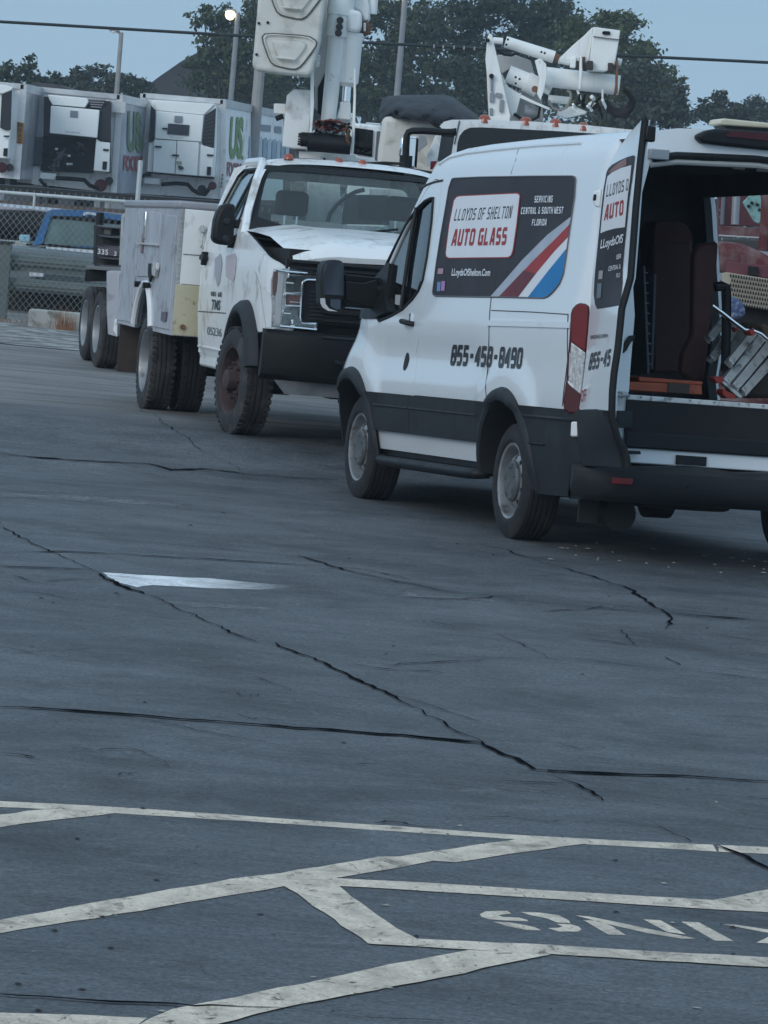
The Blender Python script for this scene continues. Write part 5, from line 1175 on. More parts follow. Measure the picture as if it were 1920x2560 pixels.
plate([(905, -60), (1010, -60), (1035, 60), (1035, 165), (980, 172), (965, 100), (900, 60)], YT-.1, .3, WBOOM, 'upper_boom_box', truck, .02)
plate([(975, 172), (1030, 178), (1045, 230), (1035, 272), (975, 268), (968, 210)], YT-.12, .2, RUSTED, 'valve_block', truck, .01)
plate([(985, 180), (1005, 182), (1003, 250), (984, 248)], YT-.14, .03, WBOOM, 'hose_fitting', truck)
MB().cyl(A(1050, 110, YT), A(1068, -90, YT), .045, None, 14).build('upper_boom', WBOOM, truck, world=True)
mo_ = MB().cyl(A(540, 1130, YT-.42), A(885, 1160, YT-.42), .078, None, 20).cyl(A(480, 1110, YT-.42), A(560, 1115, YT-.42), .060, .060, 20).build('hydraulic_motor', BLACK, truck, bev=.01, world=True)
for k in range(7): a = 2*math.pi*k/7; MB().box(A(472, 1110, YT-.42)+Vector((0, .045*math.cos(a), .045*math.sin(a))), (.02, .014, .014)).build('motor_bolt', BLACK, mo_, world=True)
HR = mat('hose_red', (.14, .035, .03), .6); 
for i in range(16):
    u0 = rnd.uniform(585, 720); v0 = rnd.uniform(960, 1060); pts = []
    for k in range(6): pts.append(A(u0+k*rnd.uniform(20, 40), v0+rnd.uniform(-25, 25)+k*4, YT-.38+rnd.uniform(-.1, .1)))
    MB().tube(pts, .011, 6).build('hose', HR if i % 2 else BLACK, truck, world=True)
for i in range(6):
    pts = [A(860+rnd.uniform(-20, 20), 1000+40*k+rnd.uniform(-10, 10), YT-.5+rnd.uniform(-.05, .05)) for k in range(5)]
    MB().tube(pts, .010, 6).build('hose', RUSTED if i % 2 else BLACK, truck, world=True)
# working bucket hanging left of the boom
B_ = MB()
bk = [(150, -140), (690, -140), (672, 60), (640, 300), (600, 470), (580, 560), (548, 608), (300, 582), (130, 560), (97, 535), (98, 500), (115, 330), (135, 100)]
bucket = MB().prism([A(u, v, YT-.75) for u, v in bk], (0, .62, 0)).build('work_bucket', FGLASS, truck, bev=.03, seg=3, world=True)
def trap(cx, cy, s_, sx=1.0, rot=.0):
    P = smoothpoly([(cx-200*s_*sx, cy-85*s_), (cx-170*s_*sx, cy-120*s_), (cx+140*s_*sx, cy-100*s_), (cx+205*s_*sx, cy-60*s_), (cx+200*s_*sx, cy-20*s_), (cx+90*s_*sx, cy+125*s_), (cx+40*s_*sx, cy+150*s_), (cx-100*s_*sx, cy+120*s_), (cx-140*s_*sx, cy+85*s_)], 1)
    return P
for cx, cy in ((390, 395), (440, -5)):
    V = []; b = MB(); rings = [(1.08, 0), (1.04, .022), (1.0, .024), (.93, -.0), (.72, -.0), (.62, .03), (.55, .032)]
    rr = [trap(cx, cy, s_) for s_, d in rings]; n = len(rr[0])
    for (s_, d), ring in zip(rings, rr): V += [A(u, v, YT-.752-d) for u, v in ring]
    V.append(A(cx, cy, YT-.752-.032)); 
    b.add(V, [(i*n+k, i*n+(k+1) % n, (i+1)*n+(k+1) % n, (i+1)*n+k) for i in range(len(rings)-1) for k in range(n)]+[((len(rings)-1)*n+k, (len(rings)-1)*n+(k+1) % n, len(rings)*n) for k in range(n)])
    b.build('step_recess', FGLASS, bucket, world=True, ang=25)
    MB().prism([A(cx+a_, cy+b_, YT-.775) for a_, b_ in ((-110, 55), (60, 72), (50, 90), (-100, 72))], (0, .0-.045, 0)).build('step_lip', FGLASS, bucket, world=True, bev=.01)
    MB().tube([A(u, v, YT-.758) for u, v in trap(cx, cy, 1.10)], .006, 5, closed=True).build('moulded_edge', mat('grime', (.12, .11, .10), .9), bucket, world=True)
for u, v in ((150, 185), (222, 180), (132, 435)): MB().cyl(A(u, v, YT-.75), A(u, v, YT-.765), .012, None, 10).build('bolt', DARK, bucket, world=True)
plate([(600, 440), (640, 440), (632, 530), (600, 540)], YT-.5, .1, ALU, 'bucket_bracket', bucket)

# ================================================================ SECOND BUCKET TRUCK behind the van
YC = 38.0
t2o = at(1480, 780, YC); t2o.z = 0
t2 = thing('bucket_truck', 'white heavy bucket truck whose roof and folded rusty boom show above the van', 'truck', loc=(t2o.x, t2o.y, 0))
q3 = Z(1160, 40, 3.6065); q4 = Z(880, 200, 4.608)
def A3(u, v, Y): p_ = q3((u, v))[0]; return at(p_[0], p_[1], Y)
def A4(u, v, Y): p_ = q4((u, v))[0]; return at(p_[0], p_[1], Y)
def pl3(px, Y, th, m, name, par=t2, bev=.006): return MB().prism([A3(u, v, Y) for u, v in px], (0, th, 0)).build(name, m, par, bev=bev, world=True)
def pl4(px, Y, th, m, name, par=t2, bev=.006): return MB().prism([A4(u, v, Y) for u, v in px], (0, th, 0)).build(name, m, par, bev=bev, world=True)
cab_px = [(1010, 530), (1060, 480), (1150, 458), (1500, 455), (2100, 480), (2700, 520), (3250, 575), (3420, 620), (3450, 1400), (3400, 3300), (950, 3000), (960, 1200), (1000, 850), (1060, 590)]
win_px = [(1215, 720), (1240, 640), (1290, 580), (1360, 548), (1500, 545), (2400, 590), (3150, 640), (3200, 1150), (1180, 1080)]
def fl(px): return px
cabf = MB().tri(cab_px, lambda u, v: A4(u, v, YC), [win_px], 200, off=Vector((0, .16, 0)))
cab2 = cabf.build('cab', WTRUCK, t2, world=True, bev=.02)
MB().prism([A4(u, v, YC+.10) for u, v in win_px], (0, .02, 0)).build('windscreen', DGLASS, cab2, world=True)
bx0 = A4(1060, 480, YC+.16); bx1 = A4(3400, 620, YC+.16)
MB().prism([A4(1030, 540, YC+.15), A4(1150, 462, YC+.15), A4(3250, 578, YC+.15), A4(3420, 700, YC+.15), A4(3400, 2600, YC+.15), A4(990, 2500, YC+.15)], (0, 1.9, 0)).build('cab_shell', WTRUCK, t2, world=True, bev=.06, seg=3)
MB().prism([A4(u, v, YC-.002) for u, v in ((1000, 620), (1040, 600), (1190, 600), (1160, 760), (1130, 950), (960, 930), (975, 800))], (0, .02, 0)).build('side_window', DGLASS, cab2, world=True)
for u, v in ((1250, 455), ): pass
MB().bar(A4(1238, 470, YC-.003), A4(1180, 740, YC-.003), .02, .01).build('door_seam', SEAM, cab2, world=True)
for u, v in ((188, 915), (560, 935), (826, 950), (1076, 985)):
    c = A3(u, v, YC+.05); MB().lathe([(-.02, .06), (.02, .055), (.045, .04), (.055, .02), (.056, .001)], c+Vector((0, 0, -.03)), (0, 0, 1), 14).build('clearance_lamp', AMBER, t2, world=True)
# chassis, bonnet and wheels so that it stands on the ground
MB().bb((t2o.x-1.0, YC-1.6, .9), (t2o.x+1.0, YC, 1.55)).build('bonnet', WTRUCK, t2, world=True, bev=.08, seg=3)
MB().bb((t2o.x-.9, YC-1.5, .45), (t2o.x+.9, YC+7, .9)).build('chassis', DARK, t2, world=True)
MB().bb((t2o.x-1.2, YC+2.2, .9), (t2o.x+1.2, YC+7, 2.1)).build('utility_body', WBOX, t2, world=True, bev=.02)
for x, y in ((-1, -.6), (1, -.6), (-1, 5), (1, 5)):
    C0 = Vector((t2o.x+x*1.0, YC+y, .5)); wheel('wheel', C0, (x, 0, 0), .5, .28, t2, RUBBER, 'truck')
# mirror and its frame (left)
m2 = pl4([(560, 660), (610, 645), (750, 650), (765, 680), (740, 1010), (690, 1020), (600, 930), (538, 880)], YC-.35, .10, CHROME, 'mirror', t2, .02)
pl4([(745, 660), (768, 680), (745, 1015), (728, 1010)], YC-.36, .12, BLACK, 'mirror_back', m2)
MB().tube([A4(u, v, YC-.42) for u, v in ((1180, 600), (1080, 602), (960, 592), (820, 584), (700, 585), (650, 602), (630, 650), (622, 780), (615, 1000))], .032, 10).build('mirror_frame', BLACK, t2, world=True)
MB().tube([A4(u, v, YC-.42) for u, v in ((625, 870), (620, 930), (615, 1010))], .058, 10).build('mirror_clamp', BLACK, t2, world=True)
pl4([(1140, 560), (1205, 552), (1200, 640), (1150, 650), (1080, 600)], YC-.38, .08, BLACK, 'mirror_bracket', t2)
pl4([(860, 880), (960, 640), (1030, 640), (985, 930), (870, 1000)], YC-.1, .05, WTRUCK, 'door_edge', t2)
pl4([(905, 935), (985, 932), (930, 1030), (900, 1030)], YC-.5, .06, LAMPRED, 'marker_lamp', t2)
pl4([(770, 625), (850, 640), (870, 740), (740, 850), (760, 700)], YC+.3, .05, GSTEEL, 'mirror_linkage', t2)
# covered second bucket
b2 = MB().prism([A4(u, v, YC+.9) for u, v in ((352, 420), (540, 420), (1100, 470), (1130, 1100), (280, 1100), (300, 800), (335, 560))], (0, 1.0, 0)).build('work_bucket', FGLASS, t2, world=True, bev=.05, seg=3)
# tarp : draped surface of revolution-ish heap
import itertools
outl = [(318, 440), (320, 330), (340, 220), (400, 185), (620, 172), (860, 172), (1090, 172), (1180, 205), (1260, 270), (1400, 370), (1480, 430), (1500, 480), (1300, 490), (1100, 500), (860, 470), (600, 440), (500, 428), (350, 442)]
tb = MB(); Vt = []; NX, NY = 34, 12
def top_v(u): return interp([(310, 330), (340, 222), (400, 186), (620, 172), (1090, 172), (1180, 205), (1260, 270), (1400, 370), (1500, 450)], u)
def bot_v(u): return interp([(310, 440), (500, 430), (600, 442), (860, 478), (1050, 505), (1300, 500), (1500, 470)], u)
for i in range(NX+1):
    u = 312+(1495-312)*i/NX
    for j in range(NY+1):
        t = j/NY; v = top_v(u)*(1-t)+bot_v(u)*t; edge = math.sin(math.pi*i/NX)**.35
        d = 1.25-1.45*math.sin(t*math.pi/2)**.8*edge+.10*mnoise.noise((u*.009+t*2, v*.013, 1))+.05*mnoise.noise((u*.03, v*.03-t*3, 4))
        Vt.append(A4(u, v, YC+.75+d*.8))
tb.add(Vt, [(i*(NY+1)+j, i*(NY+1)+j+1, (i+1)*(NY+1)+j+1, (i+1)*(NY+1)+j) for i in range(NX) for j in range(NY)])
tb.add([p+Vector((0, .9, 0)) for p in Vt], [(i*(NY+1)+j, i*(NY+1)+j+1, (i+1)*(NY+1)+j+1, (i+1)*(NY+1)+j) for i in range(NX) for j in range(NY)])
tb.build('bucket_cover', TARP, b2, world=True, ang=50)
pl4([(880, 480), (1010, 500), (1050, 580), (960, 545)], YC+.55, .05, TARP, 'cover_flap', b2)
# folded boom on the roof of the second truck
YB = 40.2
s3 = CAM_F/YB/3.6065**-1/1.0
def r3(px): return px/3.6065/(CAM_F/YB)      # crop pixels to metres
def c3(a, b_, wpx, name, m=WBOOM, Y=YB, par=t2, w2=None, n=24, bev=0):
    return MB().cyl(A3(a[0], a[1], Y), A3(b_[0], b_[1], Y), r3(wpx), r3(w2 if w2 else wpx), n).build(name, m, par, world=True, bev=bev)
mast = pl3([(205, 260), (215, 180), (232, 155), (255, 170), (268, 240), (330, 500), (385, 760), (420, 900), (412, 945), (225, 935), (215, 760), (205, 520), (193, 390)], YB-.3, .05, WBOOM, 'boom_mast')
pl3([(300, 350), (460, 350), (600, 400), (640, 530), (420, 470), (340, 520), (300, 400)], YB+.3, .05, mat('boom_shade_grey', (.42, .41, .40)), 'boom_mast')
pl3([(340, 520), (400, 640), (500, 700), (520, 690), (470, 890), (440, 900), (380, 740)], YB-.1, .35, WBOOM, 'mast_foot')
pl3([(225, 905), (412, 905), (412, 1000), (225, 1000)], YB-.35, .5, WBOOM, 'turret_base', t2)
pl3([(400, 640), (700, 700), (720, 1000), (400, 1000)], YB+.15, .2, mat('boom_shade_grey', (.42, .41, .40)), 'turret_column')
for pts in (((235, 690), (275, 690), (272, 780), (232, 778)), ((290, 690), (345, 700), (340, 740), (285, 730)), ((325, 755), (362, 755), (355, 870), (318, 866)), ((232, 830), (262, 832), (258, 900), (232, 900)), ((240, 560), (268, 560), (262, 680), (240, 680))):
    pl3(pts, YB-.33, .02, mat('plate_label', (.25, .25, .27), .6), 'label_plate', mast)
MB().cyl(A3(248, 542, YB-.36), A3(248, 542, YB-.30), r3(22), None, 14).build('pin', DARK, mast, world=True)
MB().cyl(A3(214, 220, YB-.36), A3(214, 220, YB-.30), r3(18), None, 14).build('pin', DARK, mast, world=True)
cy1 = c3((372, 232), (812, 372), 52, 'hydraulic_cylinder', w2=56)
c3((262, 220), (350, 228), 30, 'cylinder_rod', par=cy1); c3((810, 372), (852, 392), 48, 'cylinder_end', RUSTED, par=cy1, w2=40)
c3((852, 395), (960, 420), 32, 'boom_pin_tube', par=cy1)
for u, v in ((370, 205), (396, 212), (382, 258), (698, 325), (728, 334)): MB().cyl(A3(u, v, YB-.22), A3(u, v, YB-.17), r3(11), None, 8).build('paint_chip', DARK, cy1, world=True)
lb_ = c3((395, 520), (640, 620), 78, 'lower_boom', w2=80)
c3((560, 590), (670, 650), 92, 'boom_knuckle', par=lb_)
for u, v in ((466, 552), (502, 568), (466, 608), (454, 655), (488, 665)): MB().cyl(A3(u, v, YB-.31), A3(u, v, YB-.26), r3(11), None, 8).build('paint_chip', DARK, lb_, world=True)
MB().cyl(A3(640, 660, YB-.40), A3(640, 660, YB-.30), r3(30), None, 18).build('rusty_pin', RUSTED, lb_, world=True)
ub_ = c3((720, 545), (1400, 625), 88, 'upper_boom', Y=YB-.15)
for u, v, w_ in ((722, 545, 96), (1050, 583, 92), (1368, 620, 93)): c3((u-10, v-1), (u+10, v+1), w_, 'boom_collar', RUSTED if u != 1050 else WBOOM, Y=YB-.15, par=ub_)
pl3([(690, 380), (740, 430), (750, 520), (720, 680), (690, 760), (660, 700), (680, 560), (640, 400)], YB-.5, .1, WBOOM, 'boom_bracket')
pl3([(1045, 360), (1065, 370), (1068, 500), (1050, 660), (1035, 660), (1040, 480)], YB-.5, .05, WBOOM, 'boom_bracket')
# tall box bracket
bxx = pl3([(1165, 98), (1410, 130), (1385, 300), (1360, 440), (1282, 500), (1125, 490), (1145, 300)], YB-.45, .42, WBOOM, 'tall_bracket', t2, .01)
pl3([(1160, 98), (1090, 170), (985, 260), (875, 365), (880, 400), (1000, 400), (1120, 420), (1150, 250)], YB-.42, .06, WBOOM, 'gusset', bxx)
MB().cyl(A3(1262, 152, YB-.47), A3(1262, 152, YB-.45), r3(16), None, 12).cyl(A3(1304, 154, YB-.47), A3(1304, 154, YB-.45), r3(16), None, 12).prism([A3(u, v, YB-.46) for u, v in ((1262, 136), (1304, 138), (1304, 170), (1262, 168))], (0, -.01, 0)).build('slot', DARK, bxx, world=True)
MB().bar(A3(1165, 185, YB-.47), A3(1398, 215, YB-.47), .015, .01).build('weld_seam', mat('grime', (.12, .11, .10)), bxx, world=True)
for a, b_ in (((1110, 400), (1165, 490)), ((1300, 420), (1350, 510))):
    pl3([(a[0], a[1]), (b_[0], a[1]+5), (b_[0], b_[1]), (a[0], b_[1]-5)], YB-.55, .12, mat('rubber_pad', (.05, .04, .04), .8), 'rubber_pad', bxx, .01)
c3((1380, 410), (1420, 420), 32, 'pin', par=bxx); pl3([(1372, 395), (1392, 395), (1385, 700), (1365, 700)], YB-.55, .1, RUSTED, 'rusty_strap', bxx)
for u in (990, 1070): pl3([(u-30, 370), (u+25, 365), (u+15, 470), (u-35, 465)], YB-.45, .12, RUSTED if u > 1000 else WBOOM, 'clevis', t2, .01)
c3((760, 745), (950, 765), 34, 'lower_cylinder', par=ub_); c3((720, 650), (780, 680), 40, 'elbow', par=ub_)
MB().tube([A3(u, v, YB-.2) for u, v in ((760, 760), (800, 830), (870, 850), (930, 820), (965, 740), (960, 690), (930, 670))], r3(12), 8).build('hose_loop', mat('hose_grey', (.30, .27, .24), .6), t2, world=True)
c3((545, 860), (660, 870), 62, 'rotation_motor', STEEL, Y=YB-.1)
MB().tube([A3(u, v, YB-.2) for u, v in ((450, 880), (520, 930), (600, 945), (670, 910), (685, 820), (640, 790))], r3(14), 8).build('hose_loop', BLACK, t2, world=True)
pl3([(850, 840), (980, 810), (1110, 860), (1100, 885), (930, 920), (840, 900)], YB-.1, .15, WBOOM, 'deflector', t2, .01)
MB().tube([A3(u, v, YB-.3) for u, v in ((1275, 760), (1300, 820), (1360, 870), (1440, 880), (1500, 830), (1520, 760), (1490, 700), (1440, 660))], [r3(x) for x in (22, 34, 44, 46, 40, 34, 26, 18)], 10).build('rubber_hose', RUBBER, t2, world=True)
for i in range(22):
    u = rnd.uniform(960, 1270); v = rnd.uniform(660, 840)
    o = MB().cyl(A3(u, v, YB-.3+rnd.uniform(-.1, .2)), A3(u+rnd.uniform(-50, 50), v+rnd.uniform(20, 90), YB-.3), r3(rnd.uniform(8, 20)), None, 8).build('boom_fitting', rnd.choice([WBOOM, WBOOM, mat('fitting_brown', (.12, .08, .06), .8), DARK, WBOOM]), t2, world=True)
MB().tube([A3(u, v, YB-.1) for u, v in ((300, 310), (360, 350), (430, 358), (480, 330))], r3(10), 6).build('hose_loop', BLACK, t2, world=True)
pl3([(520, 710), (640, 770), (780, 830), (770, 850), (600, 780), (500, 735)], YB-.3, .05, WBOOM, 'deflector', t2, .005)

# things mounted behind the cab, seen through its glass
for px, m_, nm in (([(255, 270), (540, 290), (560, 640), (245, 620)], WTRUCK, 'guard_panel'), ([(595, 385), (975, 385), (985, 660), (560, 650)], mat('battery_box', (.045, .05, .055), .6), 'battery_box'), ([(985, 330), (1240, 340), (1240, 690), (990, 670)], WBOOM, 'guard_panel'), ([(100, 270), (215, 275), (235, 620), (120, 610)], mat('mottled_panel', (.30, .30, .27), .6, 0, .4, 12), 'guard_panel'), ([(820, 330), (1000, 335), (1000, 400), (820, 390)], WTRUCK, 'guard_panel')):
    MB().prism([tx(u, v, 1.30) for u, v in cw(*px)], (-.05, 0, 0)).build(nm, m_, truck, bev=.004)
MB().tube([tx(u, v, 1.36) for u, v in cw((430, 630), (450, 560), (510, 480), (590, 410), (680, 360), (760, 340))], .018, 8).build('hose', BLACK, truck)

# ================================================================ REFRIGERATED TRAILERS
z1 = Z(0, 0, 2.5922); za = Z(0, 200, 4.3658); zb2 = Z(340, 200, 3.95)
TRW = mat('trailer_white', (.86, .86, .85), .45, 0, .06, .6, (.45, .42, .39), .1, 1.5, streak=(.55, .53, .50))
TRS = mat('trailer_steel', (.45, .45, .47), .3, .5, .35, .8)
TRB = mat('trailer_side_blue', (.22, .32, .42), .4, 0, .3, .5)
UNIT = mat('reefer_unit_white', (.88, .90, .88), .45, 0, .04, 1)
GREEN = mat('letter_green', (.13, .24, .05), .5); REDL = mat('letter_red', (.25, .03, .04), .5)
def trailer(label, px_corners, Y, side_off, zoomf, group='refrigerated trailers parked in a row'):
    """px_corners: TL TR BR BL of the front face"""
    P = [at(u, v, Y) for u, v in px_corners]; base = Vector(((P[3].x+P[2].x)/2, Y, 0))
    t = thing('refrigerated_trailer', label, 'trailer', loc=base, group=group); return t
def mkplate(root, f, px, Y, th, m, name, par=None, bev=.0):
    return MB().prism([at(u, v, Y) for u, v in f(*px)], (0, th, 0)).build(name, m, par or root, world=True, bev=bev)
def reefer(root, f, Y, shroud, lower, vents, doors, right=None):
    pass
def box_body(root, TL, TR, BL, BR, Y, L_, ang, sidem=TRW):
    a, b, c, d = at(*TL, Y), at(*TR, Y), at(*BL, Y), at(*BR, Y)
    back = Vector((math.sin(ang), math.cos(ang), 0))*L_
    MB().add([a, b, d, c], [(0, 1, 2, 3)]).build('front_wall', TRW, root, world=True, smooth=False)
    MB().add([a+back, b+back, d+back, c+back], [(0, 1, 2, 3)]).build('rear_wall', TRW, root, world=True, smooth=False)
    s1 = MB().add([b, b+back, d+back, d], [(0, 1, 2, 3)]).build('side_wall', sidem, root, world=True, smooth=False)
    MB().add([a, a+back, c+back, c], [(0, 1, 2, 3)]).build('side_wall', sidem, root, world=True, smooth=False)
    MB().add([a, b, b+back, a+back], [(0, 1, 2, 3)]).build('roof', TRS, root, world=True, smooth=False)
    MB().add([c, d, d+back, c+back], [(0, 1, 2, 3)]).build('floor', TRS, root, world=True, smooth=False)
    up = Vector((0, 0, .16))
    MB().bar(a-up*.3+Vector((0, -.03, 0)), b-up*.3+Vector((0, -.03, 0)), .08, .14).build('top_rail', mat('rail_grey', (.58, .58, .58), .35, .3, .2, 2), root, world=True)
    MB().bar(b-up*.5+Vector((.02, 0, 0)), b+back-up*.5+Vector((.02, 0, 0)), .05, .22).build('top_rail', mat('rail_grey', (.42, .42, .44)), root, world=True)
    for p, q in ((a, c), (b, d)):
        MB().bar(p+Vector((0, -.03, 0)), q+Vector((0, -.03, 0)), .16, .08, up=(0, 1, 0)).build('corner_post', mat('rail_grey', (.42, .42, .44)), root, world=True)
    mid_ = (c+d)/2
    for k in (.75, .9):
        for sx in (-1, 1):
            C0 = Vector((mid_.x, Y, .5))+back*k+Vector((sx*.9, 0, 0)); wheel('wheel', C0, (sx, 0, 0), .5, .28, root, RUBBER, 'far')
    for sx in (-.8, .8): MB().bb((mid_.x+sx-.06, Y+2.6, 0), (mid_.x+sx+.06, Y+2.75, c.z)).build('landing_leg', GSTEEL, root, world=True)
    MB().bb((mid_.x-.5, Y+.1, c.z-.25), (mid_.x+.5, Y+L_*.98, c.z+.02)).build('chassis', DARK, root, world=True)
    return a, b, c, d, back, s1
VENT = mat('condenser_dark', (.02, .022, .028), .7); 
# --- trailer 3, nearest the white truck
Y3 = 121.0
t3 = thing('refrigerated_trailer', 'white refrigerated trailer with green and red lettering and a closed cooling unit', 'trailer', loc=(at(448, 480, Y3).x, Y3, 0), group='refrigerated trailers parked in a row')
a, b, c, d, back3, s3w = box_body(t3, (358, 234), (558, 250), (345, 484), (556, 498), Y3, 16.0, math.radians(4.5))
def P3(px, th, m, name, dy=0, par=None, bev=0): return MB().prism([at(u, v, Y3-dy) for u, v in zb2(*px)], (0, th, 0)).build(name, m, par or t3, world=True, bev=bev)
un = P3(((165, 200), (780, 235), (795, 270), (790, 700), (770, 960), (105, 905), (125, 620), (150, 250)), .5, UNIT, 'cooling_unit', .5, bev=.02)
P3(((165, 200), (780, 235), (672, 345), (200, 300)), .08, UNIT, 'hood', .58, un, .02)
P3(((200, 305), (668, 348), (645, 612), (185, 578)), .10, UNIT, 'upper_door', .62, un, .02)
P3(((148, 250), (192, 300), (180, 595), (150, 612), (122, 618)), .06, VENT, 'vent', .56, un)
P3(((790, 275), (680, 350), (652, 620), (672, 660), (768, 672)), .06, VENT, 'vent', .56, un)
for k in range(9): P3(((676-k*2, 370+k*34), (785-k*2, 320+k*40), (785-k*2, 330+k*40), (676-k*2, 380+k*34)), .03, mat('vent_slat', (.06, .062, .07), .6), 'vent_slat', .585, un)
P3(((178, 588), (400, 600), (380, 928), (163, 908)), .08, UNIT, 'service_door', .60, un, .015)
P3(((408, 600), (622, 615), (605, 945), (388, 930)), .08, UNIT, 'service_door', .60, un, .015)
P3(((640, 640), (768, 675), (752, 955), (622, 948)), .08, UNIT, 'service_door', .60, un, .015)
P3(((318, 428), (528, 445), (520, 548), (308, 532)), .04, mat('display_dark', (.03, .035, .05), .3), 'window', .66, un)
P3(((382, 352), (460, 358), (456, 422), (378, 416)), .03, mat('emblem_mid', (.22, .24, .28), .5), 'emblem', .66, un)
P3(((260, 470), (310, 474), (308, 488), (260, 486)), .05, BLACK, 'latch', .68, un)
f3 = lambda dy: (lambda u, v: at(u, v, Y3-dy))
text_px('Thermodynamic', zb2((332, 570), (478, 580), (478, 564), (332, 554)), f3(.66), 'lettering', mat('text_grey', (.1, .11, .13)), un, 0, 0, True)
for x, y in ((186, 648), (356, 733), (700, 732)): P3(((x, y), (x+66, y+5), (x+66, y+20), (x, y+16)), .04, BLACK, 'latch', .66, un)
P3(((702, 855), (742, 858), (736, 942), (698, 938)), .04, BLACK, 'latch', .66, un)
P3(((412, 850), (440, 843), (474, 865), (462, 885), (430, 885)), .03, mat('emblem_green', (.04, .06, .04)), 'gauge', .66, un)
P3(((398, 802), (452, 802), (450, 830), (396, 828)), .02, mat('sticker_tan', (.4, .36, .25)), 'sticker', .66, un)
P3(((78, 962), (238, 972), (236, 1034), (74, 1024)), .3, TRW, 'junction_box', .35, bev=.02)
P3(((105, 905), (770, 962), (768, 978), (100, 918)), .3, DARK, 'unit_skid', .45)
P3(((860, 680), (885, 680), (885, 715), (855, 715)), .04, TRS, 'post_joint', .1)
MB().tube([at(u, v, Y3-.4) for u, v in zb2((150, 935), (80, 940), (45, 970), (50, 1050))], .05, 6).build('hose', BLACK, t3, world=True)
MB().tube([at(u, v, Y3-.4) for u, v in zb2((250, 1030), (400, 1020), (510, 1030), (560, 1085), (620, 1120), (680, 1130), (740, 1050))], .06, 6).build('hose', BLACK, t3, world=True)
MB().cyl(at(*zb2((650, 1080))[0], Y3-.5), at(*zb2((650, 1080))[0], Y3-.2), .13, None, 12).build('coupling', BLACK, t3, world=True)
MB().cyl(at(*zb2((755, 1045))[0], Y3-.5), at(*zb2((755, 1045))[0], Y3-.2), .12, None, 12).build('gladhand', LAMPDRED, t3, world=True)
text_px('3644', zb2((830, 1070), (846, 925), (864, 925), (850, 1070)), f3(.12), 'lettering', VBLACK, t3, .02, 0, True)
# lettering on its right side: map pixels onto the side wall plane
nrm = (b-d).cross(back3).normalized(); nrm = nrm if nrm.x > 0 else -nrm
def sidehit(u, v, P0=b, o=.02):
    d_ = ray(u, v); P_ = P0+nrm*o; return CC+d_*((P_-CC).dot(nrm)/d_.dot(nrm))
text_px('US', zb2((915, 785), (1050, 785), (1068, 365), (940, 355)), sidehit, 'lettering', GREEN, s3w, .05, 0, True)
text_px('.', zb2((1042, 790), (1062, 790), (1064, 745), (1046, 745)), sidehit, 'lettering', GREEN, s3w, .05, 0, True)
text_px('FOODS', zb2((898, 952), (1030, 968), (1046, 822), (904, 806)), sidehit, 'lettering', REDL, s3w, .04, 0, True)
text_px('KEEPING KITCHENS COOKING', zb2((885, 1012), (1010, 1022), (1012, 998), (890, 986)), sidehit, 'lettering', mat('text_grey', (.1, .11, .13)), s3w, 0, 0, True)
def sdec(px, m, name, o=.02): return MB().add([sidehit(u, v, o=o) for u, v in zb2(*px)], [tuple(range(len(px)))]).build(name, m, s3w, world=True, smooth=False)
for k in range(9):
    x = 1120+k*45; sdec([(x, 560+k*8), (x+36, 540+k*8), (x+30, 800), (x-6, 800)], TRB if k % 2 else mat('side_blue_pale', (.40, .50, .58), .4), 'side_graphic')
sdec([(1222, 438), (1335, 448), (1332, 512), (1218, 500)], mat('side_grey_text', (.20, .22, .26), .5), 'side_graphic'); sdec([(1372, 455), (1440, 462), (1438, 530), (1370, 520)], mat('side_grey_text', (.2, .22, .26)), 'side_graphic')
# --- trailer 2, its cooling unit opened
Y2 = 114.0
t2r = thing('refrigerated_trailer', 'white refrigerated trailer whose cooling unit stands open showing black machinery', 'trailer', loc=(at(180, 480, Y2).x, Y2, 0), group='refrigerated trailers parked in a row')
a2_, b2_, c2_, d2_, back2, s2w = box_body(t2r, (66, 216), (300, 238), (50, 456), (284, 482), Y2, 14.5, math.radians(2.3), mat('side_shiny', (.35, .37, .42), .35, .3, .3, .6))
def P2_(px, th, m, name, dy=0, par=None, bev=0): return MB().prism([at(u, v, Y2-dy) for u, v in za(*px)], (0, th, 0)).build(name, m, par or t2r, world=True, bev=bev)
u2 = P2_(((480, 180), (1200, 230), (1200, 1010), (470, 930)), .4, mat('unit_frame', (.05, .045, .055), .7), 'cooling_unit', .42)
P2_(((290, 110), (480, 130), (470, 620), (280, 600)), .05, TRS, 'polished_panel', .05)
P2_(((410, 290), (475, 292), (450, 625), (370, 615)), .05, mat('polished_light', (.40, .42, .47), .3, .3), 'polished_panel', .07)
P2_(((520, 160), (950, 200), (965, 240), (925, 300), (570, 270), (535, 210)), .3, UNIT, 'hood', .70, u2, .02)
P2_(((555, 280), (1085, 328), (1060, 632), (540, 580)), .15, UNIT, 'upper_door', .75, u2, .02)
P2_(((768, 332), (852, 340), (850, 412), (764, 405)), .02, mat('emblem_mid', (.22, .24, .28)), 'emblem', .77, u2)
text_px('Thermodynamic', za((710, 575), (876, 588), (876, 568), (710, 555)), lambda u, v: at(u, v, Y2-.77), 'lettering', mat('text_grey', (.1, .11, .13)), u2, 0, 0, True)
P2_(((1085, 330), (1210, 240), (1195, 660), (1130, 670), (1075, 630)), .1, VENT, 'vent', .6, u2)
P2_(((1050, 640), (1090, 672), (1200, 685), (1190, 1005), (1020, 990)), .15, UNIT, 'service_door', .6, u2, .02)
for x, y in ((1125, 750),): P2_(((x, y), (x+62, y+5), (x+62, y+26), (x, y+22)), .04, BLACK, 'latch', .64, u2)
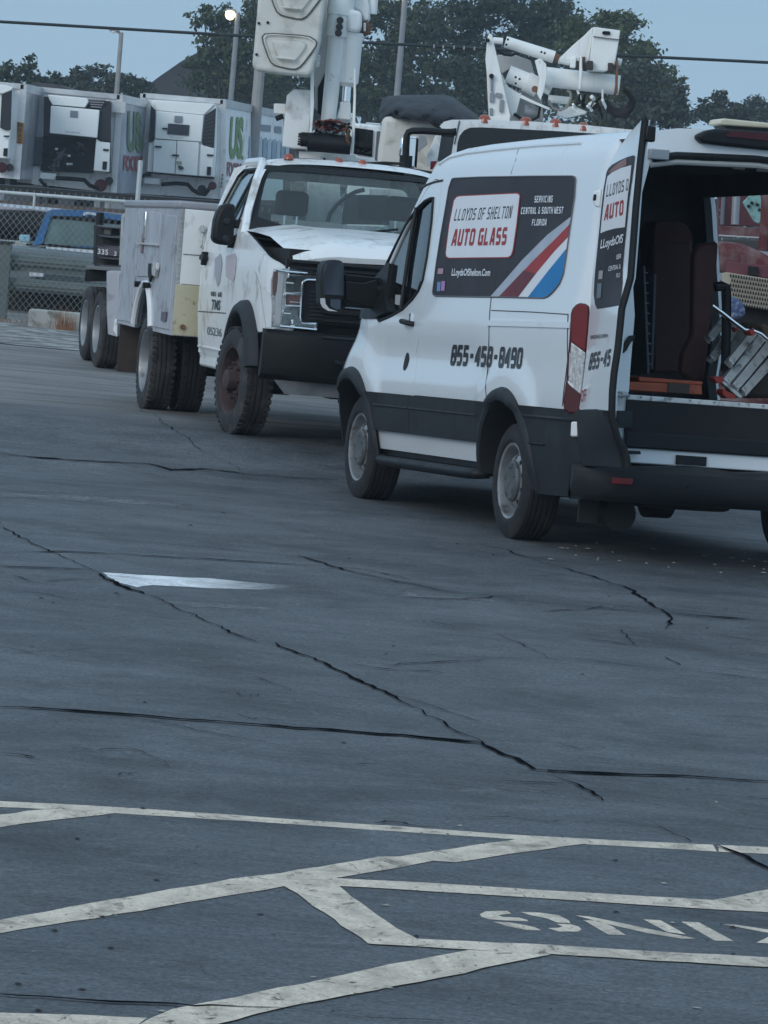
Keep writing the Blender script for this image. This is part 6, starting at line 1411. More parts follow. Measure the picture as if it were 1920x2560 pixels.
P2_(((1122, 888), (1168, 890), (1160, 980), (1116, 976)), .04, BLACK, 'latch', .64, u2)
P2_(((480, 610), (1050, 640), (1020, 1020), (440, 990)), .08, DARK, 'machinery_bay', .45, u2)
P2_(((590, 900), (640, 790), (690, 770), (650, 900), (650, 950), (545, 940)), .1, mat('machine_grey', (.09, .09, .10), .6), 'compressor', .55, u2)
for i in range(16):
    x = rnd.uniform(520, 980); y = rnd.uniform(690, 960)
    MB().tube([at(*za((x+rnd.uniform(-60, 60), y+rnd.uniform(-50, 50)))[0], Y2-.56) for k in range(4)], rnd.uniform(.02, .05), 5).build('pipe', rnd.choice([mat('machine_grey', (.09, .09, .10)), DARK, VENT]), u2, world=True)
for x, y in ((600, 740), (740, 815), (725, 905), (760, 905)): P2_(((x, y), (x+30, y), (x+30, y+24), (x, y+24)), .05, ALU, 'fitting', .62, u2)
for k in range(4): P2_(((960+k*10, 205+k*26), (1150-k*14, 215+k*26), (1150-k*14, 227+k*26), (960+k*10, 218+k*26)), .1, mat('machine_pale', (.25, .24, .27), .5), 'bracket', .6, u2)
P2_(((290, 625), (470, 640), (460, 930), (280, 900)), .1, mat('panel_slate', (.05, .055, .07), .6), 'side_panel', .5, u2)
P2_(((1220, 230), (1370, 240), (1360, 360), (1215, 350)), .3, mat('rail_grey', (.42, .42, .44)), 'corner_bracket', .25)
P2_(((440, 1010), (612, 1020), (606, 1090), (430, 1080)), .3, TRW, 'junction_box', .5, bev=.02)
P2_(((350, 935), (470, 945), (460, 1150), (345, 1135)), .2, TRW, 'battery_cover', .3)
MB().tube([at(u, v, Y2-.5) for u, v in za((610, 1070), (800, 1080), (920, 1090), (980, 1150), (1080, 1190))], .06, 6).build('hose', BLACK, t2r, world=True)
MB().tube([at(u, v, Y2-.5) for u, v in za((430, 1080), (470, 1130), (510, 1150))], .05, 6).build('hose', BLACK, t2r, world=True)
MB().cyl(at(*za((1100, 1150))[0], Y2-.5), at(*za((1100, 1150))[0], Y2-.2), .17, None, 14).build('gladhand', LAMPDRED, t2r, world=True)
MB().cyl(at(*za((1192, 1100))[0], Y2-.3), at(*za((1192, 1100))[0], Y2-.05), .11, None, 14).build('coupling', CLAD, t2r, world=True)
n2 = (b2_-d2_).cross(back2).normalized(); n2 = n2 if n2.x > 0 else -n2
def sh2(u, v):
    d_ = ray(u, v); P_ = b2_+n2*.02; return CC+d_*((P_-CC).dot(n2)/d_.dot(n2))
text_px('US', za((1380, 790), (1560, 800), (1540, 350), (1400, 330)), sh2, 'lettering', mat('letter_green_dim', (.08, .14, .06)), s2w, .05, 0, True)
text_px('FOODS', za((1345, 990), (1560, 1010), (1560, 830), (1355, 820)), sh2, 'lettering', REDL, s2w, .04, 0, True)
# --- trailer 1, cut by the left edge of the picture
Y1 = 110.0
t1r = thing('refrigerated_trailer', 'refrigerated trailer at the left edge with orange lettering down its corner post', 'trailer', loc=(at(-70, 470, Y1).x, Y1, 0), group='refrigerated trailers parked in a row')
a1_, b1_, c1_, d1_, back1, s1w = box_body(t1r, (-190, 190), (60, 212), (-205, 425), (42, 448), Y1, 14.5, math.radians(1.2), TRS)
def P1_(px, th, m, name, dy=0, par=None, bev=0): return MB().prism([at(u, v, Y1-dy) for u, v in za(*px)], (0, th, 0)).build(name, m, par or t1r, world=True, bev=bev)
u1 = P1_(((-640, 20), (120, 75), (120, 130), (110, 540), (85, 860), (-660, 800)), .5, UNIT, 'cooling_unit', .5, bev=.02)
P1_(((-600, -10), (60, 58), (140, 80), (130, 110), (30, 150), (-560, 110)), .1, UNIT, 'hood', .6, u1, .02)
P1_(((20, 150), (130, 112), (115, 545), (60, 548), (0, 520)), .06, VENT, 'vent', .58, u1)
P1_(((40, 605), (100, 605), (100, 625), (40, 622)), .04, BLACK, 'latch', .6, u1)
P1_(((40, 745), (84, 745), (80, 835), (34, 830)), .04, BLACK, 'latch', .6, u1)
P1_(((185, 455), (262, 470), (248, 700), (180, 690)), .02, mat('orange_sign', (.30, .13, .02), .5), 'sign', .1)
for k, ch in enumerate('BRAZ'):
    text_px(ch, za((196-k*2, 512+k*57), (246-k*2, 514+k*57), (248-k*2, 474+k*57), (198-k*2, 472+k*57)), lambda u, v: at(u, v, Y1-.13), 'lettering', VBLACK, t1r, .0, 0, True)
MB().cyl(at(*za((20, 955))[0], Y1-.4), at(*za((20, 955))[0], Y1-.1), .14, None, 14).build('gladhand', LAMPDRED, t1r, world=True)
MB().cyl(at(*za((108, 955))[0], Y1-.3), at(*za((108, 955))[0], Y1-.05), .10, None, 14).build('coupling', CLAD, t1r, world=True)

# ================================================================ black flatbed trailer behind the fence
YF = 72.0
fb0 = at(-60, 470, YF); fb1 = at(700, 527, YF)
flt = thing('flatbed_trailer', 'long black flatbed trailer with stake pockets in front of the refrigerated trailers', 'trailer', loc=(fb0.x, YF, 0))
MB().bar(fb0, fb1, .2, .13).build('side_rail', mat('black_paint', (.012, .014, .014), .5), flt, world=True)
MB().bar(fb0+Vector((0, 1.2, .05)), fb1+Vector((0, 1.2, .05)), 2.4, .06).build('deck', DARK, flt, world=True)
for k in range(44):
    p = fb0.lerp(fb1, (k+.5)/44); MB().box(p+Vector((0, -.12, -.0)), (.03, .03, .07)).build('stake_pocket', mat('pocket_grey', (.11, .12, .11), .6), flt, world=True)
for dz_k, cm in ((.21, WOOD), (.33, mat('black_paint', (.012, .014, .014))), (.45, WOOD)):
    MB().bar(fb0+Vector((0, .1, -dz_k)), fb1+Vector((0, .1, -dz_k)), .1, .06).build('side_beam', cm, flt, world=True)
for k in (.15, .2, .85, .9):
    p = fb0.lerp(fb1, k); wheel('wheel', Vector((p.x, YF+.3, .5)), (0, -1, 0), .5, .28, flt, RUBBER, 'far')

# ================================================================ chain link fence
YN = 51.3
FMAT = mat('fence_wire', (.19, .21, .205), .5, .5, .2, 5)
fence = thing('chain_link_fence', 'grey chain link fence with pale top rail between the yard and the trailers', 'fence', loc=(at(50, 800, YN).x, YN, 0))
r0_ = at(-700, 426.5, YN); r1_ = at(560, 523, YN)
MB().cyl(r0_, r1_, .022, None, 8).build('top_rail', mat('rail_pale', (.50, .53, .53), .4, .2, .1, 3), fence, world=True)
for u, vt in ((-660, 415), (-345, 440), (-30, 470), (344, 400),):
    p = at(u, 500, YN); MB().cyl((p.x, YN, 0), (p.x, YN, at(u, vt, YN).z), .03, None, 8).build('fence_post', mat('rail_pale', (.50, .53, .53)), fence, world=True)
p = at(86, 500, YN); MB().cyl((p.x, YN-.02, at(86, 521, YN).z), (p.x, YN-.02, at(88, 484, YN).z), .016, None, 8).build('wire_tie', mat('rail_pale', (.5, .53, .53)), fence, world=True)
mesh_ = MB(); x0 = r0_.x; x1 = r1_.x; zt_ = r0_.z-.02; s_ = .062; HH = 1.56
for sg in (1, -1):
    x = x0-HH
    while x < x1+HH:
        a_ = max(x0, x) if sg > 0 else x; 
        pts = []
        # line from (x,0) to (x+HH*.92,HH)
        t0 = 0; t1 = 1; dx = HH*.82
        if sg > 0: A_, B__ = Vector((x, 0)), Vector((x+dx, HH))
        else: A_, B__ = Vector((x+dx, 0)), Vector((x, HH))
        def cl(p, q):
            r = []
            lo, hi = 0, 1
            d = q.x-p.x
            for bound, side in ((x0, 1), (x1, -1)):
                if abs(d) > 1e-6:
                    t = (bound-p.x)/d
                    if (d > 0) == (side > 0): lo = max(lo, t)
                    else: hi = min(hi, t)
            return lo, hi
        lo, hi = cl(A_, B__)
        if hi > lo+.02:
            P_, Q_ = A_.lerp(B__, lo), A_.lerp(B__, hi)
            mesh_.cyl((P_.x, YN+.01*sg, P_.y+.03), (Q_.x, YN+.01*sg, Q_.y+.03), .0032, None, 4, cap=False)
        x += s_*1.25
mesh_.build('wire_mesh', FMAT, fence, world=True, kind='stuff', smooth=False)
# guard rail just behind the fence
gq = Z(0, 480, 4.879)
YG = 52.2
grd = thing('guard_rail', 'grey steel guard rail with a broad post behind the chain link fence', 'guard rail', loc=(at(15, 790, YG).x, YG, 0))
GR = mat('rail_green_grey', (.13, .16, .155), .6, .1, .15, 4)
pp = [at(u, v, YG-.1) for u, v in gq((28, 640), (138, 640), (80, 1100), (40, 1560), (-60, 1540), (0, 900))]
px0 = at(10, 700, YG).x
MB().bb((px0-.075, YG-.16, 0), (px0+.075, YG-.02, at(12, 607, YG).z)).build('post', GR, grd, world=True, bev=.01)
MB().box((px0, YG-.09, at(12, 607, YG).z+.01), (.2, .2, .03)).build('post_cap', CLAD, grd, world=True, bev=.005)
for v0, v1, k in ((640, 662, 0), (700, 716, 1)):
    for j in range(3):
        p = at(-700, v0-6+j*5+(j*3)-52, YG); q = at(300, v0+22+j*8, YG)
        MB().cyl(p, q, .035+.012*(j == 1), None, 10).build('rail_corrugation', GR, grd, world=True)
p = at(-700, 582, YG); q = at(330, 662, YG); MB().bar(p+Vector((0, .05, -.09)), q+Vector((0, .05, -.09)), .04, .20).build('rail', GR, grd, world=True)
p = at(-700, 643, YG); q = at(330, 726, YG); MB().bar(p+Vector((0, .05, -.05)), q+Vector((0, .05, -.05)), .04, .15).build('rail', GR, grd, world=True)
# blue pickup behind
YP = 56.0
pk = thing('pickup_truck', 'old blue pickup truck seen through the chain link fence', 'pickup', loc=(at(190, 700, YP).x, YP, 0))
def Pk(px, th, m, name, dy=0, par=None, bev=0): return MB().prism([at(u, v, YP-dy) for u, v in gq(*px)], (0, th, 0)).build(name, m, par or pk, world=True, bev=bev)
BLB = mat('blue_body_dull', (.12, .15, .16), .5, 0, .2, 2)
cabp = gq((400, 650), (570, 240), (640, 212), (1100, 225), (1540, 290), (1700, 660), (1650, 700))
MB().tri(cabp, lambda u, v: at(u, v, YP), [gq((525, 600), (620, 290), (1130, 300), (1480, 350), (1560, 680), (1150, 672), (530, 645))], 20, off=Vector((0, .08, 0))).build('cab', BLUEP, pk, world=True)
MB().tri(gq((535, 640), (600, 345), (650, 330), (1130, 370), (1480, 400), (1560, 690), (1140, 665)), lambda u, v: at(u, v, YP+.05), (), 40).build('windscreen', mat('windscreen_teal', (.13, .20, .20), .25, 0, .35, 1.5, coat=.3), pk, world=True)
MB().tri(gq((520, 640), (600, 270), (1500, 340), (1570, 690)), lambda u, v: at(u, v, YP+.09), (), 60).build('cab_interior', mat('interior_slate', (.02, .025, .03)), pk, world=True)
Pk(((400, 655), (520, 625), (560, 632), (560, 690), (1135, 750), (1600, 790), (1600, 740), (1140, 700), (560, 650)), .3, mat('bonnet_white', (.58, .62, .64), .4, 0, .1, 4), 'cowl', .15)
MB().prism([at(u, v, YP-.1) for u, v in gq((390, 670), (1650, 800), (1650, 1150), (100, 1050), (100, 640))], (0, -.0-1.2, 0)).build('bonnet', BLB, pk, world=True, bev=.05)
for pts in (((360, 965), (530, 975), (528, 1035), (355, 1025)), ((560, 975), (660, 985), (655, 1010), (560, 1005)), ((690, 990), (1020, 1010), (1020, 1040), (690, 1010))):
    Pk(pts, .1, CHROME if pts[0][0] > 500 else mat('bonnet_white', (.58, .62, .64)), 'bumper_piece', 1.45)
Pk(((235, 520), (362, 522), (358, 610), (230, 605)), .08, mat('mirror_pale_blue', (.30, .52, .60), .3, .2, .1, 6), 'mirror', .5, bev=.01)
Pk(((318, 628), (390, 630), (390, 655), (318, 655)), .08, BLACK, 'mirror_arm', .4)
Pk(((1010, 255), (1060, 240), (1230, 262), (1262, 290), (1230, 305), (1080, 270), (1020, 290)), .15, CHROME, 'roof_lamp_bar', .2)
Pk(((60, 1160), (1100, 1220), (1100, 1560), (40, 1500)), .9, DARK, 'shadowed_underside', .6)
for u in (300, 1300):
    p = at(*gq((u, 1400))[0], YP-.3); wheel('wheel', Vector((p.x, YP-.3, .36)), (-1 if u < 500 else 1, 0, 0), .36, .24, pk, RUBBER, 'far')
MB().bb((at(120, 600, YP).x, YP+.1, .5), (at(330, 600, YP).x, YP+3, .95)).build('load_bed', BLB, pk, world=True)
# pale camper body left of it
cmp_ = thing('camper_van', 'pale camper van with dark glazing at the left edge behind the fence', 'camper van', loc=(at(30, 700, 59).x, 59, 0))
def Cp(px, th, m, name, dy=0, par=None, bev=0): return MB().prism([at(u, v, 59-dy) for u, v in gq(*px)], (0, th, 0)).build(name, m, par or cmp_, world=True, bev=bev)
Cp(((-300, 140), (560, 215), (580, 250), (400, 230), (-300, 210)), 2.5, mat('camper_pale', (.42, .42, .46), .4, 0, .1, 3), 'roof', 0, bev=.02)
Cp(((-300, 215), (560, 240), (420, 600), (-300, 560)), .05, DGLASS, 'window', -.02)
Cp(((-300, 230), (560, 250), (420, 600), (-300, 560)), .05, mat('interior_slate', (.02, .025, .03)), 'cabin', -.4)
Cp(((-300, 560), (240, 595), (400, 630), (330, 700), (330, 1500), (-300, 1450)), 2.2, mat('camper_sage', (.34, .37, .36), .5, 0, .1, 3), 'body', 0, bev=.02)
# concrete block and gravel verge along the fence
blk = MB(); P_ = at(72, 812, 50.6); Q_ = at(196, 822, 50.6)
blk.bb((P_.x, 50.45, 0), (Q_.x+.1, 50.75, .22)); o = blk.build('concrete_block', mat('concrete', (.36, .36, .34), .9, 0, .15, 4, (.16, .15, .13), .3, 6, bump=.4, bscale=20), bev=.015)
tag(o, 'low stained concrete block lying in the gravel under the fence', 'kerb block')
GRAV = mat('gravel', (.33, .33, .315), .95, 0, .5, 5, (.10, .095, .085), .5, 3, bump=.9, bscale=40)
gv = MB(); V = []; nxg, nyg = 60, 10
for i in range(nxg+1):
    for j in range(nyg+1):
        x = -12+24*i/nxg; y = 45.6+7*j/nyg+.6*mnoise.noise((x*.7, j*.1, 3))*(1-j/nyg)
        V.append((x, y, .008+.03*abs(mnoise.noise((x*2, y*2, 0)))*min(1, j)))
gv.add(V, [(i*(nyg+1)+j, i*(nyg+1)+j+1, (i+1)*(nyg+1)+j+1, (i+1)*(nyg+1)+j) for i in range(nxg) for j in range(nyg)])
gv.build('gravel_verge', GRAV, kind='structure')
wd = MB()
for i in range(90):
    p = at(rnd.gauss(162, 9), 812, 50.3); hgt_ = rnd.uniform(.1, .34); x = p.x+rnd.uniform(-.08, .08)
    wd.add([(x-.004, 50.3, 0), (x+.004, 50.3, 0), (x+rnd.uniform(-.06, .06), 50.3+rnd.uniform(-.05, .05), hgt_)], [(0, 1, 2)])
for i in range(500):
    x = rnd.uniform(-7, -1); h_ = rnd.uniform(.02, .10); y = 51.2+rnd.uniform(-.15, .15)
    wd.add([(x-.005, y, 0), (x+.005, y, 0), (x+rnd.uniform(-.04, .04), y, h_)], [(0, 1, 2)])
wd.build('dry_weeds', mat('dry_weed', (.26, .13, .07), .9), kind='stuff', smooth=False)['label'] = 'dry brown weeds growing along the foot of the fence'

# ================================================================ tandem trailer with rack behind the truck
cr4 = Z(0, 400, 2.9625); YTT = 42.6
tt = thing('equipment_trailer', 'tandem wheeled equipment trailer with a dark rack standing behind the bucket truck', 'trailer', loc=(at(240, 900, YTT).x, YTT, 0))
def T4(px, Y, th, m, name, par=None, bev=.004): return MB().prism([at(u, v, Y) for u, v in cr4(*px)], (0, th, 0)).build(name, m, par or tt, world=True, bev=bev)
for (u, v), Y in (((645, 1200), 43.6), ((735, 1240), 42.3)):
    p = at(*cr4((u-28, v))[0], Y); C0 = Vector((p.x, Y, .385))
    ax = Vector((-.976, -.22, 0))
    for k_, m_k in ((0, DRUBBER), (.27, RUBBER), (1.55, RUBBER)):
        t = wheel('wheel', C0-ax*(k_+.12), ax if k_ < 1 else -ax, .385, .235, tt, m_k, 'far')
        if k_ == 0: rim(C0-ax*.12, ax, t, .23, .235, GSTEEL, 'dual')
T4(((635, 812), (780, 818), (778, 900), (625, 900)), YTT-.3, 1.8, DARK, 'fender_box')
T4(((640, 786), (900, 800), (935, 822), (930, 832), (640, 806)), YTT-.5, 2.2, mat('deck_grey', (.16, .165, .17), .6), 'deck_edge')
T4(((790, 825), (905, 828), (905, 850), (888, 855), (868, 1310), (800, 1290), (790, 1100)), YTT-1.0, .5, WBOX, 'tool_box')
T4(((850, 1180), (870, 1180), (868, 1310), (838, 1260)), YTT-1.02, .06, WTRUCK, 'tool_box_edge')
rk = T4(((705, 480), (885, 495), (885, 780), (695, 775)), YTT+.3, .5, mat('rack_slate', (.03, .032, .036), .7), 'rack_back')
for v0 in (482, 552, 640, 712, 772):
    T4(((700, v0), (888, v0+16), (888, v0+30), (700, v0+13)), YTT-.2, .5, mat('rack_grey', (.09, .09, .10), .6), 'rack_shelf', rk)
T4(((695, 480), (716, 482), (708, 775), (690, 775)), YTT-.25, .05, mat('rack_slate', (.03, .032, .036)), 'rack_upright', rk)
T4(((900, 412), (940, 378), (948, 390), (920, 430), (905, 780), (880, 778)), YTT-.35, .06, mat('post_pale', (.40, .41, .40), .6, 0, .15, 8), 'rack_post', rk)
T4(((770, 500), (820, 504), (816, 555), (768, 552)), YTT-.15, .15, mat('box_olive', (.12, .125, .12), .7), 'stored_box', rk)
T4(((720, 650), (760, 628), (880, 640), (880, 690), (715, 680)), YTT-.12, .2, mat('machine_grey', (.09, .09, .10)), 'stored_machine', rk)
T4(((700, 640), (880, 660), (880, 716), (698, 700)), YTT-.22, .02, mat('rack_plate', (.10, .085, .10), .6), 'number_plate', rk)
for k, ch in enumerate('335'):
    text_px(ch, cr4((722+k*28, 696+k*3), (744+k*28, 698+k*3), (746+k*28, 658+k*3), (724+k*28, 656+k*3)), lambda u, v: at(u, v, YTT-.24), 'lettering', VWHITE, rk, .02, 0, True)
text_px('3', cr4((844, 710), (862, 712), (864, 678), (846, 676)), lambda u, v: at(u, v, YTT-.24), 'lettering', VWHITE, rk, .02, 0, True)
MB().cyl(at(*cr4((742, 390))[0], YTT), at(*cr4((736, 480))[0], YTT), .04, None, 8).build('rack_clamp', BLACK, rk, world=True)

# ================================================================ white cab glimpsed between boom and covered bucket
YW = 46.0
wv = thing('parked_van', 'white van with a dark side window half hidden behind the covered bucket', 'van', loc=(at(920, 700, YW).x, YW, 0))
def W4(px, th, m, name, dy=0, par=None, bev=.005): return MB().prism([at(u, v, YW-dy) for u, v in q4(*px)], (0, th, 0)).build(name, m, par or wv, world=True, bev=bev)
W4(((-60, 490), (30, 495), (345, 520), (345, 560), (340, 900), (600, 1000), (640, 2700), (-60, 2600)), 1.8, WTRUCK, 'body', bev=.03)
W4(((30, 548), (246, 578), (232, 885), (15, 850)), .03, DGLASS, 'window', .035); W4(((30, 552), (246, 582), (232, 882), (15, 848)), .02, DARK, 'window_lining', .015)
W4(((285, 590), (332, 590), (300, 930), (262, 925)), .02, mat('seam_grey', (.10, .10, .10)), 'door_gap', .02)
W4(((160, 488), (330, 500), (332, 516), (160, 504)), .4, mat('roof_trim', (.6, .62, .62), .4), 'roof_trim', -.2)

# ================================================================ red truck beyond the open side of the van
c7 = Z(1740, 380, 3.4563); YR = 33.5
red = thing('old_truck', 'faded red old truck with tan slotted grille behind the open side door of the van', 'truck', loc=(at(1900, 900, YR).x, YR, 0))
def R7(px, Y, th, m, name, par=None, bev=.004): return MB().prism([at(u, v, Y) for u, v in c7(*px)], (0, th, 0)).build(name, m, par or red, world=True, bev=bev)
R7(((190, 800), (260, 785), (420, 800), (560, 860), (700, 940), (900, 1100), (900, 1400), (640, 1100), (200, 1050)), YR, 1.3, REDP, 'bonnet', bev=.06)
R7(((262, 945), (640, 985), (900, 1040), (900, 1110), (640, 1090), (255, 1040)), YR-.06, .05, mat('red_nose', (.13, .035, .045), .5, 0, .2, 4), 'nose_panel')
R7(((452, 985), (540, 995), (535, 1070), (448, 1062)), YR-.10, .03, DARK, 'emblem')
grl = R7(((230, 1045), (270, 1040), (640, 1098), (900, 1140), (900, 1420), (640, 1368), (420, 1330), (300, 1250), (225, 1120)), YR-.10, .05, TAN, 'grille')
sl_ = MB()
for r in range(7):
    for k in range(24):
        u = 300+k*23+(11 if r % 2 else 0); v = 1068+r*40+(u-300)*.155
        if v < 1330+(u-300)*.14-30 or True:
            if u < 300+max(0, r-3)*18: continue
            sl_.add([at(*c7((u+dx, v+dy))[0], YR-.118) for dx, dy in ((-4, -15), (4, -15), (7, 0), (4, 15), (-4, 15), (-7, 0))], [(0, 1, 2, 3, 4, 5)])
sl_.build('grille_slots', DARK, grl, world=True, kind='stuff', smooth=False)
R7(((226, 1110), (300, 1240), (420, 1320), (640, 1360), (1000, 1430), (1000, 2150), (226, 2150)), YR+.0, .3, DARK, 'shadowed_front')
R7(((200, 640), (640, 665), (900, 680), (900, 750), (640, 745), (200, 720)), YR+1.5, .2, REDP, 'cross_beam')
R7(((200, 715), (640, 740), (900, 760), (900, 775), (640, 752), (200, 728)), YR+1.4, .08, mat('beam_pale', (.45, .42, .44), .6), 'beam_edge')
R7(((200, 790), (240, 752), (640, 770), (900, 800), (900, 900), (400, 830)), YR+1.3, .1, mat('cab_dark', (.05, .05, .05), .6), 'cab_gap')
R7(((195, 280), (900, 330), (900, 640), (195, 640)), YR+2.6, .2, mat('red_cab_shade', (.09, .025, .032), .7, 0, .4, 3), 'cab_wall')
for k in range(5): R7(((200, 310+k*60), (238, 312+k*60), (238, 335+k*60), (200, 333+k*60)), YR+2.5, .05, REDP, 'louvre')
for (u0, u1, m_) in ((320, 388, GSTEEL), (225, 262, mat('tube_slate', (.14, .15, .17), .6))):
    p = at(*c7(((u0+u1)/2, 275))[0], YR+1.7); q = at(*c7(((u0+u1)/2-18, 625))[0], YR+1.7); MB().cyl(p, q, (u1-u0)/2/3.456/(CAM_F/(YR+1.7)), None, 14).build('steel_tube', m_, red, world=True)
R7(((405, 435), (520, 318), (545, 320), (575, 370), (600, 500), (545, 620), (500, 600)), YR+1.2, .06, TEAL, 'pierced_plate')
for u, v in ((482, 440), (455, 468), (548, 500), (530, 455)): MB().cyl(at(*c7((u, v))[0], YR+1.2), at(*c7((u, v))[0], YR+1.18), .014, None, 10).build('hole', DARK, red, world=True)
R7(((595, 285), (640, 270), (640, 330), (600, 320)), YR+1.2, .05, TEAL, 'pierced_plate')
MB().tube([at(u, v, YR+.9) for u, v in c7((540, 272), (575, 300), (600, 340), (608, 420), (600, 640), (580, 850))], .045, 10).build('hoop_tube', REDP, red, world=True)
MB().bb((at(1800, 900, YR).x-.1, YR-.3, .3), (at(1800, 900, YR).x+2.2, YR+.2, .75)).build('bumper', REDP, red, world=True)
for dx in (.3, 1.9):
    x = at(1800, 900, YR).x+dx; wheel('wheel', Vector((x, YR+.8, .45)), (-1 if dx < 1 else 1, 0, 0), .45, .26, red, RUBBER, 'far')
MB().bb((at(1800, 900, YR).x+.05, YR+.1, .5), (at(1800, 900, YR).x+2.1, YR+3.6, 1.1)).build('chassis', DARK, red, world=True)
ptc = thing('cloth_bundle', 'blue and white patterned cloth bundle in front of the tan grille', 'cloth', loc=tuple(at(1835, 780, 31.5)))
MB().prism([at(u, v, 31.5) for u, v in c7((285, 1245), (330, 1255), (390, 1290), (430, 1340), (425, 1400), (380, 1450), (300, 1440), (272, 1350))], (0, .2, 0)).build('cloth', mat('blue_pattern', (.05, .08, .18), .8, 0, .3, 10, (.30, .33, .40), .35, 18), ptc, world=True, bev=.04, seg=3)

# ================================================================ cargo in the van
jl2 = Z(1400, 800, 3.19)
def VC(u, v, x): return VB.M @ VB.hit(u, v, 'x', x)
def cargo(name, label, cat, px, x, th, m, part_name, f, bev=.006, group=None):
    P_ = [VC(u, v, x) for u, v in f(*px)]; c = sum(P_, Vector())/len(P_); zmin = min(p.z for p in P_)
    t = thing(name, label, cat, loc=(c.x, c.y, zmin), group=group)
    MB().prism(P_, VB.x*th).build(part_name, m, t, world=True, bev=bev); return t
cf = VB.M @ Vector((0, 0, .9))
c8 = Z(1380, 280, 1.975)
oc = cargo('tool_case', 'long orange tool case lying on the van floor at the sill', 'tool case', ((530, 492), (625, 494), (1130, 520), (1138, 598), (900, 585), (700, 572), (530, 560)), -.98, .35, ORANGE, 'case', jl2)
MB().prism([VC(u, v, -.96) for u, v in jl2((628, 452), (700, 458), (1000, 482), (1140, 490), (1138, 520), (1000, 512), (628, 490))], VB.x*.35).build('lid', ORANGE, oc, world=True, bev=.006)
MB().prism([VC(u, v, -.99) for u, v in jl2((865, 500), (1040, 512), (1030, 590), (860, 578))], VB.x*.06).build('clasp', mat('clasp_dark', (.05, .035, .03), .7), oc, world=True, bev=.004)
gp_ = cargo('padded_board', 'tall brown padded board standing upright inside the van', 'board', ((740, 645), (825, 642), (815, 800), (760, 1290), (745, 1330), (700, 1330), (640, 1290), (650, 1200), (700, 1100), (705, 700)), .2, .10, BROWN, 'board', c8, .02)
fr_ = cargo('glass_rack', 'black glass rack panel leaning against the left side inside the van', 'rack', ((450, 760), (462, 758), (485, 1290), (470, 1300)), -.4, .9, mat('rack_edge', (.07, .08, .10), .5), 'panel', c8)
MB().prism([VC(u, v, -.1) for u, v in c8((505, 800), (516, 800), (500, 1270), (488, 1270))], VB.x*.8).build('panel', mat('rack_edge', (.07, .08, .10)), fr_, world=True)
for k in range(10): MB().prism([VC(u, v, -.405) for u, v in c8((452+k*2.2, 790+k*50), (470+k*2.2, 792+k*50), (470+k*2.2, 798+k*50), (452+k*2.2, 796+k*50))], VB.x*-.01).build('rung', mat('rung_grey', (.13, .14, .17), .5), fr_, world=True)
st1 = cargo('passenger_seat', 'dark reddish seat with orange headrest band deep inside the van', 'seat', ((500, 560), (520, 540), (640, 540), (680, 570), (695, 640), (690, 1290), (500, 1290), (495, 650)), 1.3, .25, mat('seat_wine', (.055, .024, .026), .9), 'backrest', c8, .05)
MB().prism([VC(u, v, 1.28) for u, v in c8((502, 598), (682, 600), (690, 640), (498, 640))], VB.x*-.02).build('band', mat('seat_rust', (.07, .022, .015), .9), st1, world=True)
pf = thing('tube_frame', 'black bent tube frame standing beside the aluminium ladder sections', 'frame', loc=tuple(VC(1790, 960, -.7)))
MB().tube([VC(u, v, -.7) for u, v in c7((165, 1165), (225, 1158), (262, 1170), (266, 1240), (262, 1500), (255, 1900))], .030, 10).build('tube', BLACK, pf, world=True)
lt = thing('wheel_dolly', 'red framed pair of small dollies on the van floor under the ladder', 'dolly', loc=tuple(VC(1800, 975, -1.0)))
MB().prism([VC(u, v, -1.02) for u, v in c7((150, 1950), (225, 1940), (240, 1990), (190, 2000))], VB.x*.1).build('bracket', mat('dolly_red', (.30, .03, .02), .6), lt, world=True)
MB().prism([VC(u, v, -1.02) for u, v in c7((235, 2050), (330, 2095), (350, 2130), (270, 2130), (230, 2090))], VB.x*.1).build('bracket', mat('dolly_red', (.3, .03, .02)), lt, world=True)
# aluminium ladder sections leaning
def ladder(label, rails, x, lo, hi):
    c = VC(*c7(lo)[0], x); t = thing('ladder', label, 'ladder', loc=tuple(c), group='aluminium ladder sections in the van')
    for (a_, b_, w_) in rails:
        p = VC(*c7(a_)[0], x+.25); q = VC(*c7(b_)[0], x); MB().bar(p, q, w_, .05, up=(0, 1, 0)).build('rail', ALU, t, world=True, bev=.006)
        d = (q-p).normalized(); pr = d.cross(Vector((0, 1, 0))).normalized()
        MB().bar(p+pr*w_*.42+Vector((0, -.03, 0)), q+pr*w_*.42+Vector((0, -.03, 0)), .012, .012).build('flange', CHROME, t, world=True)
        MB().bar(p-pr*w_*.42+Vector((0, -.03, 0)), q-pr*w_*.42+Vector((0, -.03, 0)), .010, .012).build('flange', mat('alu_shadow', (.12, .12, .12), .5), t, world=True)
    return t
L1 = ladder('aluminium ladder section with red end cap nearest the sill', [((500, 1560), (285, 1830), .055), ((560, 1610), (250, 2000), .075), ((640, 1660), (325, 2035), .075), ((700, 1750), (395, 2080), .07)], -.80, (250, 2040), None)
MB().prism([VC(u, v, -.82) for u, v in c7((462, 1545), (500, 1530), (515, 1570), (480, 1590))], VB.x*.08).build('end_cap', mat('cap_red', (.35, .03, .02), .5), L1, world=True, bev=.004)
MB().prism([VC(u, v, -.86) for u, v in c7((205, 1980), (235, 1975), (400, 2100), (400, 2130), (370, 2125), (240, 2010))], VB.x*.05).build('foot_plate', ALU, L1, world=True, bev=.004)
L2 = ladder('dull aluminium ladder section behind the black tube frame', [((345, 1510), (270, 1620), .05), ((400, 1570), (280, 1760), .06), ((250, 1440), (110, 1620), .05), ((250, 1600), (130, 1800), .05)], -.45, (150, 1800), None)
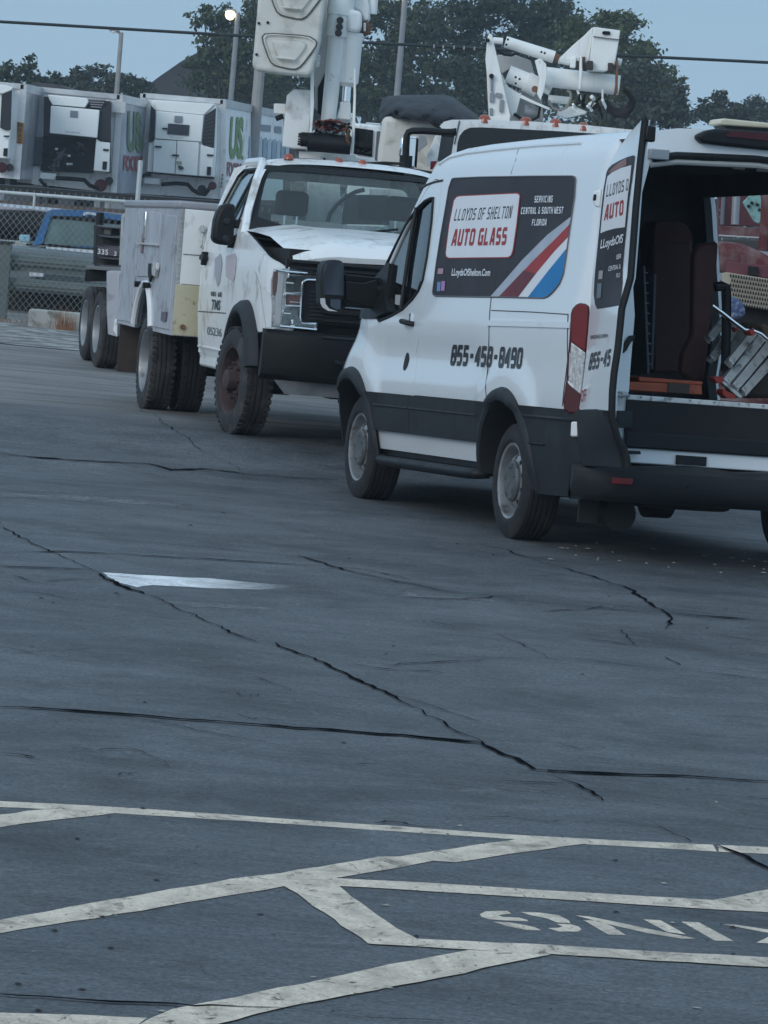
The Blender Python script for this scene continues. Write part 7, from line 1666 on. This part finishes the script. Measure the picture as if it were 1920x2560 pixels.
MB().prism([VC(u, v, -.5) for u, v in c7((332, 1518), (358, 1510), (372, 1545), (345, 1555))], VB.x*.06).build('end_cap', mat('cap_red', (.35, .03, .02)), L2, world=True)
sr = thing('steel_bar', 'bright bent steel bar running across the top of the ladder sections', 'bar', loc=tuple(VC(1780, 770, -.6)))
MB().tube([VC(u, v, -.75) for u, v in c7((140, 1325), (230, 1390), (330, 1470), (420, 1535), (500, 1545), (560, 1570), (640, 1640))], .012, 8).build('bar', CHROME, sr, world=True)
MB().tube([VC(u, v, -.72) for u, v in c7((200, 1380), (300, 1460), (350, 1510))], .010, 8).build('bar', ALU, sr, world=True)
bg_ = cargo('sack', 'brown sack at the right end of the van sill beside the ladder', 'sack', ((560, 1480), (640, 1470), (760, 1600), (800, 2130), (420, 2130), (470, 2000), (560, 1850), (640, 1750), (600, 1560)), -.6, .4, mat('sack_brown', (.10, .075, .055), .9, 0, .2, 5, bump=.4, bscale=8), 'sack', c7, .04)

# ================================================================ poles, lamps, cable
def pole(label, u, v_top, v_base, Y, r, mcol, lamp=None, lit=False, hid=False, cat='street lamp', name='street_lamp'):
    p = at(u, v_base, Y); q = at(u, v_top, Y); ub, x = u, p.x
    # vertical pole: x from its foot pixel, top height from v_top
    t = thing(name, label, cat, loc=(p.x, Y, 0)); b = MB().cyl((p.x, Y, 0), (p.x, Y, q.z), r, r*.7, 10); b.build('pole', mcol, t, world=True)
    if lamp is not None:
        s = lamp
        MB().tube([(p.x, Y, q.z-.1), (p.x+s*.12, Y, q.z+.03), (p.x+s*.2, Y, q.z+.04)], .05, 8).build('arm', mcol, t, world=True)
        hd = MB().box((p.x+s*.26, Y, q.z+.06), (.36, .26, .10)).build('lamp_head', mat('lamp_head', (.35, .36, .36), .5), t, world=True, bev=.04)
        if lit:
            MB().lathe([(0, .16), (-.14, .18), (-.26, .12), (-.31, .001)], (p.x+s*.27, Y, q.z+.02), (0, 0, 1), 20).build('lamp_glass', mat('lit_lamp', (1, .9, .7), .4, emit=((1.0, .74, .38), 4.5)), t, world=True)
        else:
            MB().lathe([(0, .12), (-.05, .12), (-.07, .001)], (p.x+s*.27, Y, q.z+.02), (0, 0, 1), 16).build('lamp_glass', mat('unlit_lamp', (.8, .8, .78), .3), t, world=True)
    return t
PCON = mat('pole_concrete', (.30, .29, .28), .8, 0, .1, 3)
PGRY = mat('pole_grey', (.25, .26, .27), .6, 0, .1, 3)
pole('slim lamp post with unlit white lamp rising above the trailers on the left', 291, 80, 240, 150, .11, PCON, lamp=-1)
pole('lamp post in front of the big tree with its warm lamp lit', 577, 30, 250, 150, .12, PGRY, lamp=-1, lit=True)
pole('thick utility pole seen below the raised bucket', 642, -300, 262, 128, .19, PCON, cat='utility pole', name='utility_pole')
pole('grey lamp post with a lit lamp between the boom and the covered bucket', 993, -22, 230, 140, .13, PGRY, lamp=-1, lit=True)
cb = thing('power_cable', 'thick dark power cable crossing the whole sky', 'cable', loc=tuple(at(0, 55, 90)))
pts = []
for i in range(41):
    t = -1.3+3.6*i/40; u = 1920*t; v = 54+(156-54)*t+4*math.sin(math.pi*max(0, min(1, t))); pts.append(at(u, v, 90))
MB().tube(pts, .033, 8).build('cable', mat('cable_black', (.012, .018, .02), .6), cb, world=True)
for u in (1085, 1108, 1135, 1160, 1186): p = at(u, 54+102*u/1920+4*math.sin(math.pi*u/1920), 90); MB().box(p, (.035, .07, .075)).build('cable_clip', PCON, cb, world=True)

# ================================================================ dark roofed building
bd = thing('dark_building', 'low building with dark pitched roof beyond the trailers', 'building', loc=(at(470, 300, 214).x, 214, 0))
rfm = mat('dark_roof', (.045, .050, .056), .9, 0, .3, .6)
MB().prism([at(u, v, 214) for u, v in ((345, 232), (400, 190), (455, 152), (500, 128), (620, 190), (740, 262), (740, 300), (345, 280))], (0, 25, 0)).build('roof', rfm, bd, world=True)
MB().bb((at(350, 260, 215).x, 215, 0), (at(755, 260, 215).x, 236, at(355, 250, 215).z)).build('wall', mat('dark_wall', (.05, .05, .052), .9), bd, world=True)
bd2 = thing('dark_building', 'low grey roof showing just above the left trailers', 'building', loc=(at(120, 230, 160).x, 160, 0))
MB().prism([at(u, v, 160) for u, v in ((20, 225), (90, 205), (150, 212), (200, 232), (200, 260), (20, 250))], (0, 15, 0)).build('roof', mat('grey_roof', (.06, .06, .066), .9), bd2, world=True)
MB().bb((at(30, 260, 161).x, 161, 0), (at(190, 260, 161).x, 174, at(100, 250, 161).z)).build('wall', mat('dark_wall', (.05, .05, .052)), bd2, world=True)

# ================================================================ trees
def leafmat(name, c):
    m = mat(name, c, .75, 0, .0); nt = m.node_tree; N = nt.nodes; L = nt.links; p = N['Principled BSDF']
    gi = N.new('ShaderNodeObjectInfo'); ge = N.new('ShaderNodeNewGeometry'); rp = N.new('ShaderNodeValToRGB')
    L.new(ge.outputs['Random Per Island'], rp.inputs[0]); e = rp.color_ramp.elements
    e[0].color = tuple(x*.7 for x in c)+(1,); e[1].color = tuple(x*1.5 for x in c)+(1,); L.new(rp.outputs[0], p.inputs['Base Color'])
    p.inputs['Specular IOR Level'].default_value = .25
    return m
LG = [leafmat('leaf_olive', (.050, .068, .030)), leafmat('leaf_deep', (.036, .055, .030)), leafmat('leaf_grey', (.048, .060, .042)), leafmat('leaf_fresh', (.062, .082, .032))]
BARK = mat('bark', (.06, .052, .045), .9)
def tree(label, u, v_top, w_px, Y, blobs, lm, dens=1.0, lsz=.26, sparse=.0, name='broadleaf_tree', group='trees beyond the trailers', bare=False):
    """blobs: list of (du, v, ru, rv) crown clumps in photo pixels"""
    g0 = at(u, 400, Y); s = Y/CAM_F; x0 = g0.x
    t = thing(name, label, 'tree', loc=(x0, Y, 0), group=group)
    crown = MB(); limbs = MB(); zc = [at(u+b[0], b[1], Y) for b in blobs]
    zlow = min(p.z for p in zc); base = Vector((x0, Y, 0)); fork = Vector((x0+rnd.uniform(-.3, .3), Y, max(1.5, zlow*.55)))
    R0 = .10+.018*max(p.z for p in zc)
    limbs.tube([base, base.lerp(fork, .5)+Vector((.1, 0, 0)), fork], [R0, R0*.8, R0*.7], 8)
    for p, b in zip(zc, blobs):
        m_ = fork.lerp(p, .5)+Vector((rnd.uniform(-.3, .3), rnd.uniform(-.3, .3), -.3)); limbs.tube([fork, m_, p], [R0*.5, R0*.3, R0*.1], 6)
        rx, rz = b[2]*s, b[3]*s; ry = max(rx, rz)*.9
        lz = lsz*.5
        n = int(DENS*dens*(rx*rz+rx*ry)*.5/lz**2)
        subs = [(Vector((rnd.gauss(0, 1), rnd.gauss(0, 1), rnd.gauss(0, 1))).normalized()*rnd.uniform(.45, .95), rnd.uniform(.22, .42)) for _ in range(16)]
        for i in range(n):
            if rnd.random() < .80:
                c_ = rnd.choice(subs); q = c_[0]+Vector((rnd.gauss(0, .5), rnd.gauss(0, .5), rnd.gauss(0, .42)))*c_[1]
            else:
                q = Vector((rnd.gauss(0, 1), rnd.gauss(0, 1), rnd.gauss(0, 1))).normalized()*rnd.random()**.5*.85
            c = p+Vector((q.x*rx, q.y*ry, q.z*rz)); nn = (Vector((rnd.gauss(0, 1), rnd.gauss(0, 1), rnd.gauss(.5, 1)))).normalized()
            a_ = nn.orthogonal().normalized(); b_ = nn.cross(a_); sz = lz*rnd.uniform(.55, 1.5); th_ = rnd.uniform(0, 6.28)
            a2 = a_*math.cos(th_)+b_*math.sin(th_); b2_ = nn.cross(a2)
            crown.add([c-a2*sz, c+b2_*sz*.5, c+a2*sz, c-b2_*sz*.5], [(0, 1, 2, 3)])
    limbs.build('trunk', BARK, t, world=True); crown.build('crown', lm, t, world=True, smooth=False)
    return t
random_state = rnd.getstate()
YA = 205
DENS = 14
tree('loose topped green tree behind the lit lamp', 560, 0, 200, 195, [(-50, 40, 38, 34), (10, 60, 60, 45), (-20, 115, 66, 45), (60, 130, 80, 70), (-52, 160, 46, 42), (10, 200, 110, 60), (80, 40, 50, 60), (90, 220, 70, 50)], LG[0], 1.0, .24)
tree('dense dark tree directly behind the raised bucket', 730, 0, 200, 215, [(-60, 60, 80, 70), (40, 40, 90, 80), (-40, 170, 100, 80), (80, 170, 100, 80), (20, 260, 140, 60)], LG[1], .9, .26)
tree('tall olive tree between the booms', 950, 0, 200, 205, [(-80, 40, 80, 60), (20, 30, 90, 70), (100, 70, 80, 70), (-60, 140, 100, 70), (60, 160, 110, 80), (-20, 240, 140, 60), (120, 250, 90, 50)], LG[0], .95, .25)
tree('big round topped tree behind the folded boom', 1260, 0, 200, 200, [(-140, 60, 90, 70), (-40, 20, 100, 60), (80, 20, 110, 60), (-100, 150, 110, 80), (20, 120, 120, 80), (140, 90, 100, 70), (0, 220, 150, 70), (140, 200, 110, 70), (-120, 260, 110, 50)], LG[1], .95, .25)
tree('fresh green tree at the right shoulder of the tree mass', 1520, 0, 200, 190, [(-60, 110, 90, 70), (20, 60, 70, 40), (60, 130, 80, 60), (-40, 200, 110, 70), (70, 220, 90, 60), (140, 190, 50, 40), (0, 290, 140, 50), (110, 265, 70, 40), (150, 230, 44, 34)], LG[3], 1.0, .24)
tree('smaller green tree stepping down beyond the van roof', 1660, 0, 200, 185, [(-60, 210, 70, 50), (-10, 260, 80, 45), (30, 235, 34, 26), (-80, 290, 100, 40), (40, 300, 60, 30)], LG[2], 1.0, .22)
tree('sparse small tree above the van beacon', 1800, 0, 200, 190, [(0, 238, 26, 16), (-20, 262, 44, 20), (40, 275, 50, 20), (10, 295, 90, 24)], LG[2], .8, .2)
tree('hazy low tree at the right edge', 1900, 0, 200, 230, [(-60, 285, 70, 24), (20, 280, 70, 26), (-10, 255, 40, 16), (0, 310, 110, 30)], LG[2], .6, .2)
tree('round headed tree at the left edge', 40, 0, 200, 185, [(-24, 185, 34, 34), (30, 165, 28, 34), (0, 215, 60, 30), (60, 205, 30, 24), (-60, 215, 50, 30)], LG[1], .9, .21)
tree('small feathery tree beside the slim lamp post', 225, 0, 200, 190, [(-10, 185, 36, 26), (28, 176, 28, 20), (-40, 205, 40, 22), (50, 205, 44, 26), (0, 222, 80, 20)], LG[2], .8, .2)
tree('low spiky tree between the two left trees', 140, 0, 200, 190, [(0, 195, 26, 18), (-30, 212, 36, 18), (26, 212, 40, 18)], LG[1], .8, .2)
tree('low tree right of the slim lamp post', 325, 0, 200, 195, [(-10, 200, 40, 18), (30, 212, 30, 16), (-40, 222, 50, 18), (20, 232, 50, 18)], LG[1], .8, .2)
# far wood reading as one mass behind everything
fw = MB()
for i in range(26000):
    x = rnd.uniform(-45, 55); y = rnd.uniform(235, 262); top_ = (4.6+.5*math.sin(x*.5)+.5*math.sin(x*1.3+1))+4.2*max(0, min(1, (x+9.5)/3, (11.5-x)/3)); zz = rnd.uniform(.2, top_)
    c = Vector((x, y, zz)); nn = Vector((rnd.gauss(0, 1), rnd.gauss(0, 1), rnd.gauss(0, 1))).normalized(); a_ = nn.orthogonal().normalized(); b_ = nn.cross(a_); sz = rnd.uniform(.12, .34)
    fw.add([c-a_*sz, c+b_*sz*.6, c+a_*sz, c-b_*sz*.6], [(0, 1, 2, 3)])
fw.build('far_wood', LG[2], kind='stuff', smooth=False)['label'] = 'far wood closing the view behind the single trees'

# ================================================================ thin evening haze over the yard
hz_ = MB().bb((-140, -4, -1.2), (150, 330, 22)).build('haze', None, kind='stuff', smooth=False); hz_['label'] = 'thin evening haze in the air over the whole yard'
hm = bpy.data.materials.new('haze'); hm.use_nodes = True; hn = hm.node_tree; hn.nodes.clear()
pv = hn.nodes.new('ShaderNodeVolumePrincipled'); pv.inputs['Color'].default_value = (.80, .90, 1, 1); pv.inputs['Density'].default_value = .00055; pv.inputs['Anisotropy'].default_value = .1
ho = hn.nodes.new('ShaderNodeOutputMaterial'); hn.links.new(pv.outputs[0], ho.inputs['Volume']); hz_.data.materials.append(hm)
